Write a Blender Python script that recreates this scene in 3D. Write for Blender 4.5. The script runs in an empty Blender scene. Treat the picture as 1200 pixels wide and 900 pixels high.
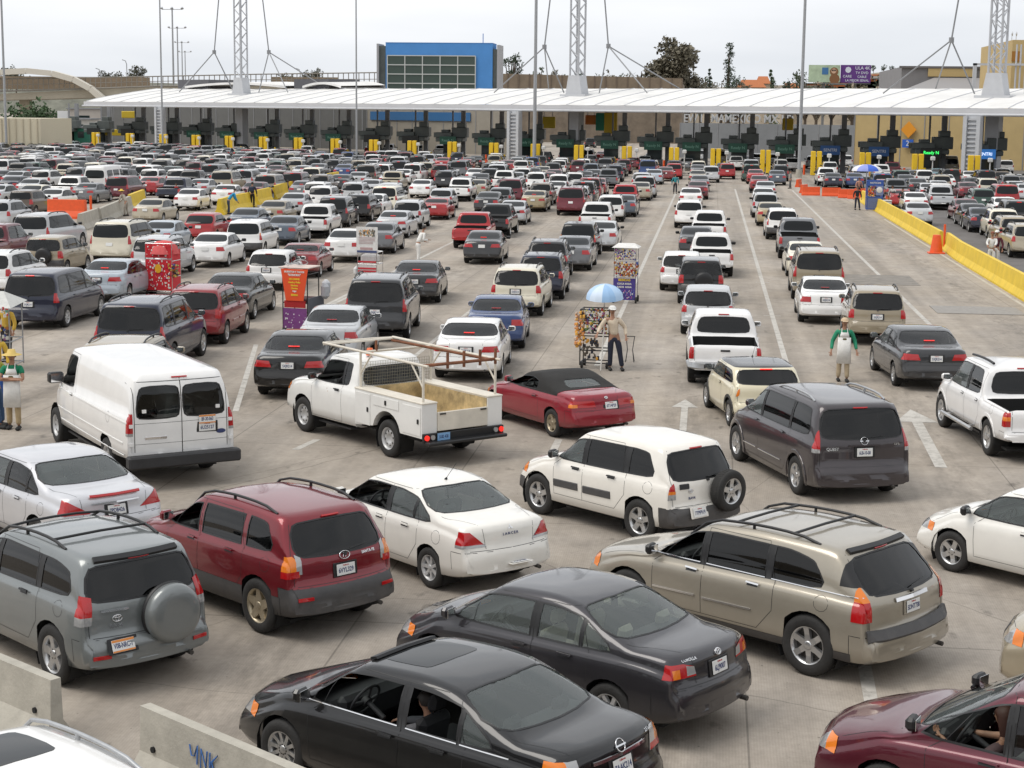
import bpy, bmesh, math, random
from mathutils import Vector as V, Matrix
from mathutils.bvhtree import BVHTree
from mathutils.interpolate import poly_3d_calc
R_ = math.radians
sc = bpy.context.scene
C = bpy.data.collections.new('place'); sc.collection.children.link(C)

# ---------------------------------------------------------------- camera, world, sun, exposure
CAM_H = 7.0
FPX = 2000.0
_d = V((835-600, 450-132, -FPX)).normalized()
_r = R_(0.6)
_up = V((math.cos(_r), -math.sin(_r), 0)).cross(_d).normalized()
if _up.y < 0: _up = -_up
_X = _d.cross(_up)
RM = Matrix((_X, _d, _up))                      # camera space -> world
cam = bpy.data.objects.new('camera', bpy.data.cameras.new('camera')); C.objects.link(cam)
cam.matrix_world = Matrix.Translation((0, 0, CAM_H)) @ RM.to_4x4()
cam.data.sensor_width = 36; cam.data.lens = FPX/1200*36
cam.data.clip_start = 0.5; cam.data.clip_end = 9000
sc.camera = cam

def at(px, py, z=0.0):
    """world point at height z seen at photo pixel px, py"""
    v = RM @ V((px-600, 450-py, -FPX)); t = (z-CAM_H)/v.z
    return V((v.x*t, v.y*t, z))
def at_y(px, py, y):
    v = RM @ V((px-600, 450-py, -FPX)); t = y/v.y
    return V((v.x*t, y, CAM_H+v.z*t))

w = bpy.data.worlds.new('World'); sc.world = w; w.use_nodes = True
nt = w.node_tree; bg = nt.nodes['Background']
sky = nt.nodes.new('ShaderNodeTexSky'); sky.sky_type = 'NISHITA'; sky.sun_disc = False
SUN_EL, SUN_ROT = 58, 250
sky.sun_elevation = R_(SUN_EL); sky.sun_rotation = R_(SUN_ROT); sky.dust_density = 4; sky.air_density = 1.0
hs = nt.nodes.new('ShaderNodeHueSaturation'); hs.inputs['Saturation'].default_value = 0.10; hs.inputs['Value'].default_value = 1.0
nt.links.new(sky.outputs[0], hs.inputs['Color'])
tc = nt.nodes.new('ShaderNodeTexCoord'); mp = nt.nodes.new('ShaderNodeMapping'); mp.inputs['Scale'].default_value = (1.2, 1.2, 7)
nz = nt.nodes.new('ShaderNodeTexNoise'); nz.inputs['Scale'].default_value = 1.6; nz.inputs['Detail'].default_value = 5
cr = nt.nodes.new('ShaderNodeValToRGB')
cr.color_ramp.elements[0].position = .35; cr.color_ramp.elements[0].color = (6.3, 6.6, 7.0, 1)
cr.color_ramp.elements[1].position = .62; cr.color_ramp.elements[1].color = (8.1, 8.25, 8.5, 1)
mx = nt.nodes.new('ShaderNodeMix'); mx.data_type = 'RGBA'; mx.inputs[0].default_value = .88   # the overcast cloud sheet over the clear sky
nt.links.new(tc.outputs['Generated'], mp.inputs[0]); nt.links.new(mp.outputs[0], nz.inputs['Vector']); nt.links.new(nz.outputs[0], cr.inputs[0])
nt.links.new(hs.outputs[0], mx.inputs[6]); nt.links.new(cr.outputs[0], mx.inputs[7]); nt.links.new(mx.outputs[2], bg.inputs[0])
bg.inputs[1].default_value = 0.10
sun = bpy.data.objects.new('sun', bpy.data.lights.new('sun', 'SUN')); C.objects.link(sun)
sun.data.energy = 1.25; sun.data.angle = R_(34); sun.data.color = (1, .95, .88)
_az = R_(SUN_ROT); _el = R_(SUN_EL)
_sd = V((math.sin(_az)*math.cos(_el), math.cos(_az)*math.cos(_el), math.sin(_el)))
sun.rotation_euler = _sd.to_track_quat('Z', 'Y').to_euler()
sc.view_settings.view_transform = 'Standard'; sc.view_settings.look = 'None'
sc.view_settings.gamma = 1; sc.view_settings.exposure = 0.44
sc.render.engine = 'CYCLES'
sc.cycles.max_bounces = 7; sc.cycles.diffuse_bounces = 2; sc.cycles.glossy_bounces = 3; sc.cycles.transparent_max_bounces = 10
sc.cycles.transmission_bounces = 4

# ---------------------------------------------------------------- materials
def lin(c):
    return tuple((x/12.92 if x <= .04045 else ((x+.055)/1.055)**2.4) for x in c)
MATS = {}
def mat(name, col=(.5, .5, .5), rough=.6, metal=0, coat=0, noise=0, nscale=6, bump=0, bscale=40, emit=0, spec=.5, objcol=False, dirt=0):
    if name in MATS: return MATS[name]
    m = bpy.data.materials.new(name); m.use_nodes = True; t = m.node_tree; b = t.nodes['Principled BSDF']
    b.inputs['Base Color'].default_value = (*col, 1); b.inputs['Roughness'].default_value = rough; b.inputs['Metallic'].default_value = metal
    b.inputs['Coat Weight'].default_value = coat; b.inputs['Coat Roughness'].default_value = .06; b.inputs['Specular IOR Level'].default_value = spec
    src = None
    if objcol:
        oi = t.nodes.new('ShaderNodeObjectInfo'); src = oi.outputs['Color']; t.links.new(src, b.inputs['Base Color'])
    if noise or dirt:
        co = t.nodes.new('ShaderNodeTexCoord'); n = t.nodes.new('ShaderNodeTexNoise'); n.inputs['Scale'].default_value = nscale; n.inputs['Detail'].default_value = 6; n.inputs['Roughness'].default_value = .65
        t.links.new(co.outputs['Object'], n.inputs['Vector'])
        mr = t.nodes.new('ShaderNodeMapRange'); mr.inputs[1].default_value = .3; mr.inputs[2].default_value = .7
        mr.inputs[3].default_value = 1-noise; mr.inputs[4].default_value = 1+noise
        t.links.new(n.outputs[0], mr.inputs[0])
        mm = t.nodes.new('ShaderNodeMix'); mm.data_type = 'RGBA'; mm.blend_type = 'MULTIPLY'; mm.inputs[0].default_value = 1
        if src: t.links.new(src, mm.inputs[6])
        else: mm.inputs[6].default_value = (*col, 1)
        t.links.new(mr.outputs[0], mm.inputs[7]); src = mm.outputs[2]
        if dirt:      # road dust on the paint: a real film of pale grey-brown, patchy, heavier low down
            sx = t.nodes.new('ShaderNodeSeparateXYZ'); t.links.new(co.outputs['Object'], sx.inputs[0])
            z = t.nodes.new('ShaderNodeMapRange'); z.inputs[1].default_value = .9; z.inputs[2].default_value = .25; z.inputs[3].default_value = .12; z.inputs[4].default_value = 1
            t.links.new(sx.outputs[2], z.inputs[0])
            mu = t.nodes.new('ShaderNodeMath'); mu.operation = 'MULTIPLY'; t.links.new(z.outputs[0], mu.inputs[0]); t.links.new(n.outputs[0], mu.inputs[1])
            mu2 = t.nodes.new('ShaderNodeMath'); mu2.operation = 'MULTIPLY'; mu2.inputs[1].default_value = dirt; t.links.new(mu.outputs[0], mu2.inputs[0])
            md = t.nodes.new('ShaderNodeMix'); md.data_type = 'RGBA'; t.links.new(mu2.outputs[0], md.inputs[0]); t.links.new(src, md.inputs[6]); md.inputs[7].default_value = (.20, .17, .14, 1)
            src = md.outputs[2]
            rr = t.nodes.new('ShaderNodeMapRange'); rr.inputs[1].default_value = 0; rr.inputs[2].default_value = .5; rr.inputs[3].default_value = rough; rr.inputs[4].default_value = .7
            t.links.new(mu2.outputs[0], rr.inputs[0]); t.links.new(rr.outputs[0], b.inputs['Roughness'])
        t.links.new(src, b.inputs['Base Color'])
    if bump:
        co = t.nodes.new('ShaderNodeTexCoord'); n = t.nodes.new('ShaderNodeTexNoise'); n.inputs['Scale'].default_value = bscale; n.inputs['Detail'].default_value = 4
        t.links.new(co.outputs['Object'], n.inputs['Vector']); bp = t.nodes.new('ShaderNodeBump'); bp.inputs['Strength'].default_value = bump; bp.inputs['Distance'].default_value = .02
        t.links.new(n.outputs[0], bp.inputs['Height']); t.links.new(bp.outputs[0], b.inputs['Normal'])
    if emit:
        b.inputs['Emission Color'].default_value = (*col, 1); b.inputs['Emission Strength'].default_value = emit
    MATS[name] = m; return m
def glass(name, tint, gl=1.0, base=None, bk=.1):
    if name in MATS: return MATS[name]
    m = bpy.data.materials.new(name); m.use_nodes = True; t = m.node_tree; t.nodes.clear()
    o = t.nodes.new('ShaderNodeOutputMaterial'); tr = t.nodes.new('ShaderNodeBsdfTransparent'); tr.inputs[0].default_value = (*tint, 1)
    g = t.nodes.new('ShaderNodeBsdfGlossy'); g.inputs['Roughness'].default_value = .03; g.inputs['Color'].default_value = (gl, gl, gl, 1)
    f = t.nodes.new('ShaderNodeFresnel'); f.inputs[0].default_value = 1.40; mi = t.nodes.new('ShaderNodeMixShader')
    mr = t.nodes.new('ShaderNodeMapRange'); mr.inputs[1].default_value = 0; mr.inputs[2].default_value = 1; mr.inputs[3].default_value = .01; mr.inputs[4].default_value = 1
    t.links.new(f.outputs[0], mr.inputs[0]); t.links.new(mr.outputs[0], mi.inputs[0])
    under = tr
    if base:
        df = t.nodes.new('ShaderNodeBsdfDiffuse'); df.inputs[0].default_value = (*base, 1); m2 = t.nodes.new('ShaderNodeMixShader'); m2.inputs[0].default_value = bk
        t.links.new(tr.outputs[0], m2.inputs[1]); t.links.new(df.outputs[0], m2.inputs[2]); under = m2
    t.links.new(under.outputs[0], mi.inputs[1]); t.links.new(g.outputs[0], mi.inputs[2]); t.links.new(mi.outputs[0], o.inputs[0])
    MATS[name] = m; return m
M = {}
M['paint'] = mat('car_paint', rough=.38, metal=.0, coat=.8, noise=.05, nscale=2.5, objcol=True, dirt=.20, spec=.12)
M['metallic'] = mat('metallic_car_paint', rough=.34, metal=.45, coat=.9, noise=.05, nscale=2.5, objcol=True, dirt=.10, spec=.15)
M['cladding'] = mat('grey_plastic_cladding', (.045, .046, .05), .55, dirt=.5, noise=.1)
M['black'] = mat('black_trim', (.012, .012, .013), .45)
M['under'] = mat('underbody_black', (.01, .01, .01), .9)
M['rubber'] = mat('tyre_rubber', (.022, .021, .02), .8, noise=.25, nscale=5, bump=.3, bscale=30)
M['alloy'] = mat('alloy_wheel', (.55, .55, .55), .32, metal=.85, noise=.15)
M['alloy_gold'] = mat('dirty_alloy_wheel', (.42, .36, .26), .4, metal=.7, noise=.2)
M['hubcap'] = mat('plastic_hubcap', (.50, .50, .50), .4, metal=.3, noise=.1)
M['brake'] = mat('brake_disc', (.06, .055, .05), .6, metal=.3)
M['chrome'] = mat('chrome', (.75, .75, .76), .12, metal=1)
M['red'] = mat('red_light_lens', (.42, .008, .010), .15, coat=.6)
M['redlit'] = mat('lit_brake_lamp', (.9, .03, .02), .2, emit=.55)
M['amber'] = mat('amber_lens', (.75, .20, .015), .15, coat=.6)
M['clear'] = mat('clear_lens', (.40, .40, .40), .1, coat=.8, metal=.3)
M['plate'] = mat('licence_plate_white', (.72, .72, .70), .4)
M['plate_ink'] = mat('licence_plate_blue_ink', (.03, .045, .14), .5)
M['plate_org'] = mat('licence_plate_orange_band', (.70, .25, .05), .5)
M['seat'] = mat('seat_fabric_grey', (.26, .25, .24), .9)
M['seatd'] = mat('seat_fabric_dark', (.022, .022, .024), .8)
M['seatb'] = mat('seat_fabric_beige', (.36, .33, .27), .9)
M['dash'] = mat('dashboard_plastic', (.03, .03, .032), .6)
M['glass'] = glass('clear_green_glass', (.80, .88, .84), base=(.42, .48, .47), bk=.13)
M['gtint'] = glass('tinted_glass', (.30, .32, .32))
for k_ in ('paint', 'metallic'): M[k_].node_tree.nodes['Principled BSDF'].inputs['Coat IOR'].default_value = 1.5; M[k_].node_tree.nodes['Principled BSDF'].inputs['Coat Weight'].default_value = 1
M['gdark'] = glass('privacy_glass', (.04, .04, .042))
M['gfar'] = mat('dark_car_glass', (.010, .012, .013), .04, spec=.28)
M['gfarl'] = mat('lighter_car_glass', (.05, .065, .065), .05, spec=.7)
M['steel'] = mat('galvanised_steel', (.42, .43, .44), .45, metal=.6, noise=.1)
M['fabric'] = mat('black_soft_top_fabric', (.020, .019, .018), .92, noise=.3, nscale=3, bump=.2)

# ---------------------------------------------------------------- object helpers
def tag(o, label=None, cat=None, group=None, kind=None):
    if label: o['label'] = label
    if cat: o['category'] = cat
    if group: o['group'] = group
    if kind: o['kind'] = kind
    return o
def empty(name, loc=(0, 0, 0), rz=0):
    o = bpy.data.objects.new(name, None); C.objects.link(o); o.location = loc; o.rotation_euler = (0, 0, rz)
    o.empty_display_size = .3; return o
def link(name, me, parent=None, color=None):
    o = bpy.data.objects.new(name, me); C.objects.link(o)
    if parent is not None: o.parent = parent
    if color is not None: o.color = (*color, 1)
    return o
def kids(o): return list(KID.get(o.name, ()))
def copy_tree(o, parent=None, color=None):
    c = o.copy(); C.objects.link(c); c.parent = parent
    if color is not None and o.type == 'MESH': c.color = (*color, 1)
    for ch in o.children: copy_tree(ch, c, color)
    return c

class MB:
    """collects shapes and links them as one mesh"""
    def __init__(s): s.v = []; s.f = []; s.m = []; s.sm = []
    def add(s, vs, fs, mi=0, smooth=False):
        n = len(s.v); s.v += [tuple(p) for p in vs]; s.f += [tuple(i+n for i in f) for f in fs]; s.m += [mi]*len(fs); s.sm += [smooth]*len(fs); return s
    def box(s, x0, x1, y0, y1, z0, z1, mi=0, M4=None, bev=0):
        if bev:
            b = min(bev, (x1-x0)*.45, (y1-y0)*.45, (z1-z0)*.45)
            vs = []
            for x, sx in ((x0, 1), (x1, -1)):
                for y, sy in ((y0, 1), (y1, -1)):
                    for z, sz in ((z0, 1), (z1, -1)):
                        vs += [(x+sx*b, y+sy*b, z), (x+sx*b, y, z+sz*b), (x, y+sy*b, z+sz*b)]
            if M4: vs = [M4 @ V(p) for p in vs]
            bm = bmesh.new()
            for p in vs: bm.verts.new(p)
            h = bmesh.ops.convex_hull(bm, input=bm.verts[:]); bm.verts.index_update(); bm.verts.ensure_lookup_table()
            bmesh.ops.recalc_face_normals(bm, faces=bm.faces[:])
            s.add([v.co for v in bm.verts], [[v.index for v in f.verts] for f in bm.faces], mi); bm.free(); return s
        vs = [(x0, y0, z0), (x1, y0, z0), (x1, y1, z0), (x0, y1, z0), (x0, y0, z1), (x1, y0, z1), (x1, y1, z1), (x0, y1, z1)]
        if M4: vs = [M4 @ V(p) for p in vs]
        return s.add(vs, [(3, 2, 1, 0), (4, 5, 6, 7), (0, 1, 5, 4), (1, 2, 6, 5), (2, 3, 7, 6), (3, 0, 4, 7)], mi)
    def prism(s, poly, z0, z1, mi=0, M4=None):
        n = len(poly); vs = [(x, y, z0) for x, y in poly]+[(x, y, z1) for x, y in poly]
        if M4: vs = [M4 @ V(p) for p in vs]
        return s.add(vs, [tuple(range(n))[::-1], tuple(range(n, 2*n))]+[(i, (i+1) % n, n+(i+1) % n, n+i) for i in range(n)], mi)
    def tube(s, pts, r, mi=0, n=8, caps=True):
        pts = [V(p) for p in pts]; rs = r if isinstance(r, (list, tuple)) else [r]*len(pts)
        vs = []; up = None
        for i, p in enumerate(pts):
            t = (pts[min(i+1, len(pts)-1)]-pts[max(i-1, 0)])
            if t.length < 1e-9: t = V((0, 0, 1))
            t.normalize()
            if up is None: up = V((0, 0, 1)) if abs(t.z) < .9 else V((1, 0, 0))
            a = t.cross(up); a = a.normalized() if a.length > 1e-6 else t.orthogonal().normalized(); b = a.cross(t).normalized(); up = b
            for k in range(n):
                q = 2*math.pi*k/n; vs.append(p+(a*math.cos(q)+b*math.sin(q))*rs[i])
        fs = []
        for i in range(len(pts)-1):
            for k in range(n):
                fs.append((i*n+k, i*n+(k+1) % n, (i+1)*n+(k+1) % n, (i+1)*n+k))
        s.add(vs, fs, mi, True)
        if caps: s.add(vs[:n], [tuple(range(n))], mi); s.add(vs[-n:], [tuple(range(n))[::-1]], mi)
        return s
    def lathe(s, prof, n=24, mi=0, M4=None, smooth=True, close=False):
        """prof: (r, x) pairs about the local X axis"""
        vs = []; k = len(prof)
        for i in range(n):
            q = 2*math.pi*i/n
            for r, x in prof: vs.append((x, r*math.cos(q), r*math.sin(q)))
        if M4: vs = [M4 @ V(p) for p in vs]
        fs = []
        for i in range(n):
            j = (i+1) % n
            for a in range(k-1): fs.append((i*k+a, i*k+a+1, j*k+a+1, j*k+a))
        return s.add(vs, fs, mi, smooth)
    def disc(s, r, x, n=20, mi=0, M4=None):
        vs = [(x, r*math.cos(2*math.pi*i/n), r*math.sin(2*math.pi*i/n)) for i in range(n)]
        if M4: vs = [M4 @ V(p) for p in vs]
        return s.add(vs, [tuple(range(n))], mi)
    def quad(s, a, b, c, d, mi=0): return s.add([a, b, c, d], [(0, 1, 2, 3)], mi)
    def mesh(s, name, mats):
        me = bpy.data.meshes.new(name); me.from_pydata(s.v, [], s.f)
        for m in (mats if isinstance(mats, (list, tuple)) else [mats]): me.materials.append(m)
        me.polygons.foreach_set('material_index', s.m); me.polygons.foreach_set('use_smooth', s.sm)
        me.validate(); me.update(); return me
    def build(s, name, mats, parent=None, color=None): return link(name, s.mesh(name, mats), parent, color)
def TM(loc=(0, 0, 0), rx=0, ry=0, rz=0, s=1):
    return Matrix.Translation(loc) @ Matrix.Rotation(rz, 4, 'Z') @ Matrix.Rotation(ry, 4, 'Y') @ Matrix.Rotation(rx, 4, 'X') @ Matrix.Scale(s, 4)
_fonts = {}
def text_mesh(txt, size, m, name='lettering', parent=None, M4=None, depth=.002, bold=0, align='CENTER', sx=1, color=None):
    cu = bpy.data.curves.new('t', 'FONT'); cu.body = txt; cu.size = size; cu.extrude = depth; cu.align_x = align; cu.align_y = 'CENTER'; cu.resolution_u = 3; cu.offset = bold
    o = bpy.data.objects.new('t', cu); C.objects.link(o)
    dg = bpy.context.evaluated_depsgraph_get(); me = bpy.data.meshes.new_from_object(o.evaluated_get(dg)); bpy.data.objects.remove(o); bpy.data.curves.remove(cu)
    me.materials.clear(); me.materials.append(m)
    if sx != 1: me.transform(Matrix.Diagonal((sx, 1, 1, 1)))
    if M4: me.transform(M4)
    if parent is None and name is None: return me
    return link(name, me, parent, color)
# ---------------------------------------------------------------- car bodies
def chaikin(p, it=3):
    for _ in range(it):
        q = [p[0]]
        for a, b in zip(p, p[1:]):
            q += [(a[0]*.75+b[0]*.25, a[1]*.75+b[1]*.25), (a[0]*.25+b[0]*.75, a[1]*.25+b[1]*.75)]
        p = q+[p[-1]]
    return p
def resample(p, n):
    L = [0]
    for a, b in zip(p, p[1:]): L.append(L[-1]+math.hypot(b[0]-a[0], b[1]-a[1]))
    out = []; j = 0
    for i in range(n):
        s = L[-1]*i/(n-1)
        while j < len(p)-2 and L[j+1] < s: j += 1
        t = (s-L[j])/max(1e-9, L[j+1]-L[j]); out.append((p[j][0]+(p[j+1][0]-p[j][0])*t, p[j][1]+(p[j+1][1]-p[j][1])*t))
    return out
def curve(keys, it=2):
    k = chaikin(keys, it)
    def f(u):
        if u <= k[0][0]: return k[0][1]
        for a, b in zip(k, k[1:]):
            if u <= b[0]: return a[1]+(b[1]-a[1])*(u-a[0])/max(1e-9, b[0]-a[0])
        return k[-1][1]
    return f
def ss(a, b, x):
    t = min(1, max(0, (x-a)/(b-a))); return t*t*(3-2*t)
def clip_poly(poly, n, d):
    out = []
    for i in range(len(poly)):
        a, b = poly[i], poly[(i+1) % len(poly)]; da = a[0]*n[0]+a[1]*n[1]-d; db = b[0]*n[0]+b[1]*n[1]-d
        if da >= 0: out.append(a)
        if (da >= 0) != (db >= 0): t = da/(da-db); out.append((a[0]+(b[0]-a[0])*t, a[1]+(b[1]-a[1])*t))
    return out
def rounded(poly, it=2, r=.22):
    for _ in range(it):
        q = []
        n = len(poly)
        for i in range(n):
            a, b = poly[i], poly[(i+1) % n]
            q += [(a[0]+(b[0]-a[0])*r, a[1]+(b[1]-a[1])*r), (b[0]+(a[0]-b[0])*r, b[1]+(a[1]-b[1])*r)]
        poly = q; r = .25
    return poly
def ccw(poly):
    s = sum(poly[i][0]*poly[(i+1) % len(poly)][1]-poly[(i+1) % len(poly)][0]*poly[i][1] for i in range(len(poly)))
    return poly if s > 0 else poly[::-1]

class Shell:
    def __init__(s, T, ns=54):
        s.T = T; L, W = T['L'], T['W']; hw = W/2
        top = resample(chaikin(T['top'], 3), ns)
        belt = curve(T['belt']); bot = curve(T['bot']); k = T.get('tumble', .30)
        er, ef = T.get('er', .14), T.get('ef', .30)        # plan curvature, rear and front
        plan = curve(T.get('plan', [(0, .90), (.12, .96), (.5, .99), (1.4, 1), (L-1.4, 1), (L-.6, .97), (L-.2, .88), (L, .78)]))
        crown = T.get('crown', .045); bulge = T.get('bulge', .02)
        rings = []
        umid = T.get('umid', L*.5)
        for u, zt in top:
            wd = hw*plan(u); zb0 = bot(u); zs = min(belt(u), zt-.07); zs = max(zs, zb0+.12)
            ze = zt-crown*(1 if zt-zs > .25 else .9); h = max(.02, ze-zs)
            dz = zs-zb0
            wr = wd*.935-k*max(0, h-.05)
            P = [(0, zb0), (wd*.55, zb0), (wd*.86, zb0+.01), (wd*.965, zb0+.05), (wd*.985, zb0+.30*dz), (wd, zb0+.58*dz), (wd*.992, zb0+.80*dz), (wd*.978, zb0+.93*dz), (wd*.955, zs),
                 (wd*.935, zs+min(.015, .3*h)), (wd*.935-k*max(0, h-.05)*.34+bulge*ss(.1, .4, h), zs+.33*h), (wd*.935-k*max(0, h-.05)*.66+bulge*ss(.1, .4, h), zs+.64*h), (wr, zs+.90*h), (wr-.035-.04*ss(.5, .2, h), ze+.35*crown), (wr*.78, ze+.75*crown), (wr*.42, zt-.006), (0, zt)]
            ring = []
            for x, z in P: ring.append((x, z))
            rings.append((u, ring, zs))
        s.rings = rings
        bm = bmesh.new()
        def pos(u, x, z, zs, sg):
            fr = (x/hw)**2
            y = u
            wt = ss(1.0, 0.0, u); y += er*fr*wt
            wt = ss(L-1.3, L, u); y -= ef*fr*wt
            g = min(1, max(0, (z-zs)/.25))
            if u < umid: y += T.get('gr', .10)*fr*g*ss(umid, umid-1.0, u)*(1-ss(.9, 0, u)*.5)
            else: y -= T.get('gf', .16)*fr*g*ss(umid, umid+.9, u)
            return V((sg*x, y-L/2, z))
        loops = []
        for u, ring, zs in rings:
            vs = [bm.verts.new(pos(u, x, z, zs, -1)) for x, z in reversed(ring)]
            vs += [bm.verts.new(pos(u, x, z, zs, 1)) for x, z in ring[1:]]
            loops.append(vs)      # from top centre down the left side, bottom, up the right, top centre (seam)
        n = len(loops[0])
        for a, b in zip(loops, loops[1:]):
            for i in range(n-1):
                bm.faces.new((a[i], a[i+1], b[i+1], b[i]))
        # end caps, laddered so the bumper face keeps its plan curve
        for idx, flip in ((0, 1), (-1, 0)):
            u, ring, zs = rings[idx]; vs = loops[idx]; m = len(ring)
            cols = 6; prev = None
            for i in range(m-1, -1, -1):        # from top (m-1) to bottom 0
                x, z = ring[i]; l = vs[m-1-i]; r_ = vs[m-1+i]
                if x < 1e-6: row = [l]*1
                else: row = [l]+[bm.verts.new(pos(u, abs(x*(-1+2*c/cols)), z, zs, -1 if c < cols/2 else 1)) for c in range(1, cols)]+[r_]
                if prev is not None:
                    if len(prev) == 1 and len(row) > 1:
                        for c in range(len(row)-1): bm.faces.new((prev[0], row[c], row[c+1]))
                    elif len(row) == 1:
                        for c in range(len(prev)-1): bm.faces.new((prev[c+1], prev[c], row[0]))
                    else:
                        for c in range(cols): bm.faces.new((prev[c], row[c], row[c+1], prev[c+1]))
                prev = row
                if i == m-1 and x < 1e-6: prev = [l]
        bmesh.ops.remove_doubles(bm, verts=bm.verts[:], dist=1e-5)
        bmesh.ops.recalc_face_normals(bm, faces=bm.faces[:])
        bm.normal_update()
        s.bm = bm
        s.pv = [v.co.copy() for v in bm.verts]; bm.verts.index_update()
        s.pn = [v.normal.copy() for v in bm.verts]; s.pf = [[v.index for v in f.verts] for f in bm.faces]
        s.bvh = BVHTree.FromPolygons(s.pv, s.pf)
        s.lay = bm.faces.layers.int.new('part'); s.names = {0: 'body'}; s.info = {0: {}}
        s.L = L
    def normal(s, co):
        loc, n, i, d = s.bvh.find_nearest(co)
        f = s.pf[i]; w = poly_3d_calc([s.pv[j] for j in f], loc); r = V()
        for j, a in zip(f, w): r += s.pn[j]*a
        return r.normalized()
    def region(s, name, planes, filt=None, only=None, **info):
        """tag the faces inside all planes (point, inward normal) as a part"""
        bm = s.bm; fs = [f for f in bm.faces if (filt is None or filt(f)) and (only is None or s.names[f[s.lay]] in only)]
        # coarse reject
        for co, no in planes:
            fs = [f for f in fs if any((v.co-co).dot(no) > 1e-4 for v in f.verts)]
        for co, no in planes:
            if not fs: break
            cutf = [f for f in fs if any((v.co-co).dot(no) < -1e-4 for v in f.verts)]
            keep = [f for f in fs if not any((v.co-co).dot(no) < -1e-4 for v in f.verts)]
            if cutf:
                g = set(cutf)
                for f in cutf: g.update(f.verts); g.update(f.edges)
                r = bmesh.ops.bisect_plane(bm, geom=list(g), dist=1e-5, plane_co=co, plane_no=no)
                nf = [f for f in r['geom'] if isinstance(f, bmesh.types.BMFace) and f.is_valid]
                fs = keep+[f for f in nf if (f.calc_center_median()-co).dot(no) > 0]
            else: fs = keep
        fs = list({f for f in fs if f.is_valid})
        if not fs: return 0
        i = len(s.names); s.names[i] = name; s.info[i] = info
        for f in fs: f[s.lay] = i
        return i
    def poly_planes(s, poly, A, B):
        poly = ccw(poly); out = []
        for i in range(len(poly)):
            p, q = poly[i], poly[(i+1) % len(poly)]; d = (q[0]-p[0], q[1]-p[1]); l = math.hypot(*d)
            if l < 1e-5: continue
            n = (-d[1]/l, d[0]/l); out.append((A*p[0]+B*p[1], (A*n[0]+B*n[1]).normalized()))
        return out
    def side(s, name, poly, sg, nmin=.3, **k):
        P = [(u-s.L/2, z) for u, z in poly]
        return s.region(name, s.poly_planes(P, V((0, 1, 0)), V((0, 0, 1))), lambda f: f.calc_center_median().x*sg > .05 and f.normal.x*sg > nmin, **k)
    def rear(s, name, poly, umax=1.8, nmin=.12, umin=None, **k):
        fil = lambda f: f.normal.y < -nmin and f.calc_center_median().y < umax-s.L/2
        return s.region(name, s.poly_planes(poly, V((1, 0, 0)), V((0, 0, 1))), fil, **k)
    def front(s, name, poly, umin, nmin=.12, **k):
        fil = lambda f: f.normal.y > nmin and f.calc_center_median().y > umin-s.L/2
        return s.region(name, s.poly_planes(poly, V((1, 0, 0)), V((0, 0, 1))), fil, **k)
    def top_(s, name, poly, nmin=.3, **k):
        P = [(x, u-s.L/2) for x, u in poly]
        return s.region(name, s.poly_planes(P, V((1, 0, 0)), V((0, 1, 0))), lambda f: f.normal.z > nmin, **k)
    def boxr(s, name, x=None, u=None, z=None, **k):
        pl = []
        for ax, r in ((0, x), (1, u), (2, z)):
            if r is None: continue
            off = s.L/2 if ax == 1 else 0
            for val, sg in ((r[0], 1), (r[1], -1)):
                if val is None: continue
                co = V(); co[ax] = val-off; no = V(); no[ax] = sg; pl.append((co, no))
        return s.region(name, pl, **k)
    def hit(s, a, b, axis):
        """surface point under (a,b) seen along axis: 'L','R' (u,z), 'B','F' (x,z), 'T' (x,u)"""
        if axis in 'LR':
            sg = -1 if axis == 'L' else 1; o = V((sg*3, a-s.L/2, b)); d = V((-sg, 0, 0))
        elif axis == 'B': o = V((a, -6, b)); d = V((0, 1, 0))
        elif axis == 'F': o = V((a, 6, b)); d = V((0, -1, 0))
        else: o = V((a, b-s.L/2, 4)); d = V((0, 0, -1))
        r = s.bvh.ray_cast(o, d)
        if r[0] is None:
            r = s.bvh.find_nearest(o+d*3 if axis in 'LR' else o)
        return r[0], s.normal(r[0])
    def strip(s, mb, pts, axis, wd=.008, off=.0015, th=0, mi=0, step=.05):
        """a band following the body under a polyline"""
        P = [pts[0]]
        for a, b in zip(pts, pts[1:]):
            n = max(1, int(math.hypot(b[0]-a[0], b[1]-a[1])/step))
            P += [(a[0]+(b[0]-a[0])*i/n, a[1]+(b[1]-a[1])*i/n) for i in range(1, n+1)]
        H = [s.hit(*p, axis) for p in P]; vs = []
        for i, (p, n) in enumerate(H):
            t = (H[min(i+1, len(H)-1)][0]-H[max(i-1, 0)][0]); t = t.normalized() if t.length > 1e-9 else V((0, 1, 0))
            c = t.cross(n).normalized()*(wd/2)
            vs += [p+c+n*off, p-c+n*off]
            if th: vs += [p-c*.8+n*(off+th), p+c*.8+n*(off+th)]
        m = 4 if th else 2; fs = []
        for i in range(len(H)-1):
            a, b = i*m, (i+1)*m
            if th: fs += [(a+k, a+(k+1) % 4, b+(k+1) % 4, b+k) for k in range(4)]
            else: fs.append((a, a+1, b+1, b))
        if th: fs += [(0, 1, 2, 3), tuple(len(vs)-4+k for k in (3, 2, 1, 0))]
        mb.add(vs, fs, mi, False)
        return mb
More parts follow.
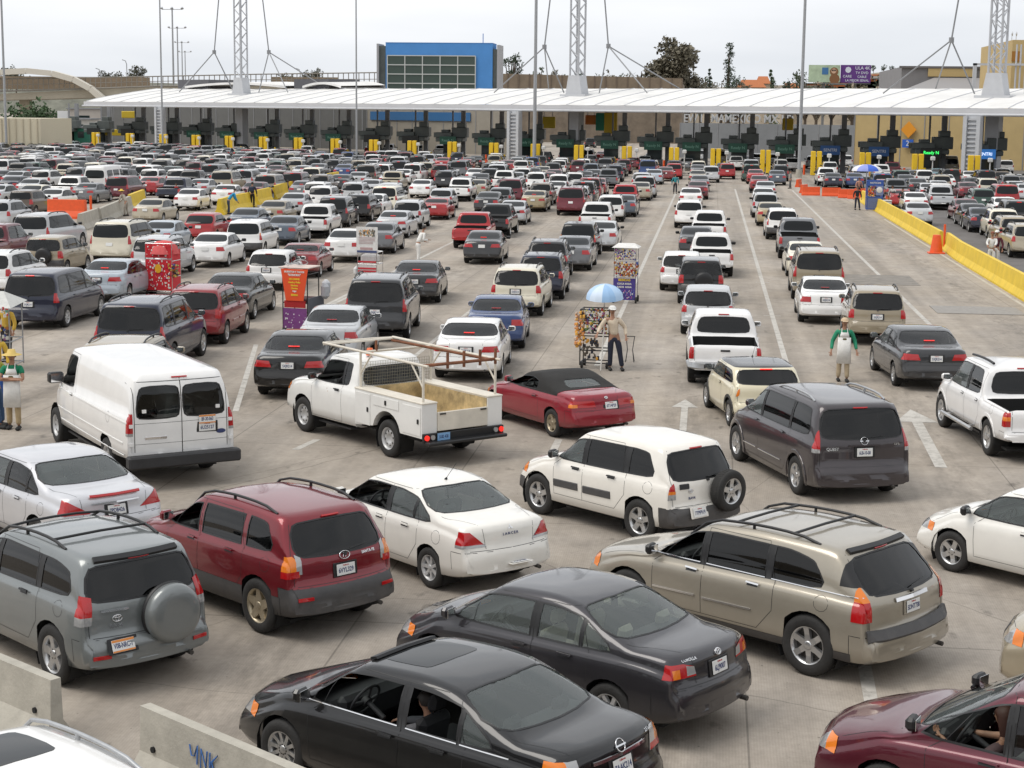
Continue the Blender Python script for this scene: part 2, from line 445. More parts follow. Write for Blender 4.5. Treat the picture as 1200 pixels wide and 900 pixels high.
    def finish(s, names=None):
        """split into meshes: {part id: mesh}"""
        bm = s.bm; bm.faces.ensure_lookup_table(); groups = {}
        for f in bm.faces: groups.setdefault(f[s.lay], []).append(f)
        out = {}
        for i, fs in groups.items():
            nm = s.names[i]
            if nm == 'DEL': continue
            vi = {}; co = []; no = []; F = []
            inf = s.info[i]; off = inf.get('off', 0)
            for f in fs:
                g = []
                for v in f.verts:
                    k = v
                    if k not in vi: vi[k] = len(co); n = s.normal(v.co); co.append(v.co+n*off); no.append(n)
                    g.append(vi[k])
                F.append(g)
            me = bpy.data.meshes.new(nm); me.from_pydata(co, [], F)
            me.polygons.foreach_set('use_smooth', [True]*len(F)); me.update()
            ln = []
            for p, f in zip(me.polygons, fs):
                fn = p.normal
                for li in p.loop_indices:
                    n = no[me.loops[li].vertex_index]
                    ln.append(n if n.dot(fn) > .3 else fn)
            me.normals_split_custom_set(ln); out[i] = me
        return out
# ---------------------------------------------------------------- body families (u = metres from the rear bumper)
def T_sedan(L=4.55, W=1.78, H=1.46, deck=1.06, dl=.72, ur=.98, uf=3.62, R=.315, roof0=1.50, roof1=2.75, cowl=3.50, bz=.93, hood=.96, nose=.70, bump=.66, lip=.10, **k):
    T = dict(kind='sedan', L=L, W=W, H=H, ur=ur, uf=uf, R=R, bump=bump,
        top=[(0, .42), (0, bump-.03), (.02, bump), (.07, bump+.02), (.07, bump+.02), (lip, deck-.08), (lip+.02, deck-.01), (lip+.10, deck), (dl*.6, deck+.02), (dl, deck+.02), (dl+.04, deck+.03), (roof0, H-.055), (roof0+.35, H-.01), ((roof0+roof1)/2, H), (roof1, H-.035), (roof1+.12, H-.07), (cowl-.03, hood+.06), (cowl, hood+.03), (cowl+.35, hood), (L-.45, nose+.13), (L-.2, nose+.05), (L-.06, nose-.06), (L, nose-.2), (L, .42)],
        belt=[(0, bump+.1), (.3, bz-.02), (1.2, bz), (cowl, bz-.04), (L-.6, nose), (L, nose-.25)],
        bot=[(0, .36), (.25, .27), (.9, .20), (L-.9, .19), (L-.2, .20), (L, .26)], umid=(roof0+roof1)/2,
        dlo=[(roof0-.62, bz+.05), (cowl-.12, bz+.025), (roof1+.12, H-.15), (roof1-.2, H-.115), (roof0+.35, H-.11), (roof0-.05, H-.16)],
        pillars=[(roof0-.70, roof0-.10), (roof0-.06, (roof0+roof1)/2-.08), ((roof0+roof1)/2+.03, cowl)],
        doors=[ur+.32, (roof0+roof1)/2-.02, uf-.42], door_top=H-.075,
        rwin=(deck+.055, H-.070, W*.5*.86, W*.5*.70, roof0+.3), wsh=(hood+.10, H-.095, W*.5*.84, W*.5*.66, roof1-.15),
        tail=[(W*.5-.36, bump+.04, deck-.10, 0)], tailu=.30, head=[(W*.5-.42, nose-.16, nose-.01)], headu=L-.55, plate=(0, bump+.19), chmsl=(deck+.11,), seats=True, seatu=(1.28, 2.25), sth=.72)
    T.update(k); return T
def T_suv(L=4.5, W=1.80, H=1.70, bump=.74, slant=.30, ur=.92, uf=3.5, R=.35, roof0=.62, roof1=2.45, cowl=3.35, bz=1.08, hood=1.08, nose=.92, bot0=.42, **k):
    rr = roof0
    T = dict(kind='suv', L=L, W=W, H=H, ur=ur, uf=uf, R=R, bump=bump,
        top=[(0, bot0+.1), (0, bump-.03), (.02, bump), (.10, bump+.015), (.10, bump+.015), (.115, bump+.1), (.13, bz-.02), (.15, bz+.03), (.15+slant*.85, H-.14), (.15+slant, H-.075), (.15+slant+.06, H-.05), (.15+slant+.35, H-.02), (roof0+.9, H), ((rr+roof1)/2+.3, H), (roof1, H-.04), (roof1+.14, H-.08), (cowl-.03, hood+.05), (cowl, hood+.02), (cowl+.35, hood), (L-.42, nose+.09), (L-.16, nose+.02), (L-.05, nose-.08), (L, nose-.24), (L, bot0+.1)],
        belt=[(0, bz-.04), (1.2, bz), (cowl, bz-.05), (L-.6, nose), (L, nose-.25)],
        bot=[(0, bot0), (.25, bot0-.08), (.9, .28), (L-.9, .27), (L-.2, bot0-.1), (L, bot0-.02)], umid=(rr+roof1)/2, tumble=.24, er=.13, gr=.05,
        plan=[(0, .91), (.12, .955), (.5, .985), (1.4, 1), (L-1.4, 1), (L-.6, .97), (L-.2, .90), (L, .80)],
        dlo=[(.42+slant*.35, bz+.06), (cowl-.10, bz+.03), (roof1+.12, H-.19), (roof1-.2, H-.15), (.9+slant*.6, H-.14), (.50+slant*.9, H-.17)],
        pillars=[(.2, ur+.30), (ur+.42, (ur+uf)/2+.06), ((ur+uf)/2+.16, cowl)],
        doors=[ur+.36, (ur+uf)/2+.11, uf-.42], door_top=H-.10,
        rwin=(bz+.02, H-.125, W*.5*.86, W*.5*.76, 1.2), wsh=(hood+.10, H-.12, W*.5*.85, W*.5*.70, roof1-.15),
        tail=[(W*.5-.20, bump+.10, bz+.02, 0)], tailu=.34, head=[(W*.5-.38, nose-.20, nose-.02)], headu=L-.45, plate=(0, bump+.15), chmsl=(H-.115,), seats=True, seatu=(1.35, 2.35), sth=.86)
    T.update(k); return T
def T_pickup(L=5.3, W=1.90, H=1.78, bed=1.12, bl=1.75, bump=.66, ur=1.18, uf=4.45, R=.38, cabr=None, roof1=3.55, cowl=4.10, bz=1.12, hood=1.13, nose=1.0, **k):
    c = bl+.08
    T = dict(kind='pickup', L=L, W=W, H=H, ur=ur, uf=uf, R=R, bump=bump,
        top=[(0, .5), (0, bump-.03), (.02, bump), (.10, bump+.01), (.10, bump+.01), (.11, bed-.1), (.12, bed), (.16, bed), (c-.05, bed+.01), (c, bed+.01), (c, bed+.03), (c+.10, H-.10), (c+.16, H-.04), (c+.4, H-.01), ((c+roof1)/2+.2, H), (roof1, H-.03), (roof1+.12, H-.07), (cowl-.03, hood+.05), (cowl, hood+.02), (cowl+.3, hood), (L-.35, nose+.08), (L-.14, nose+.02), (L-.05, nose-.08), (L, nose-.2), (L, .5)],
        belt=[(0, bed-.05), (c, bz), (cowl, bz-.03), (L-.6, nose), (L, nose-.2)],
        bot=[(0, .50), (.25, .44), (.9, .40), (L-.9, .38), (L-.2, .38), (L, .42)], umid=(c+roof1)/2, tumble=.26, er=.03, gr=.03, crown=.03,
        plan=[(0, .95), (.12, .97), (.5, .985), (1.4, 1), (L-1.4, 1), (L-.6, .98), (L-.2, .92), (L, .86)],
        dlo=[(c+.20, bz+.05), (cowl-.10, bz+.03), (roof1+.12, H-.17), (roof1-.2, H-.13), (c+.35, H-.13)],
        pillars=[(c+.1, (c+cowl)/2-.10), ((c+cowl)/2-.0, cowl)],
        doors=[c+.14, (c+cowl)/2-.05, uf-.40], door_top=H-.08,
        rwin=(bed+.10, H-.13, W*.5*.76, W*.5*.66, c+.5), wsh=(hood+.10, H-.10, W*.5*.85, W*.5*.70, roof1-.15),
        tail=[(W*.5-.17, bump+.12, bed-.06, 0)], tailu=.30, head=[(W*.5-.34, nose-.24, nose-.04)], headu=L-.40, plate=(0, bump-.10), chmsl=(H-.075,), seats=True, seatu=(c+.45, c+1.25), sth=.92, bedbox=(.17, c-.07, W*.5-.13, bed))
    T.update(k); return T
def T_van(L=5.1, W=1.96, H=1.80, bump=.66, slant=.22, ur=.98, uf=4.1, R=.345, bz=1.05, roof1=3.0, cowl=4.15, hood=1.05, nose=.88, **k):
    T = T_suv(L=L, W=W, H=H, bump=bump, slant=slant, ur=ur, uf=uf, R=R, bz=bz, roof0=.6, roof1=roof1, cowl=cowl, hood=hood, nose=nose, bot0=.34)
    T.update(kind='van', pillars=[(.2, ur+.42), (ur+.50, (ur+uf)/2+.28), ((ur+uf)/2+.36, cowl)], doors=[ur+.42, (ur+uf)/2+.32, uf-.42], seatu=(1.4, 2.75),
        bot=[(0, .32), (.25, .25), (.9, .20), (L-.9, .19), (L-.2, .2), (L, .26)])
    T.update(k); return T
def T_hatch(**k):
    a = dict(L=4.15, W=1.73, H=1.50, bump=.66, slant=.55, ur=.80, uf=3.30, R=.305, roof1=2.35, cowl=3.12, bz=.95, hood=.98, nose=.76, bot0=.32); a.update(k)
    T = T_suv(**a); T['kind'] = 'hatch'; L = T['L']
    T.setdefault('bot', None); T['bot'] = [(0, .33), (.25, .26), (.9, .20), (L-.9, .19), (L-.2, .2), (L, .26)]
    return T

# ---------------------------------------------------------------- wheels
WC = {}
def wheel_mesh(R, style='five', lite=False, wd=.20):
    key = (round(R, 3), style, lite)
    if key in WC: return WC[key]
    n = 20 if lite else 40
    ri = R*(.63 if style != 'steel' else .60); h = wd/2
    t = MB(); prof = [(ri-.012, -h*.8), (ri+.006, -h*.95), (R*.82, -h*1.04), (R*.955, -h*.92), (R*.99, -h*.70), (R, -h*.3), (R, h*.3), (R*.99, h*.70), (R*.955, h*.92), (R*.82, h*1.04), (ri+.006, h*.95), (ri-.012, h*.80)]
    t.lathe(prof, n, 0)
    if not lite:       # tread blocks
        for i in range(44):
            for xx in (-.5, .02):
                t.box(h*xx, h*(xx+.42), -.012, .012, R-.006, R+.003, 0, TM(rx=2*math.pi*(i+(.5 if xx > 0 else 0))/44))
    r = t if lite else MB(); ai = 1 if lite else 0; bi = 2 if lite else 1
    r.lathe([(ri-.002, h*.93), (ri-.014, h*.9), (ri-.03, h*.45), (ri-.04, -h*.3)], n, ai)
    r.disc(ri-.02, h*.05, n, bi)
    if style == 'steel':
        r.lathe([(ri-.03, h*.3), (ri*.8, h*.32), (ri*.72, h*.55), (ri*.45, h*.58), (ri*.38, h*.3), (0.0, h*.32)], n, ai)
        for i in range(8 if not lite else 0): r.tube([(h*.5, math.cos(i*math.pi/4)*ri*.63, math.sin(i*math.pi/4)*ri*.63), (h*.60, math.cos(i*math.pi/4)*ri*.63, math.sin(i*math.pi/4)*ri*.63)], .022, bi, 8)
    elif style == 'cover':
        r.lathe([(ri-.005, h*.9), (ri*.9, h*.98), (ri*.4, h*.8), (0, h*.85)], n, ai)
    else:
        ns = {'five': 5, 'six': 6, 'ten': 10, 'seven': 7, 'star': 5}[style]; a = {'five': .17, 'six': .13, 'ten': .085, 'seven': .10, 'star': .22}[style]
        for i in range(ns):
            q = 2*math.pi*i/ns; m4 = TM(rx=q)
            w0, w1 = ri*a*1.2, ri*a*(1.0 if style != 'star' else .55)
            vs = []
            for (rad, ww, x) in ((ri*.10, w0*1.15, h*.72), (ri*.55, w0*.95, h*.70), (ri*.97, w1*1.2, h*.86)):
                vs += [(x, -ww, rad), (x, ww, rad), (x-.045, ww*1.1, rad), (x-.045, -ww*1.1, rad)]
            vs = [m4 @ V(p) for p in vs]
            fs = []
            for k in (0, 4): fs += [(k, k+1, k+5, k+4), (k+1, k+2, k+6, k+5), (k+3, k, k+4, k+7)]
            r.add(vs, fs, ai)
            if style in ('ten', 'five') and not lite: r.tube([m4 @ V((h*.70, 0, ri*.24)), m4 @ V((h*.745, 0, ri*.24))], .012, bi, 6)
        r.lathe([(ri*.24, h*.45), (ri*.24, h*.72), (ri*.17, h*.80), (0, h*.80)], 16, ai)
    alloy = M['alloy_gold'] if style == 'star' else M['hubcap'] if style in ('cover', 'steel', 'seven') else M['alloy']
    if lite: out = (t.mesh('wheel', [M['rubber'], alloy, M['brake']]), None)
    else: out = (t.mesh('wheel', M['rubber']), r.mesh('rim', [alloy, M['brake']]))
    WC[key] = out; return out

def rounded_box_bm(x0, x1, y0, y1, z0, z1, b): pass

def seat_mesh(m, bench=False, wid=.5):
    s = MB(); h = wid/2
    s.box(-h, h, -.05, .48, 0, .16, 0, bev=.05)
    bk = TM((0, -.02, .08), rx=R_(12))
    s.box(-h*.95, h*.95, -.07, .08, 0, .60, 0, bk, bev=.06)
    if bench:
        for x in (-h*.6, h*.6): s.box(x-.12, x+.12, -.06, .05, .62, .80, 0, bk, bev=.05)
    else:
        s.box(-.13, .13, -.06, .05, .64, .84, 0, bk, bev=.05)
        s.tube([bk @ V((-.05, 0, .58)), bk @ V((-.05, 0, .68))], .008); s.tube([bk @ V((.05, 0, .58)), bk @ V((.05, 0, .68))], .008)
    return s.mesh('seat', m)
def steer(parent, loc, m):
    s = MB(); m4 = TM(loc, rx=R_(-62)); pts = [m4 @ V((.19*math.cos(a), .19*math.sin(a), 0)) for a in [2*math.pi*i/28 for i in range(29)]]
    s.tube(pts, .016, 0, 8, False)
    for a in (0, 180, 270): s.tube([m4 @ V((0, 0, -.03)), m4 @ V((.185*math.cos(R_(a)), .185*math.sin(R_(a)), 0))], .018, 0, 6)
    s.tube([m4 @ V((0, 0, -.05)), m4 @ V((0, 0, .012))], .06, 0, 14); s.tube([m4 @ V((0, 0, -.3)), m4 @ V((0, 0, 0))], .03, 0)
    s.build('steering_wheel', m, parent)

def plate_parts(parent, loc, rot, txt, style='cal', hero=True):
    """number plate, facing -Y, local centre loc"""
    a = MB(); a.box(-.152, .152, -.006, .0, -.076, .076, 0, bev=.004)
    m4 = Matrix.Translation(loc) @ rot
    o = a.build('licence_plate', M['plate']); o.parent = parent; o.matrix_local = m4
    if hero:
        t4 = TM((0, -.0075, -.012 if style == 'cal' else 0), rx=R_(90))
        text_mesh(txt, .088, M['plate_ink'], 'plate_number', o, t4, .0006, .0018, sx=min(.84, 5.4/max(1, len(txt))))
        if style == 'cal': text_mesh('California', .026, M['redtext'], 'plate_state', o, TM((0, -.0075, .056), rx=R_(90)), .0006, .0006)
        if style == 'mx':
            b = MB(); b.box(-.15, .15, -.0072, -.006, .045, .074, 0); b.box(-.15, .15, -.0072, -.006, -.074, -.055, 0); b.build('plate_band', M['plate_org'], o)
        if style == 'grn':
            b = MB(); b.box(-.15, .15, -.0072, -.006, .050, .074, 0); b.build('plate_band', M['plate_org'], o)
    return o
M['redtext'] = mat('plate_red_ink', (.45, .03, .03), .5)
M['orange_plate'] = M['plate_org']

# ---------------------------------------------------------------- the car builder
def make_car(name, T, color, lite=False, paint='paint', **o):
    root = empty(name); L, W, H = T['L'], T['W'], T['H']; hw = W/2
    S = Shell(T, 34 if lite else 60)
    P = M[paint]; R = T['R']
    tint = o.get('glass', 'gtint'); rear_tint = o.get('rglass', tint); 
    if lite: tint = rear_tint = 'gfar'
    # doors first (windows cut over them)
    doors = T.get('doors') or []
    ids = []
    if not lite and doors:
        for sg in (-1, 1):
            for i in range(len(doors)-1):
                a, b = doors[i], doors[i+1]; zb = S.T.get('sill', .34 if T['kind'] in ('sedan', 'hatch', 'van') else .46); zt = T['door_top']; bz = T['dlo'][0][1]-.03
                if i == 0 and len(doors) > 2: poly = [(a+.22, zb), (b, zb), (b, zt), (a+.15 if T['kind'] != 'pickup' else a, zt), (a-.02, bz), (a-.02, zb+.28)]
                elif i == len(doors)-2: poly = [(a, zb), (b, zb), (b+.02, bz-.1), (b-.18, bz+.04), (T['dlo'][2][0]+.10, zt), (a, zt)]
                else: poly = [(a, zb), (b, zb), (b, zt), (a, zt)]
                if len(doors) == 2: poly = [(a, zb), (b, zb), (b+.02, bz-.1), (b-.15, bz+.04), (T['dlo'][2][0]+.10, zt), (a, zt)]
                S.side('door', poly, sg, .35, sgn=sg, pl=poly, k=i)
    if T.get('bump') and not lite or o.get('bumper_mat'):
        bm_ = o.get('bumper_mat')
        S.boxr('bumper', u=(None, T.get('bumpu', .42)), z=(None, T['bump']-.005), mat=bm_ or paint)
        S.boxr('bumper', u=(L-.42, None), z=(None, T.get('fbump', T['bump']-.06)), mat=bm_ or paint)
    cl = o.get('cladding')
    if cl:
        for sg in (-1, 1): S.side('cladding', [(T.get('bumpu', .42)-.02 if T['bump'] else 0, 0), (L-.40, 0), (L-.40, cl), (T.get('bumpu', .42)-.02, cl)], sg, -.2, mat=o.get('clad_mat', 'cladding'), off=.004)
    # wheel openings
    ra = R+T.get('gap', .055)
    for u in (T['ur'], T['uf']):
        circ = [(u+ra*math.cos(q), R-.0+ra*math.sin(q)) for q in [R_(a) for a in range(-30, 211, 15)]]
        circ = [(u-ra*.95, -.2), (u+ra*.95, -.2)]+circ
        for sg in (-1, 1): S.side('DEL', circ, sg, -.9, )
    # glass
    if o.get('open_roof'): pass
    dlo = rounded(T['dlo'], 1, .10) if lite else rounded(T['dlo'], 2, .12)
    nw = 0
    if o.get('black_pillars', T['kind'] != 'cargo'):
        cx = sum(p[0] for p in dlo)/len(dlo); cz = sum(p[1] for p in dlo)/len(dlo)
        lo = min(a for a, b in T['pillars']); hi = max(b for a, b in T['pillars'])
        dl2 = clip_poly(clip_poly([(cx+(u-cx)*1.012, cz+(z-cz)*1.05) for u, z in dlo], (1, 0), lo-.0), (-1, 0), -hi)
        for sg in (-1, 1): S.side('window_frame', ccw(dl2), sg, .2, mat='black', off=.001)
    seal = MB(); openw = o.get('open', ())
    for sg in (-1, 1):
        for i, (a, b) in enumerate(T['pillars']):
            p = clip_poly(clip_poly(dlo, (1, 0), a), (-1, 0), -b)
            if len(p) < 3: continue
            p2 = ccw(p)
            wname = 'window'
            if (sg, i) in openw: S.side('DEL', p2, sg, .2)
            else: S.side('window', p2, sg, .2, mat=(rear_tint if i < len(T['pillars'])-1 else ('glass' if not lite else tint)), off=-.004 if not lite else .001)
            if not lite:
                S.strip(seal, p2+[p2[0]], 'L' if sg < 0 else 'R', .020, .003)
                if o.get('chrome_line'): S.strip(seal, [(q[0], T['dlo'][0][1]-.016-(q[0]-a)*.0) for q in ((a, 0), (b, 0))], 'L' if sg < 0 else 'R', .014, .006, .003, 1)
    z0, z1, x0, x1, um = T['rwin']
    if z1 > z0:
        p = [(-x0, z0), (x0, z0), (x1, z1), (-x1, z1)]
        for p in ([rounded(p, 2, .12)] if not T.get('split_rear') else [rounded([(-x0, z0), (-.03, z0), (-.03, z1), (-x1, z1)], 2, .12), rounded([(.03, z0), (x0, z0), (x1, z1), (.03, z1)], 2, .12)]):
            S.rear('rear_window', p, umax=um, nmin=.10, mat=o.get('rw', rear_tint) if not lite else tint, off=-.003 if not lite else .001)
            if not lite: S.strip(seal, p+[p[0]], 'B', .024, .003)
    z0, z1, x0, x1, um = T['wsh']
    p = rounded([(-x0, z0), (x0, z0), (x1, z1), (-x1, z1)], 2, .10)
    S.front('windshield', p, um, nmin=.10, mat='glass' if not lite else 'gfar', off=-.003 if not lite else .001)
    if not lite: S.strip(seal, p+[p[0]], 'F', .024, .003)
    # lamps
    tu = T['tailu']
    for x0, z0, z1, a in T['tail']:
        for sg in (-1, 1):
            for (fz0, fz1, mm) in o.get('tail', [(0, 1, 'red')]):
                zz0, zz1 = z0+(z1-z0)*fz0, z0+(z1-z0)*fz1
                tp = T.get('tailpoly')
                if tp:
                    for k, (pl, m_) in enumerate(tp): S.region('tail_light', S.poly_planes(ccw([(sg*x, z) for x, z in pl]), V((1, 0, 0)), V((0, 0, 1)))+[(V((0, tu-L/2, 0)), V((0, -1, 0)))], lambda f, sg=sg: f.calc_center_median().x*sg > 0, mat=m_, off=.006, grp=('t', sg))
                    break
                pl = rounded([(sg*x0, zz0), (sg*1.2, zz0), (sg*1.2, zz1), (sg*x0, zz1)], 1, .0) if True else None
                pl = [(sg*x0, zz0), (sg*1.2, zz0), (sg*1.2, zz1), (sg*(x0+T.get('tslant', 0)*(fz1)), zz1)]
                S.region('tail_light', S.poly_planes(ccw(pl), V((1, 0, 0)), V((0, 0, 1)))+[(V((0, tu-L/2, 0)), V((0, -1, 0)))], lambda f, sg=sg: f.calc_center_median().x*sg > 0 and f.normal.z < .8, mat=mm, off=.006, grp=('t', sg))
    for x0, z0, z1 in T['head']:
        for sg in (-1, 1):
            pl = ccw([(sg*x0, z0+.02), (sg*1.2, z0+.03), (sg*1.2, z1), (sg*(x0+.05), z1)])
            S.region('headlight', S.poly_planes(pl, V((1, 0, 0)), V((0, 0, 1)))+[(V((0, T['headu']-L/2, 0)), V((0, 1, 0)))], lambda f, sg=sg: f.calc_center_median().x*sg > 0, mat='clear', off=.004, grp=('h', sg))
            if not lite: S.region('turn_signal', S.poly_planes(pl, V((1, 0, 0)), V((0, 0, 1)))+[(V((0, T['headu']-L/2, 0)), V((0, 1, 0))), (V((0, T['headu']+.14-L/2, 0)), V((0, -1, 0)))], lambda f, sg=sg: f.calc_center_median().x*sg > 0, mat='amber', off=.006)
    if T['kind'] != 'pickup2':
        g = [(-.42, T['head'][0][1]-.02), (.42, T['head'][0][1]-.02), (.38, T['head'][0][2]-.03), (-.38, T['head'][0][2]-.03)]
        if not lite: S.front('grille', g, L-.6, .3, mat='black')
    # roof / soft top / bed
    rc = o.get('roof_color')
    if rc is not None:
        S.region('roof', [(V((0, 0, T['door_top']+.02)), V((0, 0, 1)))], None, only=('body', 'door'), color=rc)
    if o.get('softtop'):
        S.region('soft_top', [(V((0, o['softtop'][0]-L/2, 0)), V((0, 1, 0))), (V((0, o['softtop'][1]-L/2, 0)), V((0, -1, 0))), (V((0, 0, T['dlo'][0][1]-.03)), V((0, 0, 1)))], lambda f: True, only=('body', 'door'), mat='fabric', off=.006)
    if o.get('sunroof'):
        a = o['sunroof']; S.top_('sunroof', rounded([(-.42, a[0]), (.42, a[0]), (.42, a[1]), (-.42, a[1])], 2, .1), .5, only=('body', 'roof'), mat='gfar', off=.003)
    if T.get('bedbox'):
        b0, b1, bx, bz = T['bedbox']
        S.top_('DEL', [(-bx, b0), (bx, b0), (bx, b1), (-bx, b1)], .3, only=('body', 'door'))
    for f in o.get('extra_regions', ()): f(S)
    meshes = S.finish()
    body = None; lamps = {}
    order = sorted(meshes, key=lambda i: (S.names[i] != 'body', i))
    dobj = []
    if not lite:
        merged = {}
    for i in order:
        nm = S.names[i]; inf = S.info[i]; me = meshes[i]
        mm = inf.get('mat'); m_ = M.get(mm, None) if mm else P
        if mm in ('paint', 'metallic'): m_ = M[mm]
        par = root
        me.materials.append(m_)
        if nm == 'body': ob = link('body', me, root, color); body = ob
        elif nm == 'door': ob = link('door', me, root, color); dobj.append((inf, ob))
        elif nm == 'window' and not lite:
            ob = link('window', me, root)
            cy = sum((v.co.y for v in me.vertices))/len(me.vertices)+L/2; sg = -1 if me.vertices[0].co.x < 0 else 1
            for di, d in dobj:
                if di['sgn'] == sg and min(q[0] for q in di['pl']) < cy < max(q[0] for q in di['pl']): ob.parent = d
        elif nm in ('tail_light', 'headlight') and inf.get('grp') in lamps and not lite:
            ob = link('lens', me, lamps[inf['grp']])
        else:
            ob = link(nm, me, root, inf.get('color', color))
            if nm in ('tail_light', 'headlight'):
                if lite and inf['grp'] in lamps: ob.parent = lamps[inf['grp']]; ob.name = 'lens'
                lamps.setdefault(inf['grp'], ob)
    yo = lambda u: u-L/2
    # wheel wells
    ww = MB()
    for u in (T['ur'], T['uf']):
        for sg in (-1, 1):
            seg = [R_(a) for a in range(-30, 211, 20)]
            xo, xi = sg*(hw-.045), sg*(hw-.36)
            for q0, q1 in zip(seg, seg[1:]):
                r2 = ra+.012
                a = (xo, yo(u)+r2*math.cos(q0), R+r2*math.sin(q0)); b = (xo, yo(u)+r2*math.cos(q1), R+r2*math.sin(q1))
                ww.quad(a, b, (xi, b[1], b[2]), (xi, a[1], a[2]))
            ww.add([(xi, yo(u)+r2*math.cos(q), R+r2*math.sin(q)) for q in seg], [tuple(range(len(seg)))])
    ww.box(-hw*.8, hw*.8, yo(.35), yo(L-.35), T.get('floor', .24), T.get('floor', .24)+.04)
    ww.tube([(-hw+.2, yo(T['ur']), R), (hw-.2, yo(T['ur']), R)], .05); ww.tube([(-hw+.2, yo(T['uf']), R), (hw-.2, yo(T['uf']), R)], .04)
    ww.build('underbody', M['under'], root)
    if o.get('arch') and not lite:
        am = MB()
        for u in (T['ur'], T['uf']):
            for sg in (-1, 1):
                pts = [(u+(ra+.03)*math.cos(q), R+(ra+.03)*math.sin(q)) for q in [R_(a) for a in range(-12, 193, 12)]]
                S.strip(am, pts, 'L' if sg < 0 else 'R', .075, .004, .012)
        am.build('wheel_arch_trim', M[o['arch']] if o['arch'] in M else P, root, color)
    # wheels
    tm, rm = wheel_mesh(R, o.get('rim', 'five'), lite, T.get('tw', .21))
    steerang = o.get('steer', 0)
    for u in (T['ur'], T['uf']):
        for sg in (-1, 1):
            wb = link('wheel', tm, root); wb.location = (sg*(hw-.125-T.get('wheelin', 0)), yo(u), R); wb.rotation_euler = (random.random()*6, 0, (0 if sg > 0 else math.pi)+(steerang if u > 2 else 0))
            if rm: link('rim', rm, wb)
    # plates
    px_, pz = T['plate']
    if T.get('platebox', True) is not False:
        p, n = S.hit(px_, pz, 'B'); rot = Matrix.Rotation(math.atan2(n.z, -n.y)*.9, 4, 'X') if abs(n.z) < .8 else Matrix()
        rot = Matrix.Rotation(-math.atan2(n.z, -n.y), 4, 'X')
        if lite:
            plate_parts(root, p+n*.012, rot, '', hero=False)
        else:
            b = MB(); b.box(-.20, .20, -.004, .012, -.095, .10, 0, bev=.01)
            pb = b.build('plate_recess', M['black'] if o.get('dark_recess', True) else P, root, color); pb.matrix_local = Matrix.Translation(p+n*.004) @ rot
            plate_parts(root, p+n*.014, rot, o.get('plate', '5XJR214'), o.get('plate_style', 'cal'))
    # mirrors
    ms = MB() if lite else None
    mu = T['dlo'][1][0]-.06; mz = T['dlo'][1][1]+.06
    for sg in (-1, 1):
        mb = MB(); bx = S.hit(mu, mz-.03, 'L' if sg < 0 else 'R')[0]
        big = T.get('mirror', 1.0)
        m4 = TM((bx.x+sg*.13, bx.y-.0, mz+.02), rz=sg*-.15)
        mb.box(-.10*big, .10*big, -.05*big, .06*big, -.065*big, .075*big, 0, m4, bev=.035)
        mb.tube([(bx.x-sg*.02, bx.y+.02, mz-.03), (bx.x+sg*.09, bx.y+.02, mz-.01)], .022, 0, 6)
        if not lite: mb.box(-.085*big, .085*big, -.053*big, -.048*big, -.05*big, .06*big, 1, m4)
        mm = M['black'] if (o.get('black_mirror') or lite) else P
        mb.build('mirror', [mm, M['chrome']], root, color)
    # high stop lamp
    if T.get('chmsl') and (not lite or o.get('chm') == 'lit'):
        z = T['chmsl'][0]; cm = MB()
        S.strip(cm, [(-.14, z), (.14, z)], 'B', .028, .012, .012)
        cm.build('brake_light', M['redlit' if o.get('lit') or (lite and o.get('chm') == 'lit') else 'red'], root)
    # rails
    rl = o.get('rails')
    if rl:
        a, b, rm_ = rl[0], rl[1], rl[2]; rr = MB()
        xr = hw*.70
        for sg in (-1, 1):
            pts = []
            for i in range(9):
                t = i/8; u = a+(b-a)*t; p = S.hit(sg*xr, u, 'T')[0]; lift = .0 if i in (0, 8) else .05 if i in (1, 7) else .062
                pts.append((p.x, p.y, p.z+lift))
            rr.tube(pts, .02 if not lite else .025, 0, 6)
            for t in (.5,): u = a+(b-a)*t; p = S.hit(sg*xr, u, 'T')[0]; rr.tube([(p.x, p.y, p.z), (p.x, p.y, p.z+.06)], .022, 0, 6)
        if len(rl) > 3:
            for u in rl[3]:
                p = S.hit(xr, u, 'T')[0]; p0 = S.hit(0, u, 'T')[0]
                rr.tube([(-xr, p.y, p.z+.06), (-xr*.5, p.y, p0.z+.045), (0, p.y, p0.z+.05), (xr*.5, p.y, p0.z+.045), (xr, p.y, p.z+.06)], .018, 0, 6)
        rr.build('roof_rails', M[rm_], root)
    if T.get('bedbox'):
        b0, b1, bx, bz = T['bedbox']; bb = MB(); zf = T.get('bedfloor', bz-.50)
        y0, y1 = yo(b0), yo(b1)
        bb.quad((-bx, y0, zf), (bx, y0, zf), (bx, y1, zf), (-bx, y1, zf), 0)
        bb.quad((-bx, y0, zf), (-bx, y1, zf), (-bx, y1, bz), (-bx, y0, bz), 0); bb.quad((bx, y1, zf), (bx, y0, zf), (bx, y0, bz), (bx, y1, bz), 0)
        bb.quad((bx, y0, zf), (-bx, y0, zf), (-bx, y0, bz), (bx, y0, bz), 0); bb.quad((-bx, y1, zf), (bx, y1, zf), (bx, y1, bz), (-bx, y1, bz), 0)
        for i in range(12 if not lite else 0): x = -bx+.08+i*(2*bx-.16)/11; bb.box(x-.025, x+.025, y0, y1, zf+.001, zf+.015)
        bb.build('cargo_bed', M[o.get('bedmat', 'under')], root)
        tg = MB(); z_ = T['bump']
        for sg in (-1, 1): S.strip(tg, [(sg*(T['tail'][0][0]-.02), z_+.05), (sg*(T['tail'][0][0]-.02), bz-.03)], 'B', .008, .002)
        S.strip(tg, [(-.12, bz-.14), (.12, bz-.14)], 'B', .05, .004, .01)
        tg.build('tailgate_trim', M['black'], root)
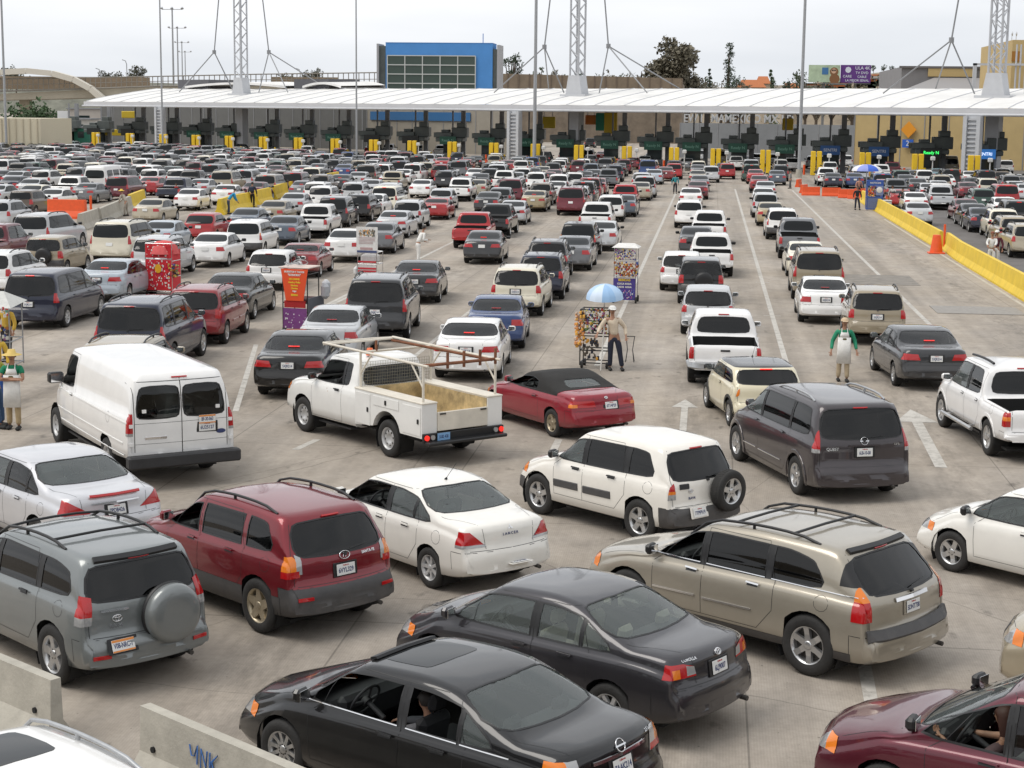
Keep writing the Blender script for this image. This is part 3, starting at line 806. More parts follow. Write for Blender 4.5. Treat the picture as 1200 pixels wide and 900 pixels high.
    if lite: return root
    # ---------------- hero details
    if seal.v: seal.build('window_trim', [M['black'], M['chrome']], root)
    sm = MB()
    for di, d in dobj:
        ax = 'L' if di['sgn'] < 0 else 'R'; pl = di['pl']
        S.strip(sm, pl+[pl[0]], ax, .007, .0012)
        # handle
        u = min(q[0] for q in pl)+.17; z = T['dlo'][0][1]-.13
        if len(doors) > 2 and di['k'] == 0 and T['kind'] != 'pickup': u += .14
        hb = MB(); p, n = S.hit(u, z, ax)
        S.strip(hb, [(u-.07, z), (u+.10, z)], ax, .055, .002, 0, 1); S.strip(hb, [(u-.10, z+.006), (u+.10, z+.010)], ax, .028, .022, .014, 0)
        hb.build('door_handle', [M['black'] if o.get('black_handle') else (M['chrome'] if o.get('chrome_handle') else P), M['black']], d, color)
        if o.get('moulding'):
            mw, mz_, mmat = o['moulding']; us = sorted(q[0] for q in pl)
            mb = MB(); S.strip(mb, [(us[0]+.10+(0.22 if di['k'] == 0 and len(doors) > 2 else 0), mz_+.01), (us[-1]-.03, mz_)], ax, mw, .003, .012)
            mb.build('side_moulding', M[mmat] if mmat in M else P, d, color)
    # trunk / tailgate seam, hood seam, fuel door
    if T['kind'] == 'sedan':
        a = T['tail'][0][0]-.015; dz = T['top'][8][1]
        S.strip(sm, [(-a, T['bump']+.04), (-a-.03, dz-.07)], 'B', .007, .0012); S.strip(sm, [(a, T['bump']+.04), (a+.03, dz-.07)], 'B', .007, .0012)
        for sg in (-1, 1): S.strip(sm, [(sg*(a+.05), .24), (sg*(hw*.80), T['rwin'][4]-1.02+.08)], 'T', .007, .0012)
    elif T['kind'] in ('suv', 'hatch', 'van'):
        a = hw*.86
        S.strip(sm, [(-a*.98, T['bump']+.03), (-a*.98, T['dlo'][0][1]), (-a*.80, H-.11)], 'B', .008, .0012); S.strip(sm, [(a*.98, T['bump']+.03), (a*.98, T['dlo'][0][1]), (a*.80, H-.11)], 'B', .008, .0012)
    if T['bump']:
        bu = T.get('bumpu', .42)
        for ax in 'LR': S.strip(sm, [(bu, T['bot'][0][1]+.05), (bu, T['bump']), (.06, T['bump'])], ax, .008, .0012)
        S.strip(sm, [(-hw*.8, T['bump']+.02), (hw*.8, T['bump']+.02)], 'B', .008, .0012)
    S.strip(sm, [(-hw*.80, T['head'][0][2]-0), (hw*.80, T['head'][0][2]-0)], 'F', .007, .0012)
    for sg in (-1, 1): S.strip(sm, [(sg*hw*.80, L-.5), (sg*hw*.84, T['dlo'][1][0]+.2)], 'T', .007, .0012)
    q = [(.14*math.cos(a)*.75, .10*math.sin(a)) for a in [2*math.pi*i/12 for i in range(13)]]
    fu, fz = T['ur']-.18, T['dlo'][0][1]-.17
    S.strip(sm, [(fu+x, fz+z) for x, z in q], 'L', .006, .0012)
    sm.build('panel_gaps', M['black'], root)
    if o.get('spoiler'): 
        sp = MB(); S.strip(sp, [(-hw*.62, T['rwin'][1]+.045), (hw*.62, T['rwin'][1]+.045)], 'B', .09, .004, .035); sp.build('spoiler', M[o['spoiler']] if o['spoiler'] in M else P, root, color)
    if T['kind'] in ('suv', 'van', 'hatch'):
        wp = MB(); z0 = T['rwin'][0]
        S.strip(wp, [(.02, z0+.02), (.40, z0+.05)], 'B', .014, .022, .012); p = S.hit(0, z0-.02, 'B'); wp.tube([p[0], p[0]+p[1]*.04], .022, 0, 8)
        wp.build('rear_wiper', M['black'], root)
    ex = MB(); ex.tube([(hw*.55, yo(-.02), T['bot'][0][1]-.02), (hw*.55, yo(.4), T['bot'][0][1]-.0)], .03, 0, 10, True); ex.build('exhaust_pipe', M['brake'], root)
    # interior
    if T.get('seats'):
        st = M[o.get('seat', 'seatd')]; z = T['sth']-.40
        sme = seat_mesh(st); bme = seat_mesh(st, True, hw*1.45)
        for x in (-.38, .38):
            s_ = link('seat', sme, root); s_.location = (x, yo(T['seatu'][1]), z)
        if not o.get('no_bench'): s_ = link('rear_seat', bme, root); s_.location = (0, yo(T['seatu'][0]), z+.02)
        d = MB(); du = T['wsh'][4]+.45; dz = T['dlo'][1][1]-.02
        cowl = T['dlo'][1][0]
        d.box(-hw*.82, hw*.82, yo(cowl-.28), yo(cowl+.18), dz-.38, dz-.02, 0, bev=.08)
        d.box(-.60, -.16, yo(cowl-.34), yo(cowl-.2), dz-.16, dz+.02, 0, bev=.05)
        d.box(-hw*.85, hw*.85, yo(T['seatu'][0]-.1), yo(cowl+.1), .30, .34)
        if T['kind'] == 'sedan': d.box(-hw*.72, hw*.72, yo(T['rwin'][4]-1.1), yo(T['seatu'][0]-.1), T['rwin'][0]-.10, T['rwin'][0]-.075)
        d.build('dashboard', M['dash'], root)
        steer(root, (-.38, yo(cowl-.44), dz-.02), M['dash'])
    if o.get('spare'):
        sm_, cx, cz, sr = o['spare']; p, n = S.hit(cx, cz, 'B')
        if sm_ == 'bare':
            tmm, rmm = wheel_mesh(sr, 'five', False, .21); sp = link('spare_wheel', tmm, root); sp.rotation_euler = (0, 0, R_(-90)); sp.location = p+V((0, -.16, 0)); link('rim', rmm, sp)
        else:
            b = MB(); b.lathe([(0, .21), (sr*.5, .215), (sr*.80, .205), (sr*.94, .18), (sr, .13), (sr*1.0, .03), (sr*.96, .0), (0, 0)], 40)
            cvm = P if sm_ == 'paint' else M[sm_]
            sp = b.build('spare_wheel_cover', cvm, root, color); sp.rotation_euler = (0, 0, R_(-90)); sp.location = p+V((0, -.05, 0))
            rb = MB(); rb.lathe([(sr*1.03, -.0), (sr*1.03, .05), (sr*.98, .06)], 40); r2 = rb.build('cover_rim', M['black'], sp)
    if o.get('antenna'):
        u = o['antenna']; p = S.hit(0, u, 'T')[0]; an = MB(); an.tube([p, p+V((0, -.03, .02))], .02); an.tube([p+V((0, -.02, .02)), p+V((0, -.28, .30))], .004, 0, 5); an.build('antenna', M['black'], root)
    for (txt, x, z, size, mname) in o.get('badges', ()):
        p, n = S.hit(x, z, 'B'); a = math.atan2(n.z, -n.y)
        m4 = Matrix.Translation(p+n*.004) @ Matrix.Rotation(math.atan2(n.x, -n.y), 4, 'Z') @ Matrix.Rotation(R_(90)-a, 4, 'X')
        text_mesh(txt, size, M[mname], 'badge_lettering', root, m4, .002, .001)
    for (x, z, r, kind_) in o.get('emblems', ()):
        p, n = S.hit(x, z, 'B'); xa = V((1, 0, 0))-n*n.x; xa.normalize(); ya = n.cross(xa); m4 = Matrix.Translation(p+n*.008) @ Matrix((xa, ya, n)).transposed().to_4x4(); e = MB()
        ring = lambda a, b, cx=0, cy=0, rt=.006: e.tube([m4 @ V((cx+a*math.cos(q), cy+b*math.sin(q), 0)) for q in [2*math.pi*i/20 for i in range(21)]], rt, 0, 6, False)
        if kind_ == 'ovals': ring(r, r*.68); ring(r*.36, r*.62); ring(r*.72, r*.24, 0, r*.36)
        elif kind_ == 'bar': ring(r, r); e.box(-r*1.25, r*1.25, -.008, .008, -.003, .006, 0, m4)
        elif kind_ == 'h': ring(r, r*.62); e.tube([m4 @ V((-r*.35, -r*.3, 0)), m4 @ V((-r*.1, r*.35, 0))], .006); e.tube([m4 @ V((r*.1, -r*.35, 0)), m4 @ V((r*.35, r*.3, 0))], .006); e.tube([m4 @ V((-r*.25, 0, 0)), m4 @ V((r*.25, 0, 0))], .006)
        elif kind_ == 'diamonds':
            for q in (90, 210, 330):
                d_ = V((math.cos(R_(q)), math.sin(R_(q)), 0)); pp = V((-d_.y, d_.x, 0)); e.add([m4 @ v for v in (V((0, 0, .003)), d_*r*.5+pp*r*.3, d_*r, d_*r*.5-pp*r*.3)], [(0, 1, 2, 3)])
        elif kind_ == 'oval': e.add([m4 @ V((r*math.cos(q), r*.42*math.sin(q), .003)) for q in [2*math.pi*i/20 for i in range(20)]], [tuple(range(20))])
        elif kind_ == 'disc': ring(r, r); e.add([m4 @ V((r*.8*math.cos(q), r*.8*math.sin(q), .001)) for q in [2*math.pi*i/20 for i in range(20)]], [tuple(range(20))])
        e.build('emblem', M['plate_ink'] if kind_ == 'oval' else M['chrome'], root)
    if o.get('garnish'):
        z, w_, h_ = o['garnish'][:3]; g = MB(); S.strip(g, [(-w_, z), (w_, z)], 'B', h_, .012, .014); g.build('tailgate_garnish', M[o['garnish'][3]] if o['garnish'][3] in M else P, root, color)
    if o.get('reflectors'):
        g = MB()
        for sg in (-1, 1): S.strip(g, [(sg*(hw*.62), o['reflectors']), (sg*hw*.86, o['reflectors'])], 'B', .05, .006, .01)
        g.build('rear_reflectors', M['red'], root)
    root['_S'] = 0
    del root['_S']
    SH[root.name] = S
    return root
SH = {}
def placen(root, T, pts, verbose=False):
    """stand the car where several of its points (x, u from the rear, z) are seen at photo pixels: best rigid fit on the ground"""
    A = [V((p[0], p[1]-T['L']/2)) for p, q in pts]; B = [at(*q, p[2]).xy for p, q in pts]; n = len(A)
    ca = sum(A, V((0, 0)))/n; cb = sum(B, V((0, 0)))/n
    sn = sum((a-ca).x*(b-cb).y-(a-ca).y*(b-cb).x for a, b in zip(A, B)); cs = sum((a-ca).dot(b-cb) for a, b in zip(A, B)); h = math.atan2(sn, cs); q = Matrix.Rotation(h, 2)
    o = cb-q @ ca; root.location = (o.x, o.y, 0); root.rotation_euler = (0, 0, h)
    if VERB: print('placen', root.name, round(math.degrees(h), 1), 'scale', round(math.hypot(sn, cs)/sum((a-ca).length_squared for a in A), 3), [round((q @ a+o-b).length, 2) for a, b in zip(A, B)])
    return root
VERB = False
def mir(T): return (-(T['W']/2+.15), T['dlo'][1][0]-.06, T['dlo'][1][1]+.08)
def fl(T): return (-(T['W']/2-.03), T['uf'], 0)
def rl(T): return (-(T['W']/2-.03), T['ur'], 0)
def rr(T): return ((T['W']/2-.03), T['ur'], 0)
def place(root, ref, px, py, heading, **k):
    """stand the car so that local point ref is seen at photo pixel px,py; heading in degrees, anticlockwise from the lane direction"""
    p = at(px, py, ref[2]); a = R_(heading); q = Matrix.Rotation(a, 3, 'Z') @ V((ref[0], ref[1], 0))
    root.location = (p.x-q.x, p.y-q.y, 0); root.rotation_euler = (0, 0, a)
    return root
# ---------------------------------------------------------------- the ground
def ground_mat():
    m = bpy.data.materials.new('worn_concrete'); m.use_nodes = True; t = m.node_tree; b = t.nodes['Principled BSDF']; N = t.nodes.new; Lk = t.links.new
    b.inputs['Roughness'].default_value = .85; b.inputs['Specular IOR Level'].default_value = .25
    co = N('ShaderNodeTexCoord')
    def noise(scale, sxy, det=6, ro=.6):
        mp = N('ShaderNodeMapping'); mp.inputs['Scale'].default_value = (*sxy, 1); Lk(co.outputs['Object'], mp.inputs[0])
        n = N('ShaderNodeTexNoise'); n.inputs['Scale'].default_value = scale; n.inputs['Detail'].default_value = det; n.inputs['Roughness'].default_value = ro; Lk(mp.outputs[0], n.inputs['Vector']); return n.outputs[0]
    def rng(s, a, b_, c, d):
        r = N('ShaderNodeMapRange'); r.inputs[1].default_value = a; r.inputs[2].default_value = b_; r.inputs[3].default_value = c; r.inputs[4].default_value = d; Lk(s, r.inputs[0]); return r.outputs[0]
    def mul(a, b_):
        x = N('ShaderNodeMath'); x.operation = 'MULTIPLY'; Lk(a, x.inputs[0])
        if isinstance(b_, float): x.inputs[1].default_value = b_
        else: Lk(b_, x.inputs[1])
        return x.outputs[0]
    big = rng(noise(.10, (1, .35)), .3, .7, .86, 1.12)
    streak = rng(noise(.9, (1, .035), 4), .35, .7, 1.10, .74)
    fine = rng(noise(9, (1, 1), 8, .75), .2, .8, .84, 1.16)
    mott = rng(noise(1.3, (1, .8), 7, .7), .3, .72, .80, 1.14)
    spots = mul(rng(noise(1.9, (1, .6), 5, .55), .64, .72, 1.0, .58), rng(noise(14, (1, .8), 3, .5), .70, .74, 1.0, .55))       # oil and rubber stains
    v = mul(mul(mul(mul(big, streak), fine), mott), spots)
    # broom grooves across the lane
    wv = N('ShaderNodeTexWave'); wv.bands_direction = 'X'; wv.inputs['Scale'].default_value = 9; wv.inputs['Distortion'].default_value = 1.2; wv.inputs['Detail'].default_value = 1; Lk(co.outputs['Object'], wv.inputs[0])
    v = mul(v, rng(wv.outputs[1], 0, 1, .955, 1.03))
    # oil drip band in the middle of each lane, and fine cracks
    s0 = N('ShaderNodeSeparateXYZ'); Lk(co.outputs['Object'], s0.inputs[0]); a0 = N('ShaderNodeMath'); a0.operation = 'ADD'; Lk(s0.outputs[0], a0.inputs[0]); a0.inputs[1].default_value = .35
    p0 = N('ShaderNodeMath'); p0.operation = 'PINGPONG'; Lk(a0.outputs[0], p0.inputs[0]); p0.inputs[1].default_value = 2.65
    band = rng(p0.outputs[0], .1, 1.0, 1, 0); dn = rng(noise(2.2, (1, .25), 7, .7), .42, .68, 0, .42); bb0 = mul(band, dn)
    iv = N('ShaderNodeMath'); iv.operation = 'SUBTRACT'; iv.inputs[0].default_value = 1; Lk(bb0, iv.inputs[1]); v = mul(v, iv.outputs[0])
    vo = N('ShaderNodeTexVoronoi'); vo.feature = 'DISTANCE_TO_EDGE'; vo.inputs['Scale'].default_value = .22; wn = N('ShaderNodeTexNoise'); wn.inputs['Scale'].default_value = 1.2; wn.inputs['Detail'].default_value = 5
    Lk(co.outputs['Object'], wn.inputs['Vector']); wa = N('ShaderNodeMix'); wa.data_type = 'VECTOR'; wa.inputs[0].default_value = .12; Lk(co.outputs['Object'], wa.inputs[4]); Lk(wn.outputs[1], wa.inputs[5]); Lk(wa.outputs[1], vo.inputs['Vector'])
    v = mul(v, rng(vo.outputs[0], .0008, .0022, .70, 1.0))
    # tar-filled slab joints along the lane and across it
    sx = N('ShaderNodeSeparateXYZ'); Lk(co.outputs['Object'], sx.inputs[0])
    def joint(out, off, per, w):
        a = N('ShaderNodeMath'); a.operation = 'ADD'; Lk(out, a.inputs[0]); a.inputs[1].default_value = off
        p = N('ShaderNodeMath'); p.operation = 'PINGPONG'; Lk(a.outputs[0], p.inputs[0]); p.inputs[1].default_value = per/2
        return rng(p.outputs[0], w, w*1.8, .62, 1.0)
    v = mul(v, joint(sx.outputs[0], -.6, 5.3, .009)); v = mul(v, joint(sx.outputs[1], 2, 6.1, .010))
    mm = N('ShaderNodeMix'); mm.data_type = 'RGBA'; mm.blend_type = 'MULTIPLY'; mm.inputs[0].default_value = 1
    hue = N('ShaderNodeMix'); hue.data_type = 'RGBA'; Lk(rng(noise(.35, (1, .4)), .35, .65, 0, 1), hue.inputs[0]); hue.inputs[6].default_value = (.375, .325, .268, 1); hue.inputs[7].default_value = (.360, .322, .280, 1)
    Lk(hue.outputs[2], mm.inputs[6]); Lk(v, mm.inputs[7]); Lk(mm.outputs[2], b.inputs['Base Color'])
    bp = N('ShaderNodeBump'); bp.inputs['Strength'].default_value = .35; bp.inputs['Distance'].default_value = .01; Lk(mul(fine, rng(wv.outputs[1], 0, 1, .8, 1.0)), bp.inputs['Height']); Lk(bp.outputs[0], b.inputs['Normal'])
    return m
g = MB(); g.quad((-4000, -80, 0), (4000, -80, 0), (4000, 6000, 0), (-4000, 6000, 0)); tag(g.build('ground', ground_mat()), kind='structure')
asph = mat('dark_asphalt', (.135, .125, .118), .9, noise=.22, nscale=.8, bump=.3, bscale=20)
g = MB(); g.quad((12.75, 40, .004), (60, 40, .004), (60, 230, .004), (12.75, 230, .004)); tag(g.build('side_road', asph), kind='structure')
def wornpaint(name, col, ground=(.27, .25, .22), k=.5):
    m = mat(name, col, .7); t = m.node_tree; b = t.nodes['Principled BSDF']; co = t.nodes.new('ShaderNodeTexCoord'); n = t.nodes.new('ShaderNodeTexNoise'); n.inputs['Scale'].default_value = 3; n.inputs['Detail'].default_value = 9; n.inputs['Roughness'].default_value = .8
    t.links.new(co.outputs['Object'], n.inputs['Vector']); r = t.nodes.new('ShaderNodeMapRange'); r.inputs[1].default_value = k-.06; r.inputs[2].default_value = k+.10; t.links.new(n.outputs[0], r.inputs[0])
    mx = t.nodes.new('ShaderNodeMix'); mx.data_type = 'RGBA'; t.links.new(r.outputs[0], mx.inputs[0]); mx.inputs[6].default_value = (*col, 1); mx.inputs[7].default_value = (*ground, 1); t.links.new(mx.outputs[2], b.inputs['Base Color']); return m
wp = wornpaint('worn_white_road_paint', (.50, .475, .43), k=.54)
mk = MB(); zz = .004
def line(x0, y0, x1, y1, wd=.16):
    d = V((x1-x0, y1-y0)); d.normalize(); n = V((-d.y, d.x))*wd/2
    mk.quad((x0-n.x, y0-n.y, zz), (x1-n.x, y1-n.y, zz), (x1+n.x, y1+n.y, zz), (x0+n.x, y0+n.y, zz))
line(7.5, 54, 7.5, 160); line(2.28, 44, 2.28, 161); line(-3.0, 47, -3.0, 150); line(-8.3, 44, -8.3, 60, .14); line(-13.65, 60, -13.65, 120); line(11.75, 40, 11.75, 118, .14)
line(*at(457, 325).xy, *at(357, 372).xy); line(*at(372, 515).xy, *at(346, 527).xy); line(*at(1013, 780).xy, *at(1022, 828).xy, .17); line(*at(655, 515).xy, *at(645, 535).xy); line(*at(300, 404).xy, *at(276, 482).xy, .14)
for y in range(60, 150, 12):
    for x in (7.5, 2.28, -3.0): line(x-.30, y, x-.09, y, .08); line(x+.09, y, x+.30, y, .08)
def arrow(x, y, rz, s=1):
    m4 = TM((x, y, zz+.001), rz=rz, s=s)
    mk.add([m4 @ V(p) for p in ((-.07, 0, 0), (.07, 0, 0), (.07, 2.998, 0), (-.07, 2.998, 0), (-.28, 3.0, 0), (.28, 3.0, 0), (0, 4.0, 0))], [(0, 1, 2, 3), (4, 5, 6)])
a0, a1 = at(1103, 548), at(1067, 480); arrow(a0.x, a0.y, math.atan2(-(a1.x-a0.x), a1.y-a0.y), (a1-a0).length/4.0)
a0, a1 = at(800, 508), at(803, 470); arrow(a0.x, a0.y, math.atan2(-(a1.x-a0.x), a1.y-a0.y), (a1-a0).length/4.0*1.05)
tag(mk.build('road_markings', wp), kind='structure')
# steel road plates and patches
pm = mat('patch_asphalt', (.21, .19, .165), .8, noise=.3, nscale=2)
p = MB(); c = at(1030, 328); p.box(c.x-1.5, c.x+1.5, c.y-2.2, c.y+2.2, .002, .010); o = p.build('road_patch', pm); tag(o, kind='structure')
p = MB(); c = at(1143, 364); p.box(c.x-1.5, c.x+1.6, c.y-1.2, c.y+1.2, .002, .022); o = p.build('steel_road_plate', mat('road_plate', (.27, .25, .225), .6, metal=.1, noise=.2)); tag(o, 'dark steel plate lying on the empty lane left of the yellow barrier', 'road plate')

# ---------------------------------------------------------------- barriers
JP = [(-.30, 0), (.30, 0), (.30, .07), (.16, .30), (.085, .81), (-.085, .81), (-.16, .30), (-.30, .07)]
def jersey(a, b, h=.81, wd=1.0):
    a, b = V(a), V(b); d = (b-a); L = d.length; rz = math.atan2(d.y, d.x); m4 = TM((a.x, a.y, 0), rz=rz); mb = MB()
    n = len(JP); vs = []; g = .012
    for k, x in enumerate((g, L-g)):
        vs += [m4 @ V((x, y*wd, z*h/.81)) for y, z in JP]
    mb.add(vs, [tuple(range(n)), tuple(range(n, 2*n))[::-1]]+[(i, n+i, n+(i+1) % n, (i+1) % n) for i in range(n)])
    return mb
conc = mat('cast_concrete', (.40, .375, .32), .85, noise=.16, nscale=3, bump=.3, bscale=25)
def flatbar(a, b, name, label, h, t=.16):
    a, b = V(a), V(b); d = b-a; L = d.length; m4 = TM((a.x, a.y, 0), rz=math.atan2(d.y, d.x)); mb = MB()
    mb.add([m4 @ V((x, y, z)) for x in (0, L) for y, z in ((-.28, 0), (.28, 0), (.26, .10), (t/2, .35), (t/2*.8, h), (-t/2*.8, h), (-t/2, .35), (-.26, .10))], [tuple(range(8)), tuple(range(8, 16))[::-1]]+[(i, 8+i, 8+(i+1) % 8, (i+1) % 8) for i in range(8)])
    o = mb.build(name, conc); tag(o, label, 'barrier', 'concrete barriers at the near left edge'); return o, m4, L
cb, m4, L = flatbar((-9.6, 19.1), (-6.94, 17.18), 'concrete_barrier', 'plain grey concrete barrier beside the silver off-roader at the left edge', .83)
o2 = MB(); o2.tube([m4 @ V((L-.30, -.10, .42)), m4 @ V((L-.30, -.07, .42))], .035, 0, 8); o2.build('lifting_hole', M['under'], cb)
cb, m4, L = flatbar((-5.72, 16.55), (-3.2, 14.65), 'concrete_barrier', 'grey concrete barrier with blue graffiti in front of the black sedan', .83)
o2 = MB(); o2.tube([m4 @ V((.25, -.10, .42)), m4 @ V((.25, -.07, .42))], .035, 0, 8); o2.build('lifting_hole', M['under'], cb)
gr = MB()
for st in ([(0, .2), (.03, .09), (.08, .1), (.13, .22), (.12, .02)], [(.18, .0), (.19, .2), (.27, .02), (.29, .2)], [(.34, .2), (.33, 0), (.36, .11), (.46, .2), (.37, .11), (.40, .02), (.50, .0), (.52, -.08), (.44, -.12)]):
    gr.tube([m4 @ V((.90+x*1.0, -.085+(-.012)*(1-(.38+z)/.83), .46+z)) for x, z in st], .009, 0, 5)
gr.build('graffiti', mat('blue_spray_paint', (.05, .15, .42), .6), cb)
ycol = mat('yellow_barrier_paint', (.72, .50, .03), .6, noise=.12, nscale=1.5)
where = ['', 'first', 'second', 'third', 'fourth', 'fifth', 'sixth', 'seventh', 'eighth', 'ninth', 'tenth', 'eleventh', 'twelfth', 'thirteenth', 'fourteenth', 'fifteenth', 'sixteenth', 'seventeenth', 'eighteenth', 'nineteenth', 'twentieth', 'twenty-first', 'twenty-second', 'twenty-third', 'twenty-fourth']
ys = [61.5, 67.6, 73.7, 79.8, 85.7, 92.6, 98.7, 104.8, 110.9, 117, 123.1, 129.2, 135.3, 141.4]
for i, (y0, y1) in enumerate(zip(ys, ys[1:])):
    if i == 4: x0, x1 = 12.28, 12.5
    else: x0 = x1 = 12.28
    o = jersey((x0, y0+(.35 if i == 5 else 0)), (x1, y1-(.55 if i == 4 else 0)), .9).build('jersey_barrier', ycol)
    tag(o, 'yellow concrete barrier %s' % ('at the near end of the lane divider, cut by the frame' if i == 0 else 'behind the orange cone at the gap' if i == 4 else 'at the far end of the divider by the kiosk' if i == len(ys)-2 else '%s from the near end of the lane divider' % where[i+1]), 'barrier', 'yellow barriers dividing the lanes')
# orange cone / delineator at the gap
och = mat('orange_plastic', (.78, .10, .02), .5, noise=.1)
ob = empty('safety_cone', at(1097, 297)); tag(ob, 'orange safety cone with square base beside the gap in the yellow barrier', 'cone')
m_ = MB(); m_.box(-.42, .42, -.36, .36, 0, .07, 0, bev=.02); m_.build('base', och, ob)
m_ = MB(); m_.tube([(0, 0, .07), (0, 0, .95)], [.33, .20], 0, 16); m_.build('body', och, ob)
ob = empty('delineator_post', at(1106, 293)); tag(ob, 'thin orange post standing by the safety cone at the yellow barrier', 'post')
m_ = MB(); m_.tube([(0, 0, .03), (0, 0, 1.35)], .06, 0, 10); m_.build('post', och, ob); m_ = MB(); m_.tube([(0, 0, 0), (0, 0, .05)], .2, 0, 12); m_.build('base', M['black'], ob)
# orange water barriers
def water_barrier(p, rz, label, col=och, s=1, grp='orange water-filled barriers'):
    mb = MB(); pr = [(-.30, 0), (.30, 0), (.30, .12), (.18, .40), (.13, .95), (-.13, .95), (-.18, .40), (-.30, .12)]
    vs = []
    for x, t in ((-1.0, .9), (-.9, 1), (.9, 1), (1.0, .9)): vs += [(x, y*t, z) for y, z in pr]
    fs = [tuple(range(8)), tuple(range(24, 32))[::-1]]
    for k in range(3): fs += [(8*k+i, 8*k+8+i, 8*k+8+(i+1) % 8, 8*k+(i+1) % 8) for i in range(8)]
    mb.add(vs, fs); 
    for x in (-.5, .5): mb.box(x-.16, x+.16, -.315, .315, -.0, .10)
    o = mb.build('water_barrier', col); o.location = p; o.rotation_euler = (0, 0, rz); o.scale = (s, s, s); tag(o, label, 'barrier', grp); return o
for i, (px, py, a) in enumerate([(936, 219, 75), (942, 226, 70), (950, 229, 8), (974, 230, 5), (993, 232, 0), (1004, 233, 0), (1012, 231, -5)]):
    water_barrier(at(px, py), R_(a), ['orange water barrier, leftmost, end-on beside the tall lamp post', 'orange water barrier turned end-on just right of the leftmost one', 'widest orange water barrier facing the camera, left end of the row', 'orange water barrier in the middle of the row, with a notch at its foot', 'orange water barrier third from the left in the facing row', 'orange water barrier beside the person at the blue kiosk', 'orange water barrier partly hidden behind the kiosk vendor'][i], s=.78)
water_barrier(at(79, 256), R_(-4), 'lone orange water barrier beside the silver boxy wagon at the left', s=1.25)
ob = empty('delineator_post', at(107, 260)); tag(ob, 'tall thin orange post beside the lone orange water barrier at the left', 'post')
m_ = MB(); m_.tube([(0, 0, .05), (0, 0, 1.6)], .08, 0, 8); m_.build('post', och, ob); m_ = MB(); m_.tube([(0, 0, 0), (0, 0, .06)], .25, 0, 10); m_.build('base', och, ob)
# slanting line of grey then yellow barriers between the left queues
yb = [((94, 270), (116, 262)), ((116, 263), (135, 254)), ((135, 254), (152, 246))]
for i, (a, b) in enumerate(yb):
    o = jersey(at(*a), at(*b), .95, 1.3).build('jersey_barrier', conc); tag(o, 'grey barrier %s near the vendor in the yellow hat' % ['with its end facing the white off-roader', 'in the middle of three', 'reaching the yellow ones'][i], 'barrier', 'concrete barriers between the left queues')
for i, (a, b) in enumerate([((152, 246), (168, 239)), ((257, 252), (276, 246)), ((276, 246), (296, 242)), ((299, 240), (316, 236)), ((320, 234), (335, 229)), ((340, 228), (354, 224)), ((358, 225), (375, 219)), ((375, 219), (396, 214))]):
    o = jersey(at(*a), at(*b), 1.05, 1.2).build('jersey_barrier', ycol); tag(o, 'yellow barrier %s in the left queues' % ['at the foot of the beige sedan', 'with a blue-clad vendor leaning on it', 'left of the man with the backpack', 'right of the man with the backpack', 'left of the taupe minivan', 'right of the taupe minivan', 'below the vendor in the cap', 'farthest right behind the cream off-roader'][i], 'barrier', 'yellow barriers between the left queues')

# ---------------------------------------------------------------- the inspection hall
BA, BB = V((-100.0, 285.0, 0)), V((36.0, 196.0, 0)); BD = (BB-BA).normalized(); BN = V((BD.y, -BD.x, 0)); BN = BN if BN.y < 0 else -BN     # BN points to the camera side
def on_line(px, off=0.0):
    """point of the booth line (shifted off metres towards the camera) seen in photo column px"""
    v = RM @ V((px-600, 450-180, -FPX)); A = BA+BN*off
    t = (A.x*BD.y-A.y*BD.x)/(v.x*BD.y-v.y*BD.x); return V((v.x*t, v.y*t, 0))
LA = math.atan2(BD.y, BD.x)
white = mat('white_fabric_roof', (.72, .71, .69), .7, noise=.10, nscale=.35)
lg = mat('light_grey_painted_steel', (.50, .51, .53), .5, noise=.06, nscale=1)
mg = mat('mid_grey_steel', (.26, .265, .275), .55, noise=.08, nscale=1)
dk = mat('dark_booth_steel', (.095, .11, .105), .5, noise=.2, nscale=1)
dkg = mat('booth_glass', (.02, .03, .03), .08)
c0 = on_line(103, 6); c1 = on_line(1330, 6); CL = (c1-c0).length
canopy = empty('canopy', c0, LA); tag(canopy, 'long white fabric canopy roof spanning all the inspection booths', 'canopy')
def loc_x(px, off=6): return (on_line(px, off)-c0).dot(BD)
ZB = 7.05
m_ = MB(); nb = int(CL/4.6); step = CL/nb; dep = 15.0
for i in range(nb):      # fabric bays sag between ribs
    x0 = i*step; K = 6; J = 8; vs = []
    for a in range(K+1):
        u = a/K; sag = -.06*math.sin(math.pi*u)
        for j in range(J+1):
            v = j/J; vs.append((x0+u*step, v*dep, ZB+.75+2.35*v**.8+sag*.5))
    m_.add(vs, [(a*(J+1)+j, (a+1)*(J+1)+j, (a+1)*(J+1)+j+1, a*(J+1)+j+1) for a in range(K) for j in range(J)], 0, True)
m_.build('fabric_roof', white, canopy)
m_ = MB()
for i in range(nb+1):
    x0 = i*step; m_.tube([(x0, v/8*dep, ZB+.76+2.35*(v/8)**.8) for v in range(9)], .07, 0, 6)
rb = m_.build('roof_ribs', lg, canopy)
m_ = MB(); m_.box(-.3, CL, -.35, .0, ZB+.05, ZB+.72); m_.build('fascia', mat('canopy_fascia', (.56, .56, .57), .5, noise=.05, nscale=.3), canopy)
m_ = MB(); m_.tube([(-.3, -.6, ZB), (CL, -.6, ZB)], .16, 0, 8); m_.build('gutter_pipe', lg, canopy)
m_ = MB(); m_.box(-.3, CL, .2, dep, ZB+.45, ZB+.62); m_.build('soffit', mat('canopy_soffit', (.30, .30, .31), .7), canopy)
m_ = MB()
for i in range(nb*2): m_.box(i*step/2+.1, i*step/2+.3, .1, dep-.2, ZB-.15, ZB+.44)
m_.build('roof_beams', mg, canopy)
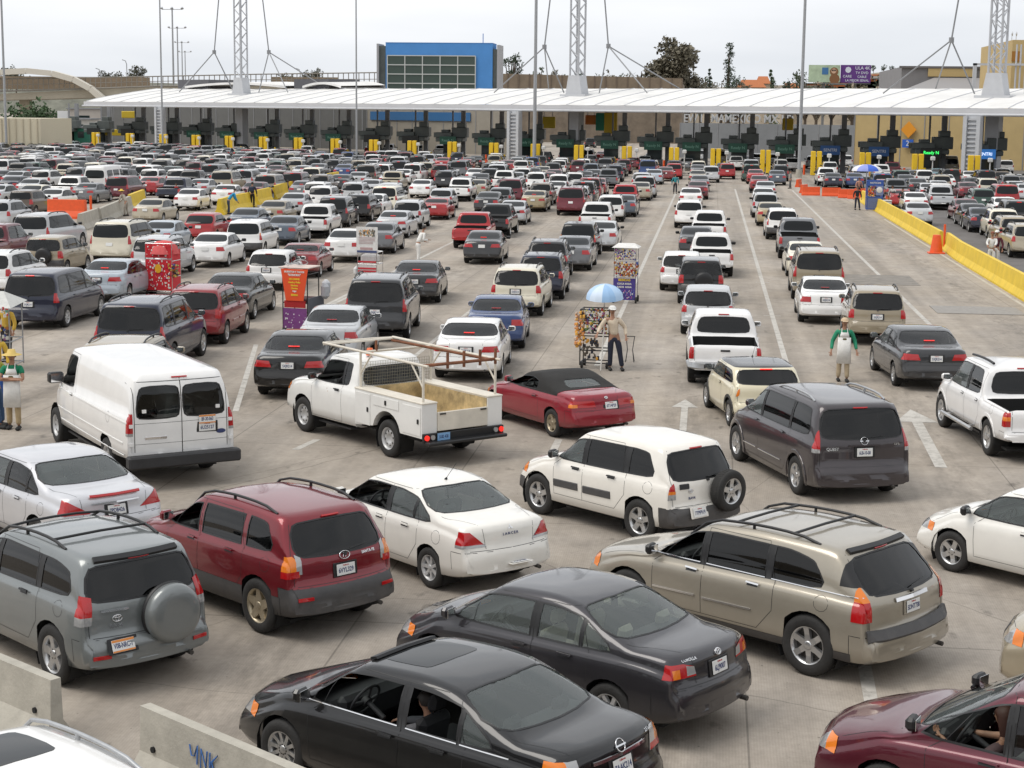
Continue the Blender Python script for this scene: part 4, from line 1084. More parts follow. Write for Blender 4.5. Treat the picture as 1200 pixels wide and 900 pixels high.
# raised white lantern roofs behind the masts
for px0, px1 in ((218, 335), (355, 400)):
    m_ = MB(); xa, xb = loc_x(px0, -8), loc_x(px1, -8); vs = []
    for a in range(13):
        u = a/12; z = ZB+3.0+1.1*math.sin(math.pi*(.15+.7*u)); vs += [(xa+(xb-xa)*u, 14, z), (xa+(xb-xa)*u, 24, z+.3), (xa+(xb-xa)*u, 24, z-.3), (xa+(xb-xa)*u, 14, z-.35)]
    m_.add(vs, [(4*a+k, 4*a+4+k, 4*a+4+(k+1) % 4, 4*a+(k+1) % 4) for a in range(12) for k in range(4)], 0, False); m_.build('raised_roof', white, canopy)
    m_ = MB(); m_.box(xa-3, xa+5, 15, 22, ZB+2.4, ZB+4.6); m_.build('roof_plant', mat('roof_plant_grey', (.10, .10, .11), .7), canopy)
# pylons under the front edge
for i, px in enumerate((188, 602, 1138)):
    p = on_line(px, 7.0); o = empty('canopy_pylon', p, LA); tag(o, 'pale grey slotted pylon holding the canopy front, %s' % ['behind the far left queues', 'beside the middle lamp post', 'at the right-hand lanes'][i], 'pylon', 'pylons under the canopy')
    m_ = MB(); 
    for sx in (-1, 1): m_.box(sx*.78-.22, sx*.78+.22, -.3, .5, 0, ZB-.1)
    m_.box(-.58, .58, .1, .3, 0, ZB-.1); m_.build('column', lg, o)
    m_ = MB()
    for k in range(13): m_.box(-.52, .52, -.12, .08, .7+k*.48, .7+k*.48+.2)
    m_.build('slats', lg, o)
# masts and stays
latt = mat('mast_steel', (.50, .51, .53), .4, metal=.3)
for i, (px, joints) in enumerate(((284, ((251, 61), (315, 61))), (675, ((638, 55), (713, 54))), (1163, ((1115, 47), (1203, 62))))):
    off = -1.5; p = on_line(px, off); o = empty('roof_mast', p, LA); tag(o, 'tall grey lattice mast with stay cables rising through the canopy, %s' % ['the left one', 'the middle one', 'the right one'][i], 'mast', 'lattice masts above the canopy')
    z0, z1 = ZB+1.5, 58.0; wb = .70; m_ = MB()
    for sx in (-1, 1):
        for sy in (-1, 1): m_.tube([(sx*wb, sy*wb, z0+3.2), (sx*wb, sy*wb, z1)], .14, 0, 6)
    z = z0+3.2; k = 0
    while z < z1-1.2:
        for sy in (-1, 1): s_ = 1 if k % 2 else -1; m_.tube([(-wb*s_, sy*wb, z), (wb*s_, sy*wb, z+1.2)], .07, 0, 5)
        for sx in (-1, 1): s_ = 1 if k % 2 else -1; m_.tube([(sx*wb, -wb*s_, z), (sx*wb, wb*s_, z+1.2)], .07, 0, 5)
        z += 1.2; k += 1
    m_.build('lattice', latt, o)
    m_ = MB(); m_.add([(-1.5, -.8, z0), (1.5, -.8, z0), (1.5, .8, z0), (-1.5, .8, z0), (-.9, -.8, z0+3.2), (.9, -.8, z0+3.2), (.9, .8, z0+3.2), (-.9, .8, z0+3.2)], [(0, 1, 5, 4), (1, 2, 6, 5), (2, 3, 7, 6), (3, 0, 4, 7), (4, 5, 6, 7)])
    m_.box(-2.1, 2.1, -1.1, 1.1, z0-.3, z0+.7); m_.box(-.8, .8, -.6, .6, 0, z0-.3); m_.build('mast_base', lg, o)
    D = p.y; m_ = MB(); q = Matrix.Rotation(-LA, 4, 'Z')
    for k, (jx, jy) in enumerate(joints):
        j = at_y(jx, jy, D)-p; j = q @ j; s_ = -1 if k == 0 else 1
        m_.tube([(0, 0, 57), j], .10, 0, 5); 
        for dx, dy in ((s_*13, -2), (s_*12, 9), (s_*3.0, 1)): m_.tube([j, (dx, dy, ZB+2.4)], .09, 0, 5)
        m_.tube([j+V((0, 0, -.3)), j+V((0, 0, .3))], .3, 0, 8)
    m_.build('stay_cables', mg, o)
# booths
signg = mat('green_display_sign', (.015, .10, .065), .4); signb = mat('blue_display_sign', (.02, .10, .30), .4); signk = mat('black_display_sign', (.012, .014, .014), .4)
txtg = mat('green_sign_lettering', (.20, .42, .33), .5); txtw = mat('white_sign_lettering', (.65, .68, .75), .5); txtl = mat('lit_green_lettering', (.05, .9, .15), .5, emit=1.2); txtb = mat('lit_white_lettering', (.8, .9, 1), .5, emit=.8)
yel = mat('yellow_crash_block', (.80, .52, .02), .5, noise=.08, nscale=1)
blb = mat('lit_blue_sign', (.04, .22, .65), .4, emit=.25)
booths = [(75, 0), (113, 0), (153, 0), (192, 0), (230, 1), (269, 1), (309, 1), (350, 1), (393, 1), (438, 0), (483, 0), (527, 1), (572, 1), (617, 1), (664, 1), (716, 1), (767, 1), (812, 1), (866, 1), (921, 1), (974, 2), (1031, 2), (1092, 3), (1155, 4)]
bb_ = MB(); bb_.box(-1.0, 1.0, 0, 3.4, 0, .9); boothbody = bb_.mesh('body', mat('booth_panel', (.14, .145, .15), .5))
bb_ = MB(); bb_.box(-.96, .96, .04, 3.36, .9, 2.5); boothglass = bb_.mesh('window', dkg)
bb_ = MB(); bb_.box(-2.0, 1.9, -.5, 4.2, 2.5, 3.1, bev=.1); bb_.box(-2.3, .3, -.2, 3.5, 3.1, 3.8, bev=.05); bb_.box(.2, 2.4, .3, 2.6, 3.1, 4.5, bev=.05); bb_.box(.9, 2.1, .6, 2.4, 4.5, 5.2, bev=.05); bb_.box(-1.3, -.2, .4, 2.4, 3.8, 4.2, bev=.05); boothroof = bb_.mesh('roof', dk)
bb_ = MB(); bb_.box(-.10, .10, 2.8, 3.1, 3.6, ZB+.4); bb_.box(1.3, 1.9, 2.2, 2.8, 0, ZB+.4); boothpost = bb_.mesh('post', mg)
bb_ = MB()
for x in (-.34, .34): bb_.box(x-.27, x+.27, -.4, .4, 0, 2.75, 0, bev=.05)
ybm = bb_.mesh('yellow_block', yel)
for i, (px, st) in enumerate(booths):
    p = on_line(px, 0); rz = LA*.0
    o = empty('inspection_booth', p, 0); nm = where[i+1]
    tag(o, '%s inspection booth from the left under the canopy%s' % (nm, ['', ', with green display sign', ', with dark blue display sign', ', with lit green lettering on black', ', with bright blue lit sign'][st]), 'booth', 'inspection booths under the canopy')
    for me, n_ in ((boothbody, 'body'), (boothglass, 'window'), (boothroof, 'roof'), (boothpost, 'post')): link(n_, me, o)
    sgm = [signk, signg, signb, signk, blb][st]
    s_ = MB(); s_.box(-1.35, 1.0, -.75, -.55, 2.15, 3.25); so = s_.build('display_sign', sgm, o)
    if st: text_mesh({1: 'Ready N', 2: 'SENTRI', 3: 'Ready N', 4: 'SENTRI'}[st], .5, {1: txtg, 2: txtw, 3: txtl, 4: txtb}[st], 'sign_lettering', so, TM((-.17, -.77, 2.7), rx=R_(90)), .01, .005)
    q = on_line(px+max(0, (px-490)*.083), 9.5); 
    yb_ = link('crash_block', ybm); yb_.location = q; yb_.rotation_euler = (0, 0, 0); tag(yb_, 'yellow crash block %s from the left in front of the booths' % nm, 'crash block', 'yellow crash blocks in front of the booths')
    # small bollards and camera post beside it
    r = MB(); r.tube([(1.3, -2.5, 0), (1.3, -2.5, 2.2)], .07, 0, 6); r.box(1.05, 1.55, -2.8, -2.3, 2.1, 2.55, bev=.08); cpo = r.build('camera_post', mat('camera_post_white', (.6, .6, .58), .5)); cpo.location = q; tag(cpo, 'white camera post %s from the left, in the row before the booths' % nm, 'camera post', 'camera posts before the booths')
    for k, (dx, dy) in enumerate(((-1.25, 1.5), (1.1, 2.5))):
        if (i+k) % 3 == 2: continue
        r = MB(); r.tube([(dx, dy, 0), (dx, dy, 1.15)], .13, 0, 8); bo = r.build('bollard', yel if k else och); bo.location = q; tag(bo, ('yellow' if k else 'orange')+' bollard beside the %s crash block from the left' % nm, 'bollard', 'bollards at the booth lanes')
# building walls beyond the booths
def block(name, label, cat, px0, px1, ytop, y, col, dep=20, zb=0, ybot=None, group=None, parts=None, noise=.06):
    a = at_y(px0, 100, y); b = at_y(px1, 100, y); zt = at_y((px0+px1)/2, ytop, y).z; z0 = zb if ybot is None else at_y((px0+px1)/2, ybot, y).z
    o = empty(name, ((a.x+b.x)/2, y, 0)); tag(o, label, cat, group); w = (b.x-a.x)/2
    m_ = MB(); m_.box(-w, w, 0, dep, z0, zt); m_.build('wall', mat(name+'_wall%d' % px0, col, .8, noise=noise, nscale=.4), o); return o, w, z0, zt
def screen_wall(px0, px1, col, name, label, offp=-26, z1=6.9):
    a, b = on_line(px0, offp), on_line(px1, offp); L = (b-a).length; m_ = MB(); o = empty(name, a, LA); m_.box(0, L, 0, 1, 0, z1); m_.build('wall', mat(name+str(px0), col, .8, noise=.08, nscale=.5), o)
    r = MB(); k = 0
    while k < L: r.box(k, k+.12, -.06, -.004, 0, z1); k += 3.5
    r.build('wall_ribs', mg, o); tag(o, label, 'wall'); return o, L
o, L = screen_wall(430, 596, (.33, .30, .25), 'inspection_hall_wall', 'beige wall seen between the booths below the blue building')
r = MB(); r.box(1, L-8, -.2, -.05, 5.2, 6.6); r.build('window', mat('blue_glazing', (.05, .16, .35), .2), o)
o, L = screen_wall(1000, 1330, (.48, .36, .17), 'inspection_hall_wall', 'ochre wall behind the right-hand booths', -30, 7.2)
o, L = screen_wall(796, 1000, (.22, .23, .24), 'low_fence_wall', 'grey fence wall behind the booths under the letters', -40, 5.4)
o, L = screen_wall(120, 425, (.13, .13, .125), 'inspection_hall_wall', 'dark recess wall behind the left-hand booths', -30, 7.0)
def lettering_row(px, txt):
    p = on_line(px, -38); o = text_mesh(txt, 1.7, mat('wall_letter_grey', (.42, .43, .44), .6), 'wall_letters', None, TM((0, 0, 0), rx=R_(90)), .05, .02, 'LEFT'); o.location = (p.x, p.y, 6.1); o.rotation_euler = (0, 0, LA); tag(o, 'white capital letters high up behind the booths', 'letters'); return o
lettering_row(800, 'EW I - MAMEXICO MX I D')

# vehicles beyond the booths come with the queues
# ---------------------------------------------------------------- blue building
o, w, z0, zt = block('blue_building', 'bright blue office block with a large grid window above the canopy', 'building', 452, 577, 51, 330, (.085, .28, .64), 6)
gl = MB(); a = at_y(454, 65, 329.8)-o.location; b = at_y(557, 105, 329.8)-o.location
gl.box(a.x, b.x, -.25, -.05, b.z-3, a.z); gp = gl.build('window', mat('office_glazing', (.07, .10, .09), .06, spec=.8), o)
fr = MB(); nn = 5
for i in range(nn+1): x = a.x+(b.x-a.x)*(i/nn if i else 0); fr.box(x-.09, x+.09, -.36, -.26, b.z-3, a.z)
for k in range(5): z = a.z-k*1.75; fr.box(a.x, b.x, -.37, -.27, z-.09, z+.09)
fr.build('window_frame', mat('pale_mullion', (.55, .57, .55), .5), gp)
dg_ = mat('grey_side_panel', (.38, .38, .39), .6)
for a_, b_, n_, m2, t_ in ((-w-1.3, -w-.05, 'side_wing', dk, .5), (w+.05, w+.9, 'side_wing', dk, 1), (-w-1.7, -w-1.3, 'side_fin', dg_, .1), (w+.9, w+1.4, 'side_fin', dg_, .2)):
    m_ = MB(); m_.box(a_, b_, .2 if n_ == 'side_wing' else -.4, 5.5, 0, zt-t_); m_.build(n_, m2, o)
m_ = MB(); m_.box(-w-.02, w+.02, -.02, 6.02, zt, zt+.18); m_.tube([(8, 4, zt), (8, 4, zt+2.1)], .08); m_.build('parapet', mat('parapet_blue', (.05, .2, .5), .6), o)

# ---------------------------------------------------------------- overpass on the left
ovc = mat('overpass_concrete', (.42, .38, .30), .8, noise=.1, nscale=.2)
brown = mat('brown_screen_fence', (.22, .17, .12), .9, noise=.15, nscale=.6)
def bridge():
    Y = 400; o = empty('overpass_bridge', at_y(0, 100, Y)); o.location.z = 0; tag(o, 'long concrete road overpass with railing across the left background', 'bridge')
    P = [(-40, 112, 118), (60, 107, 116), (150, 103, 113), (230, 101, 108), (330, 100.5, 107), (445, 100.5, 107)]
    m_ = MB(); top = [at_y(x, a, Y)-o.location for x, a, b in P]; bot = [at_y(x, b, Y)-o.location for x, a, b in P]
    for i in range(len(P)-1):
        a, b, c, d = bot[i], bot[i+1], top[i+1], top[i]; e = V((0, 12, 0)); m_.add([a, b, c, d, a+e, b+e, c+e, d+e], [(0, 1, 2, 3), (3, 2, 6, 7), (0, 4, 5, 1), (5, 4, 7, 6)])
    m_.build('deck', ovc, o)
    P2 = [(-40, 93, 108), (100, 91, 104), (185, 89.5, 101), (300, 87, 100), (445, 85, 100.5)]
    m_ = MB(); rl = MB()
    for (x0, t0, b0), (x1, t1, b1) in zip(P2, P2[1:]):
        n = int((x1-x0)/6)
        A, B = at_y(x0, t0, Y-1)-o.location, at_y(x1, t1, Y-1)-o.location; A2, B2 = at_y(x0, b0, Y-1)-o.location, at_y(x1, b1, Y-1)-o.location
        rl.tube([A, B], .14, 0, 5); rl.tube([A.lerp(A2, .5), B.lerp(B2, .5)], .08, 0, 5); rl.tube([A2, B2], .2, 0, 5)
        for i in range(n+1): t = i/n; rl.tube([A.lerp(B, t), A2.lerp(B2, t)], .11, 0, 5)
    rl.build('railing', mat('weathered_railing', (.24, .22, .19), .7), o)
    m_ = MB()
    for x0, x1, t in ((-20, 175, 89), (318, 396, 90)):
        a, b = at_y(x0, t, Y+6)-o.location, at_y(x1, t+1, Y+6)-o.location; c = at_y(x0, 104, Y+6)-o.location; m_ = MB(); m_.box(a.x, b.x, a.y, a.y+.4, c.z, a.z); m_.build('screen_panel', brown, o)
    for px in (28, 130):
        a = at_y(px, 115, Y+5)-o.location; m_ = MB(); m_.box(a.x-1.2, a.x+1.2, a.y, a.y+2, 0, a.z); m_.build('pier', ovc, o)
    # white arch
    m_ = MB(); pts = [(-25, 88), (0, 84.5), (30, 83), (60, 86), (85, 93), (105, 104), (120, 117)]; A = [at_y(x, y, Y-3)-o.location for x, y in pts]
    for p, q in zip(A, A[1:]):
        d = (q-p).normalized(); n = V((-d.z, 0, d.x))*.65; e = V((0, 2.2, 0)); m_.add([p-n, q-n, q+n, p+n, p-n+e, q-n+e, q+n+e, p+n+e], [(0, 1, 2, 3), (3, 2, 6, 7), (0, 4, 5, 1)])
    m_.build('arch', mat('cream_arch', (.62, .58, .50), .6), o)
bridge()
# right-hand embankment with brown fence
Y = 390; a = at_y(583, 92, Y); b = at_y(800, 93, Y)
bx = empty('retaining_embankment', ((a.x+b.x)/2, Y, 0)); bx['kind'] = 'structure'; m_ = MB(); L = (b.x-a.x)/2
m_.add([(-L, 0, 0), (L, 0, 0), (L, 0, b.z-1), (-L, 0, a.z), (-L, 30, 0), (L, 30, 0), (L, 30, b.z-1), (-L, 30, a.z)], [(0, 1, 2, 3), (3, 2, 6, 7), (1, 5, 6, 2), (4, 0, 3, 7)])
oo = m_.build('bank', mat('dry_earth_bank', (.20, .16, .12), .95, noise=.3, nscale=.4), bx); oo['kind'] = 'structure'
o = empty('brown_screen_fence', ((a.x+b.x)/2, Y-1, 0)); tag(o, 'brown slatted screen fence above the canopy right of the blue building', 'fence'); m_ = MB(); nL = int(2*L/2.4)
for i in range(nL+1): x = -L+2*L*i/nL; z = a.z+(b.z-1-a.z)*i/nL; m_.box(x-.10, x+.10, -.15, .15, z-3, z+1.25)
m_.tube([(-L, .2, a.z+.9), (L, .2, b.z)], .08); m_.build('fence_frame', mat('brown_post', (.16, .12, .09), .8), o); m_ = MB(); m_.add([(-L, 0, a.z-3), (L, 0, b.z-4), (L, 0, b.z+.2), (-L, 0, a.z+1.1), (-L, .1, a.z-3), (L, .1, b.z-4), (L, .1, b.z+.2), (-L, .1, a.z+1.1)], [(0, 1, 2, 3), (3, 2, 6, 7)]); m_.build('panel', brown, o)

# ---------------------------------------------------------------- tan building on the right
o, w, z0, zt = block('warehouse', 'tan flat-roofed warehouse with grey sloping roof above the canopy at right', 'building', 1056, 1300, 79, 300, (.22, .215, .22), 40)
m_ = MB(); a = at_y(1088, 80, 299.5)-o.location; b = at_y(1144, 90, 299.5)-o.location; m_.box(a.x, b.x, -.3, -.05, b.z, a.z); m_.build('ochre_panel', mat('ochre_panel', (.50, .37, .17), .8), o)
m_ = MB(); a = at_y(1052, 108, 292)-o.location; c = at_y(1095, 91, 299)-o.location; m_.add([(a.x, -8, a.z), (w, -8, a.z), (w, -.5, c.z), (c.x, -.5, c.z)], [(0, 1, 2, 3)]); m_.add([(a.x, -8, a.z), (c.x, -.5, c.z), (c.x, -.5, a.z)], [(0, 1, 2)]); m_.build('lean_to_roof', mat('grey_metal_roof', (.30, .29, .29), .6), o)
m_ = MB(); a = at_y(1056, 78, 299)-o.location; m_.box(a.x-.2, w, -.4, 0, zt-.25, zt+.12); m_.build('parapet', mat('parapet_brown', (.13, .12, .12), .7), o)
o, w, z0, zt = block('ochre_office', 'ochre office block with pipes at the right edge above the canopy', 'building', 1184, 1300, 47, 262, (.50, .37, .17), 30)
for px, y0, y1, c in ((1186, 60, 72, (.35, .16, .03)), ):
    m_ = MB(); a = at_y(px, y0, 261.8)-o.location; b = at_y(px+9, y1, 261.8)-o.location; m_.box(a.x, b.x, -.15, -.05, b.z, a.z); m_.build('window', mat('amber_glass', c, .2), o)
m_ = MB(); a = at_y(1141, 74, 258)-o.location; m_.box(a.x, w, -4, -3.4, a.z-.3, a.z); m_.box(a.x, a.x+.5, -4, -3.4, 0, a.z); 
for px in (1192, 1197, 1203): q = at_y(px, 60, 258)-o.location; m_.tube([(q.x, -3.7, 0), (q.x, -3.7, at_y(px, 52, 258).z)], .13)
m_.build('pipework', lg, o)
m_ = MB()
for px in (1186, 1191): q = at_y(px, 40, 265)-o.location; m_.tube([(q.x, 3, zt), (q.x, 3, zt+1)], .05); m_.lathe([(0, -.1), (.35, 0), (.3, .1)], 10, 0, TM((q.x, 3, zt+1)))
m_.build('roof_antenna', lg, o)

# ---------------------------------------------------------------- billboards
def billboard(px0, px1, y0, y1, Y, label, col, kind_):
    a, b = at_y(px0, y0, Y), at_y(px1, y1, Y); o = empty('billboard', ((a.x+b.x)/2, Y, 0)); tag(o, label, 'billboard'); w = (b.x-a.x)/2; h = a.z-b.z
    m_ = MB(); m_.box(-w, w, 0, .5, b.z, a.z); pn = m_.build('panel', mat('billboard_%s' % kind_, col, .6, noise=.25 if kind_ == 'green' else .05, nscale=.35), o)
    m_ = MB(); m_.tube([(0, .6, 0), (0, .6, b.z)], .4); m_.box(-w, w, -.9, .3, b.z-.4, b.z-.25); m_.build('support', mat('billboard_steel', (.2, .2, .2), .6), o)
    z = lambda t: b.z+h*t
    if kind_ == 'purple':
        wt = txtw
        for tx, x, t, s in (('CARE', -.55, .35, .8), ('ULA 4K', .45, .82, 1.0), ('TV DVD', .42, .55, .8), ('CABLE', .42, .33, .7), ('LA MEJOR SENAL', .1, .12, .7)): text_mesh(tx, s*1.3, wt, 'billboard_lettering', pn, TM((x*w, -.03, z(t)), rx=R_(90)), .01, .01)
        m_ = MB(); m_.tube([(-.5*w, -.04, z(.72)), (-.5*w, -.02, z(.72))], .9); m_.build('emblem', wt, pn)
    else:
        m_ = MB(); m_.box(-w*.15, w*.25, -.05, -.01, z(.45), z(.85)); m_.build('blue_patch', mat('billboard_blue_patch', (.05, .16, .35), .6), pn)
        m_ = MB(); m_.lathe([(0, -.03), (1.0, -.02), (1.25, 0)], 16, 0, TM((w*.62, -.03, z(.62)), rz=R_(-90))); m_.lathe([(0, -.02), (1.5, -.0)], 16, 0, TM((w*.66, -.03, z(.2)), rz=R_(-90))); m_.build('figure_hair', mat('poster_hair_brown', (.22, .10, .04), .7), pn)
        m_ = MB(); m_.lathe([(0, -.03), (.75, -.02)], 16, 0, TM((w*.60, -.07, z(.66)), rz=R_(-90))); m_.build('figure_face', mat('poster_skin', (.60, .38, .26), .7), pn)
        m_ = MB(); m_.box(w*.48, w*.58, -.12, -.08, z(.66), z(.74)); m_.box(w*.62, w*.72, -.12, -.08, z(.66), z(.74)); m_.build('figure_sunglasses', M['black'], pn)
billboard(948, 984, 76, 96.5, 520, 'pale green billboard with the portrait of a woman in sunglasses', (.42, .52, .36), 'green')
billboard(985.5, 1020, 76, 97, 520.5, 'purple billboard with white lettering right of the green one', (.11, .03, .20), 'purple')

# ---------------------------------------------------------------- lamp posts
postm = mat('lamp_post_steel', (.36, .37, .38), .5, metal=.2, noise=.05)
def lamp_post(px, py, ztop, label, r=.22, heads=None, Y=None):
    p = at(px, py) if Y is None else at_y(px, 100, Y); p.z = 0; o = empty('lamp_post', p); tag(o, label, 'lamp post', 'lamp posts over the lanes'); m_ = MB(); m_.tube([(0, 0, 0), (0, 0, ztop)], [r, r*.62], 0, 12); m_.build('pole', postm, o)
    m_ = MB(); m_.tube([(0, 0, 0), (0, 0, .9)], r*1.8, 0, 12); m_.build('footing', conc, o)
    if heads:
        n, wd = heads; m_ = MB(); m_.tube([(-wd, 0, ztop), (wd, 0, ztop)], .09, 0, 6); m_.build('cross_arm', postm, o)
        for i in range(n):
            x = -wd+2*wd*i/(n-1); l_ = MB(); l_.lathe([(0, -.30), (.22, -.22), (.42, .18), (.40, .22), (0, .2)], 12, 0, TM((x, -.1, ztop+.35), ry=R_(65), rz=R_(-90 + (i-n/2)*14))); l_.build('lamp_head', lg, o)
    return o
lamp_post(8, 182, 33, 'tall grey lamp post at the far left edge of the queues', .19)
lamp_post(191, 180, 32.5, 'tall post with five floodlights in front of the left pylon', .15, (5, 3.6))
lamp_post(418, 196, 23.6, 'lamp post with a cross-arm left of the blue building', .12, (2, 2.6))
lamp_post(626, 194, 40, 'thick pale lamp post standing beside the middle pylon', .24)
lamp_post(936, 208, 40, 'tall lamp post by the leftmost orange barriers', .19)
for i, (px, top, Y) in enumerate(((203.5, 11, 420), (209, 33, 520), (214, 50, 640), (217.5, 61, 720))):
    z = at_y(px, top, Y).z; lamp_post(px, 0, z, 'distant floodlight post, %s of the receding row behind the left booths' % ['nearest', 'second', 'third', 'farthest'][i], .3, (3, 2.6), Y)
for px, top, Y, n in ((149, 70, 450, 'curved-arm street lamp on the overpass at the left'), (352, 80, 430, 'thin pole on the overpass left of the blue building'), (118, 80, 430, 'thin pole at the left part of the overpass')):
    p = at_y(px, 100, Y); z = at_y(px, top, Y).z; o = empty('street_lamp', (p.x, Y, 0)); tag(o, n, 'street lamp'); m_ = MB(); m_.tube([(0, 0, 0), (0, 0, z-1.2), (-.3, 0, z-.3), (-1.2, 0, z)], .12, 0, 6); m_.build('pole', postm, o)
# left background: cream wall, signs, huts
o = empty('boundary_wall', at(23, 182)); tag(o, 'low cream ribbed wall at the far left behind the queues', 'wall'); m_ = MB(); m_.box(-9, 3.2, 0, 12, 0, 5.2); m_.build('wall', mat('cream_render', (.62, .56, .42), .8, noise=.05), o); m_ = MB()
for i in range(12): m_.box(-8.9+i*1.05, -8.75+i*1.05, -.12, -.004, 0, 5.15)
m_.build('wall_ribs', mat('cream_render_rib', (.52, .46, .34), .8), o)
o = empty('road_sign', on_line(75, -3)); tag(o, 'blue and white panel sign on a post beside the cream wall', 'sign'); m_ = MB(); m_.tube([(0, 0, 0), (0, 0, 6)], .1); m_.build('post', mg, o); m_ = MB(); m_.box(-.95, .95, -.15, -.05, 2.9, 4.6); m_.build('blue_panel', mat('sign_blue', (.03, .12, .50), .5), o); m_ = MB(); m_.box(-.95, .95, -.15, -.05, 4.65, 6.1); m_.build('white_panel', mat('sign_white', (.7, .7, .7), .5), o)
for px0, px1, yt, Y, c, l in ((50, 68, 143, 300, (.42, .40, .36), 'small grey hut left of the blue sign'), (82, 104, 140, 310, (.50, .48, .44), 'pale hut under the canopy end'), (85, 103, 150, 296, (.03, .16, .11), 'dark green container beside the first booth'), (78, 118, 128, 340, (.46, .42, .38), 'pinkish low building under the overpass')):
    o, w, z0, zt = block('site_hut', l, 'hut', px0, px1, yt, Y, c, 5); m_ = MB(); m_.box(-w-.2, w+.2, -.3, 5.3, zt, zt+.25); m_.build('roof', mg, o); m_ = MB(); m_.box(-w*.5, w*.3, -.06, -.003, zt*.45, zt*.8); m_.build('window', dkg, o)
# diamond sign + blue number sign on the ochre wall
o = empty('warning_sign', on_line(1064, -29.6), LA); tag(o, 'orange diamond warning sign on the ochre wall', 'sign'); m_ = MB(); m_.box(-.8, .8, -.05, .05, -.8, .8, 0, TM((0, -.1, 5.0), ry=R_(45))); m_.build('sign_plate', mat('warning_orange', (.75, .30, .02), .5), o)
o = empty('number_sign', on_line(1064, -29.6), LA); tag(o, 'blue sign with white numeral below the orange diamond', 'sign'); m_ = MB(); m_.box(-.8, .8, -.25, -.1, 2.6, 3.7); sp_ = m_.build('sign_plate', mat('sign_blue', (.03, .12, .50), .5), o); text_mesh('2', 1.0, txtw, 'numeral', sp_, TM((0, -.27, 3.15), rx=R_(90)), .01, .01)
# hanging yellow and green signs under the roof
for i, (px, z0, z1, w_, c, l) in enumerate(((642, 4.6, 6.2, 1.0, (.7, .5, .03), 'yellow sign hanging under the roof right of the middle post'), (692, 5.2, 6.5, .8, (.75, .2, .03), 'orange sign hanging between the middle booths'), (706, 4.4, 6.8, 1.0, (.03, .3, .2), 'green sign hanging next to the yellow ones'), (715, 4.0, 6.9, .9, (.75, .5, .03), 'tall yellow sign hanging next to the green one'), (152, 5.0, 6.2, 1.3, (.7, .5, .03), 'round-cornered yellow sign hanging in the third lane'), (140, 1.9, 3.0, 1.4, (.7, .5, .03), 'low yellow sign between the left booths'), (922, 4.9, 6.4, .7, (.75, .5, .03), 'yellow sign below the white letters'))):
    o = empty('lane_sign', on_line(px, -6)); tag(o, l, 'sign'); m_ = MB(); m_.box(-w_, w_, -.1, .1, z0, z1, bev=.08); m_.build('sign_plate', mat('lane_sign_%d' % i, c, .5), o); m_ = MB(); m_.tube([(-w_*.6, 0, z1), (-w_*.6, 0, ZB+.4)], .05); m_.tube([(w_*.6, 0, z1), (w_*.6, 0, ZB+.4)], .05); m_.build('hanger', mg, o)

# ---------------------------------------------------------------- hills, trees, houses
def hill(name, pts, Y, col, dep=300, sc_=.02):
    m_ = MB(); n = len(pts); P = [at_y(x, y, Y) for x, y in pts]; vs = []
    for p in P: vs += [(p.x, Y-40, 0), (p.x, Y, p.z*.75), (p.x, Y+60, p.z), (p.x, Y+dep, p.z*.8), (p.x, Y+dep+40, 0)]
    m_.add(vs, [(5*i+k, 5*i+5+k, 5*i+6+k, 5*i+1+k) for i in range(n-1) for k in range(4)], 0, True)
    return tag(m_.build(name, mat(name+'_soil_%d' % Y, col, .95, noise=.4, nscale=sc_*4)), kind='structure')
random.seed(3)
hill('hills', [(560, 110), (700, 103), (820, 101), (900, 99), (960, 95), (1000, 88), (1040, 82), (1100, 78), (1160, 75), (1230, 76), (1400, 80)], 900, (.22, .18, .13))
hill('far_hills', [(-200, 100), (-20, 93), (60, 92), (200, 97), (420, 100), (640, 99), (760, 98)], 1500, (.15, .15, .12))
leafm = {}
def leafmat(k, col):
    if k not in leafm: leafm[k] = mat('foliage_'+k, col, .7, noise=.45, nscale=.8)
    return leafm[k]
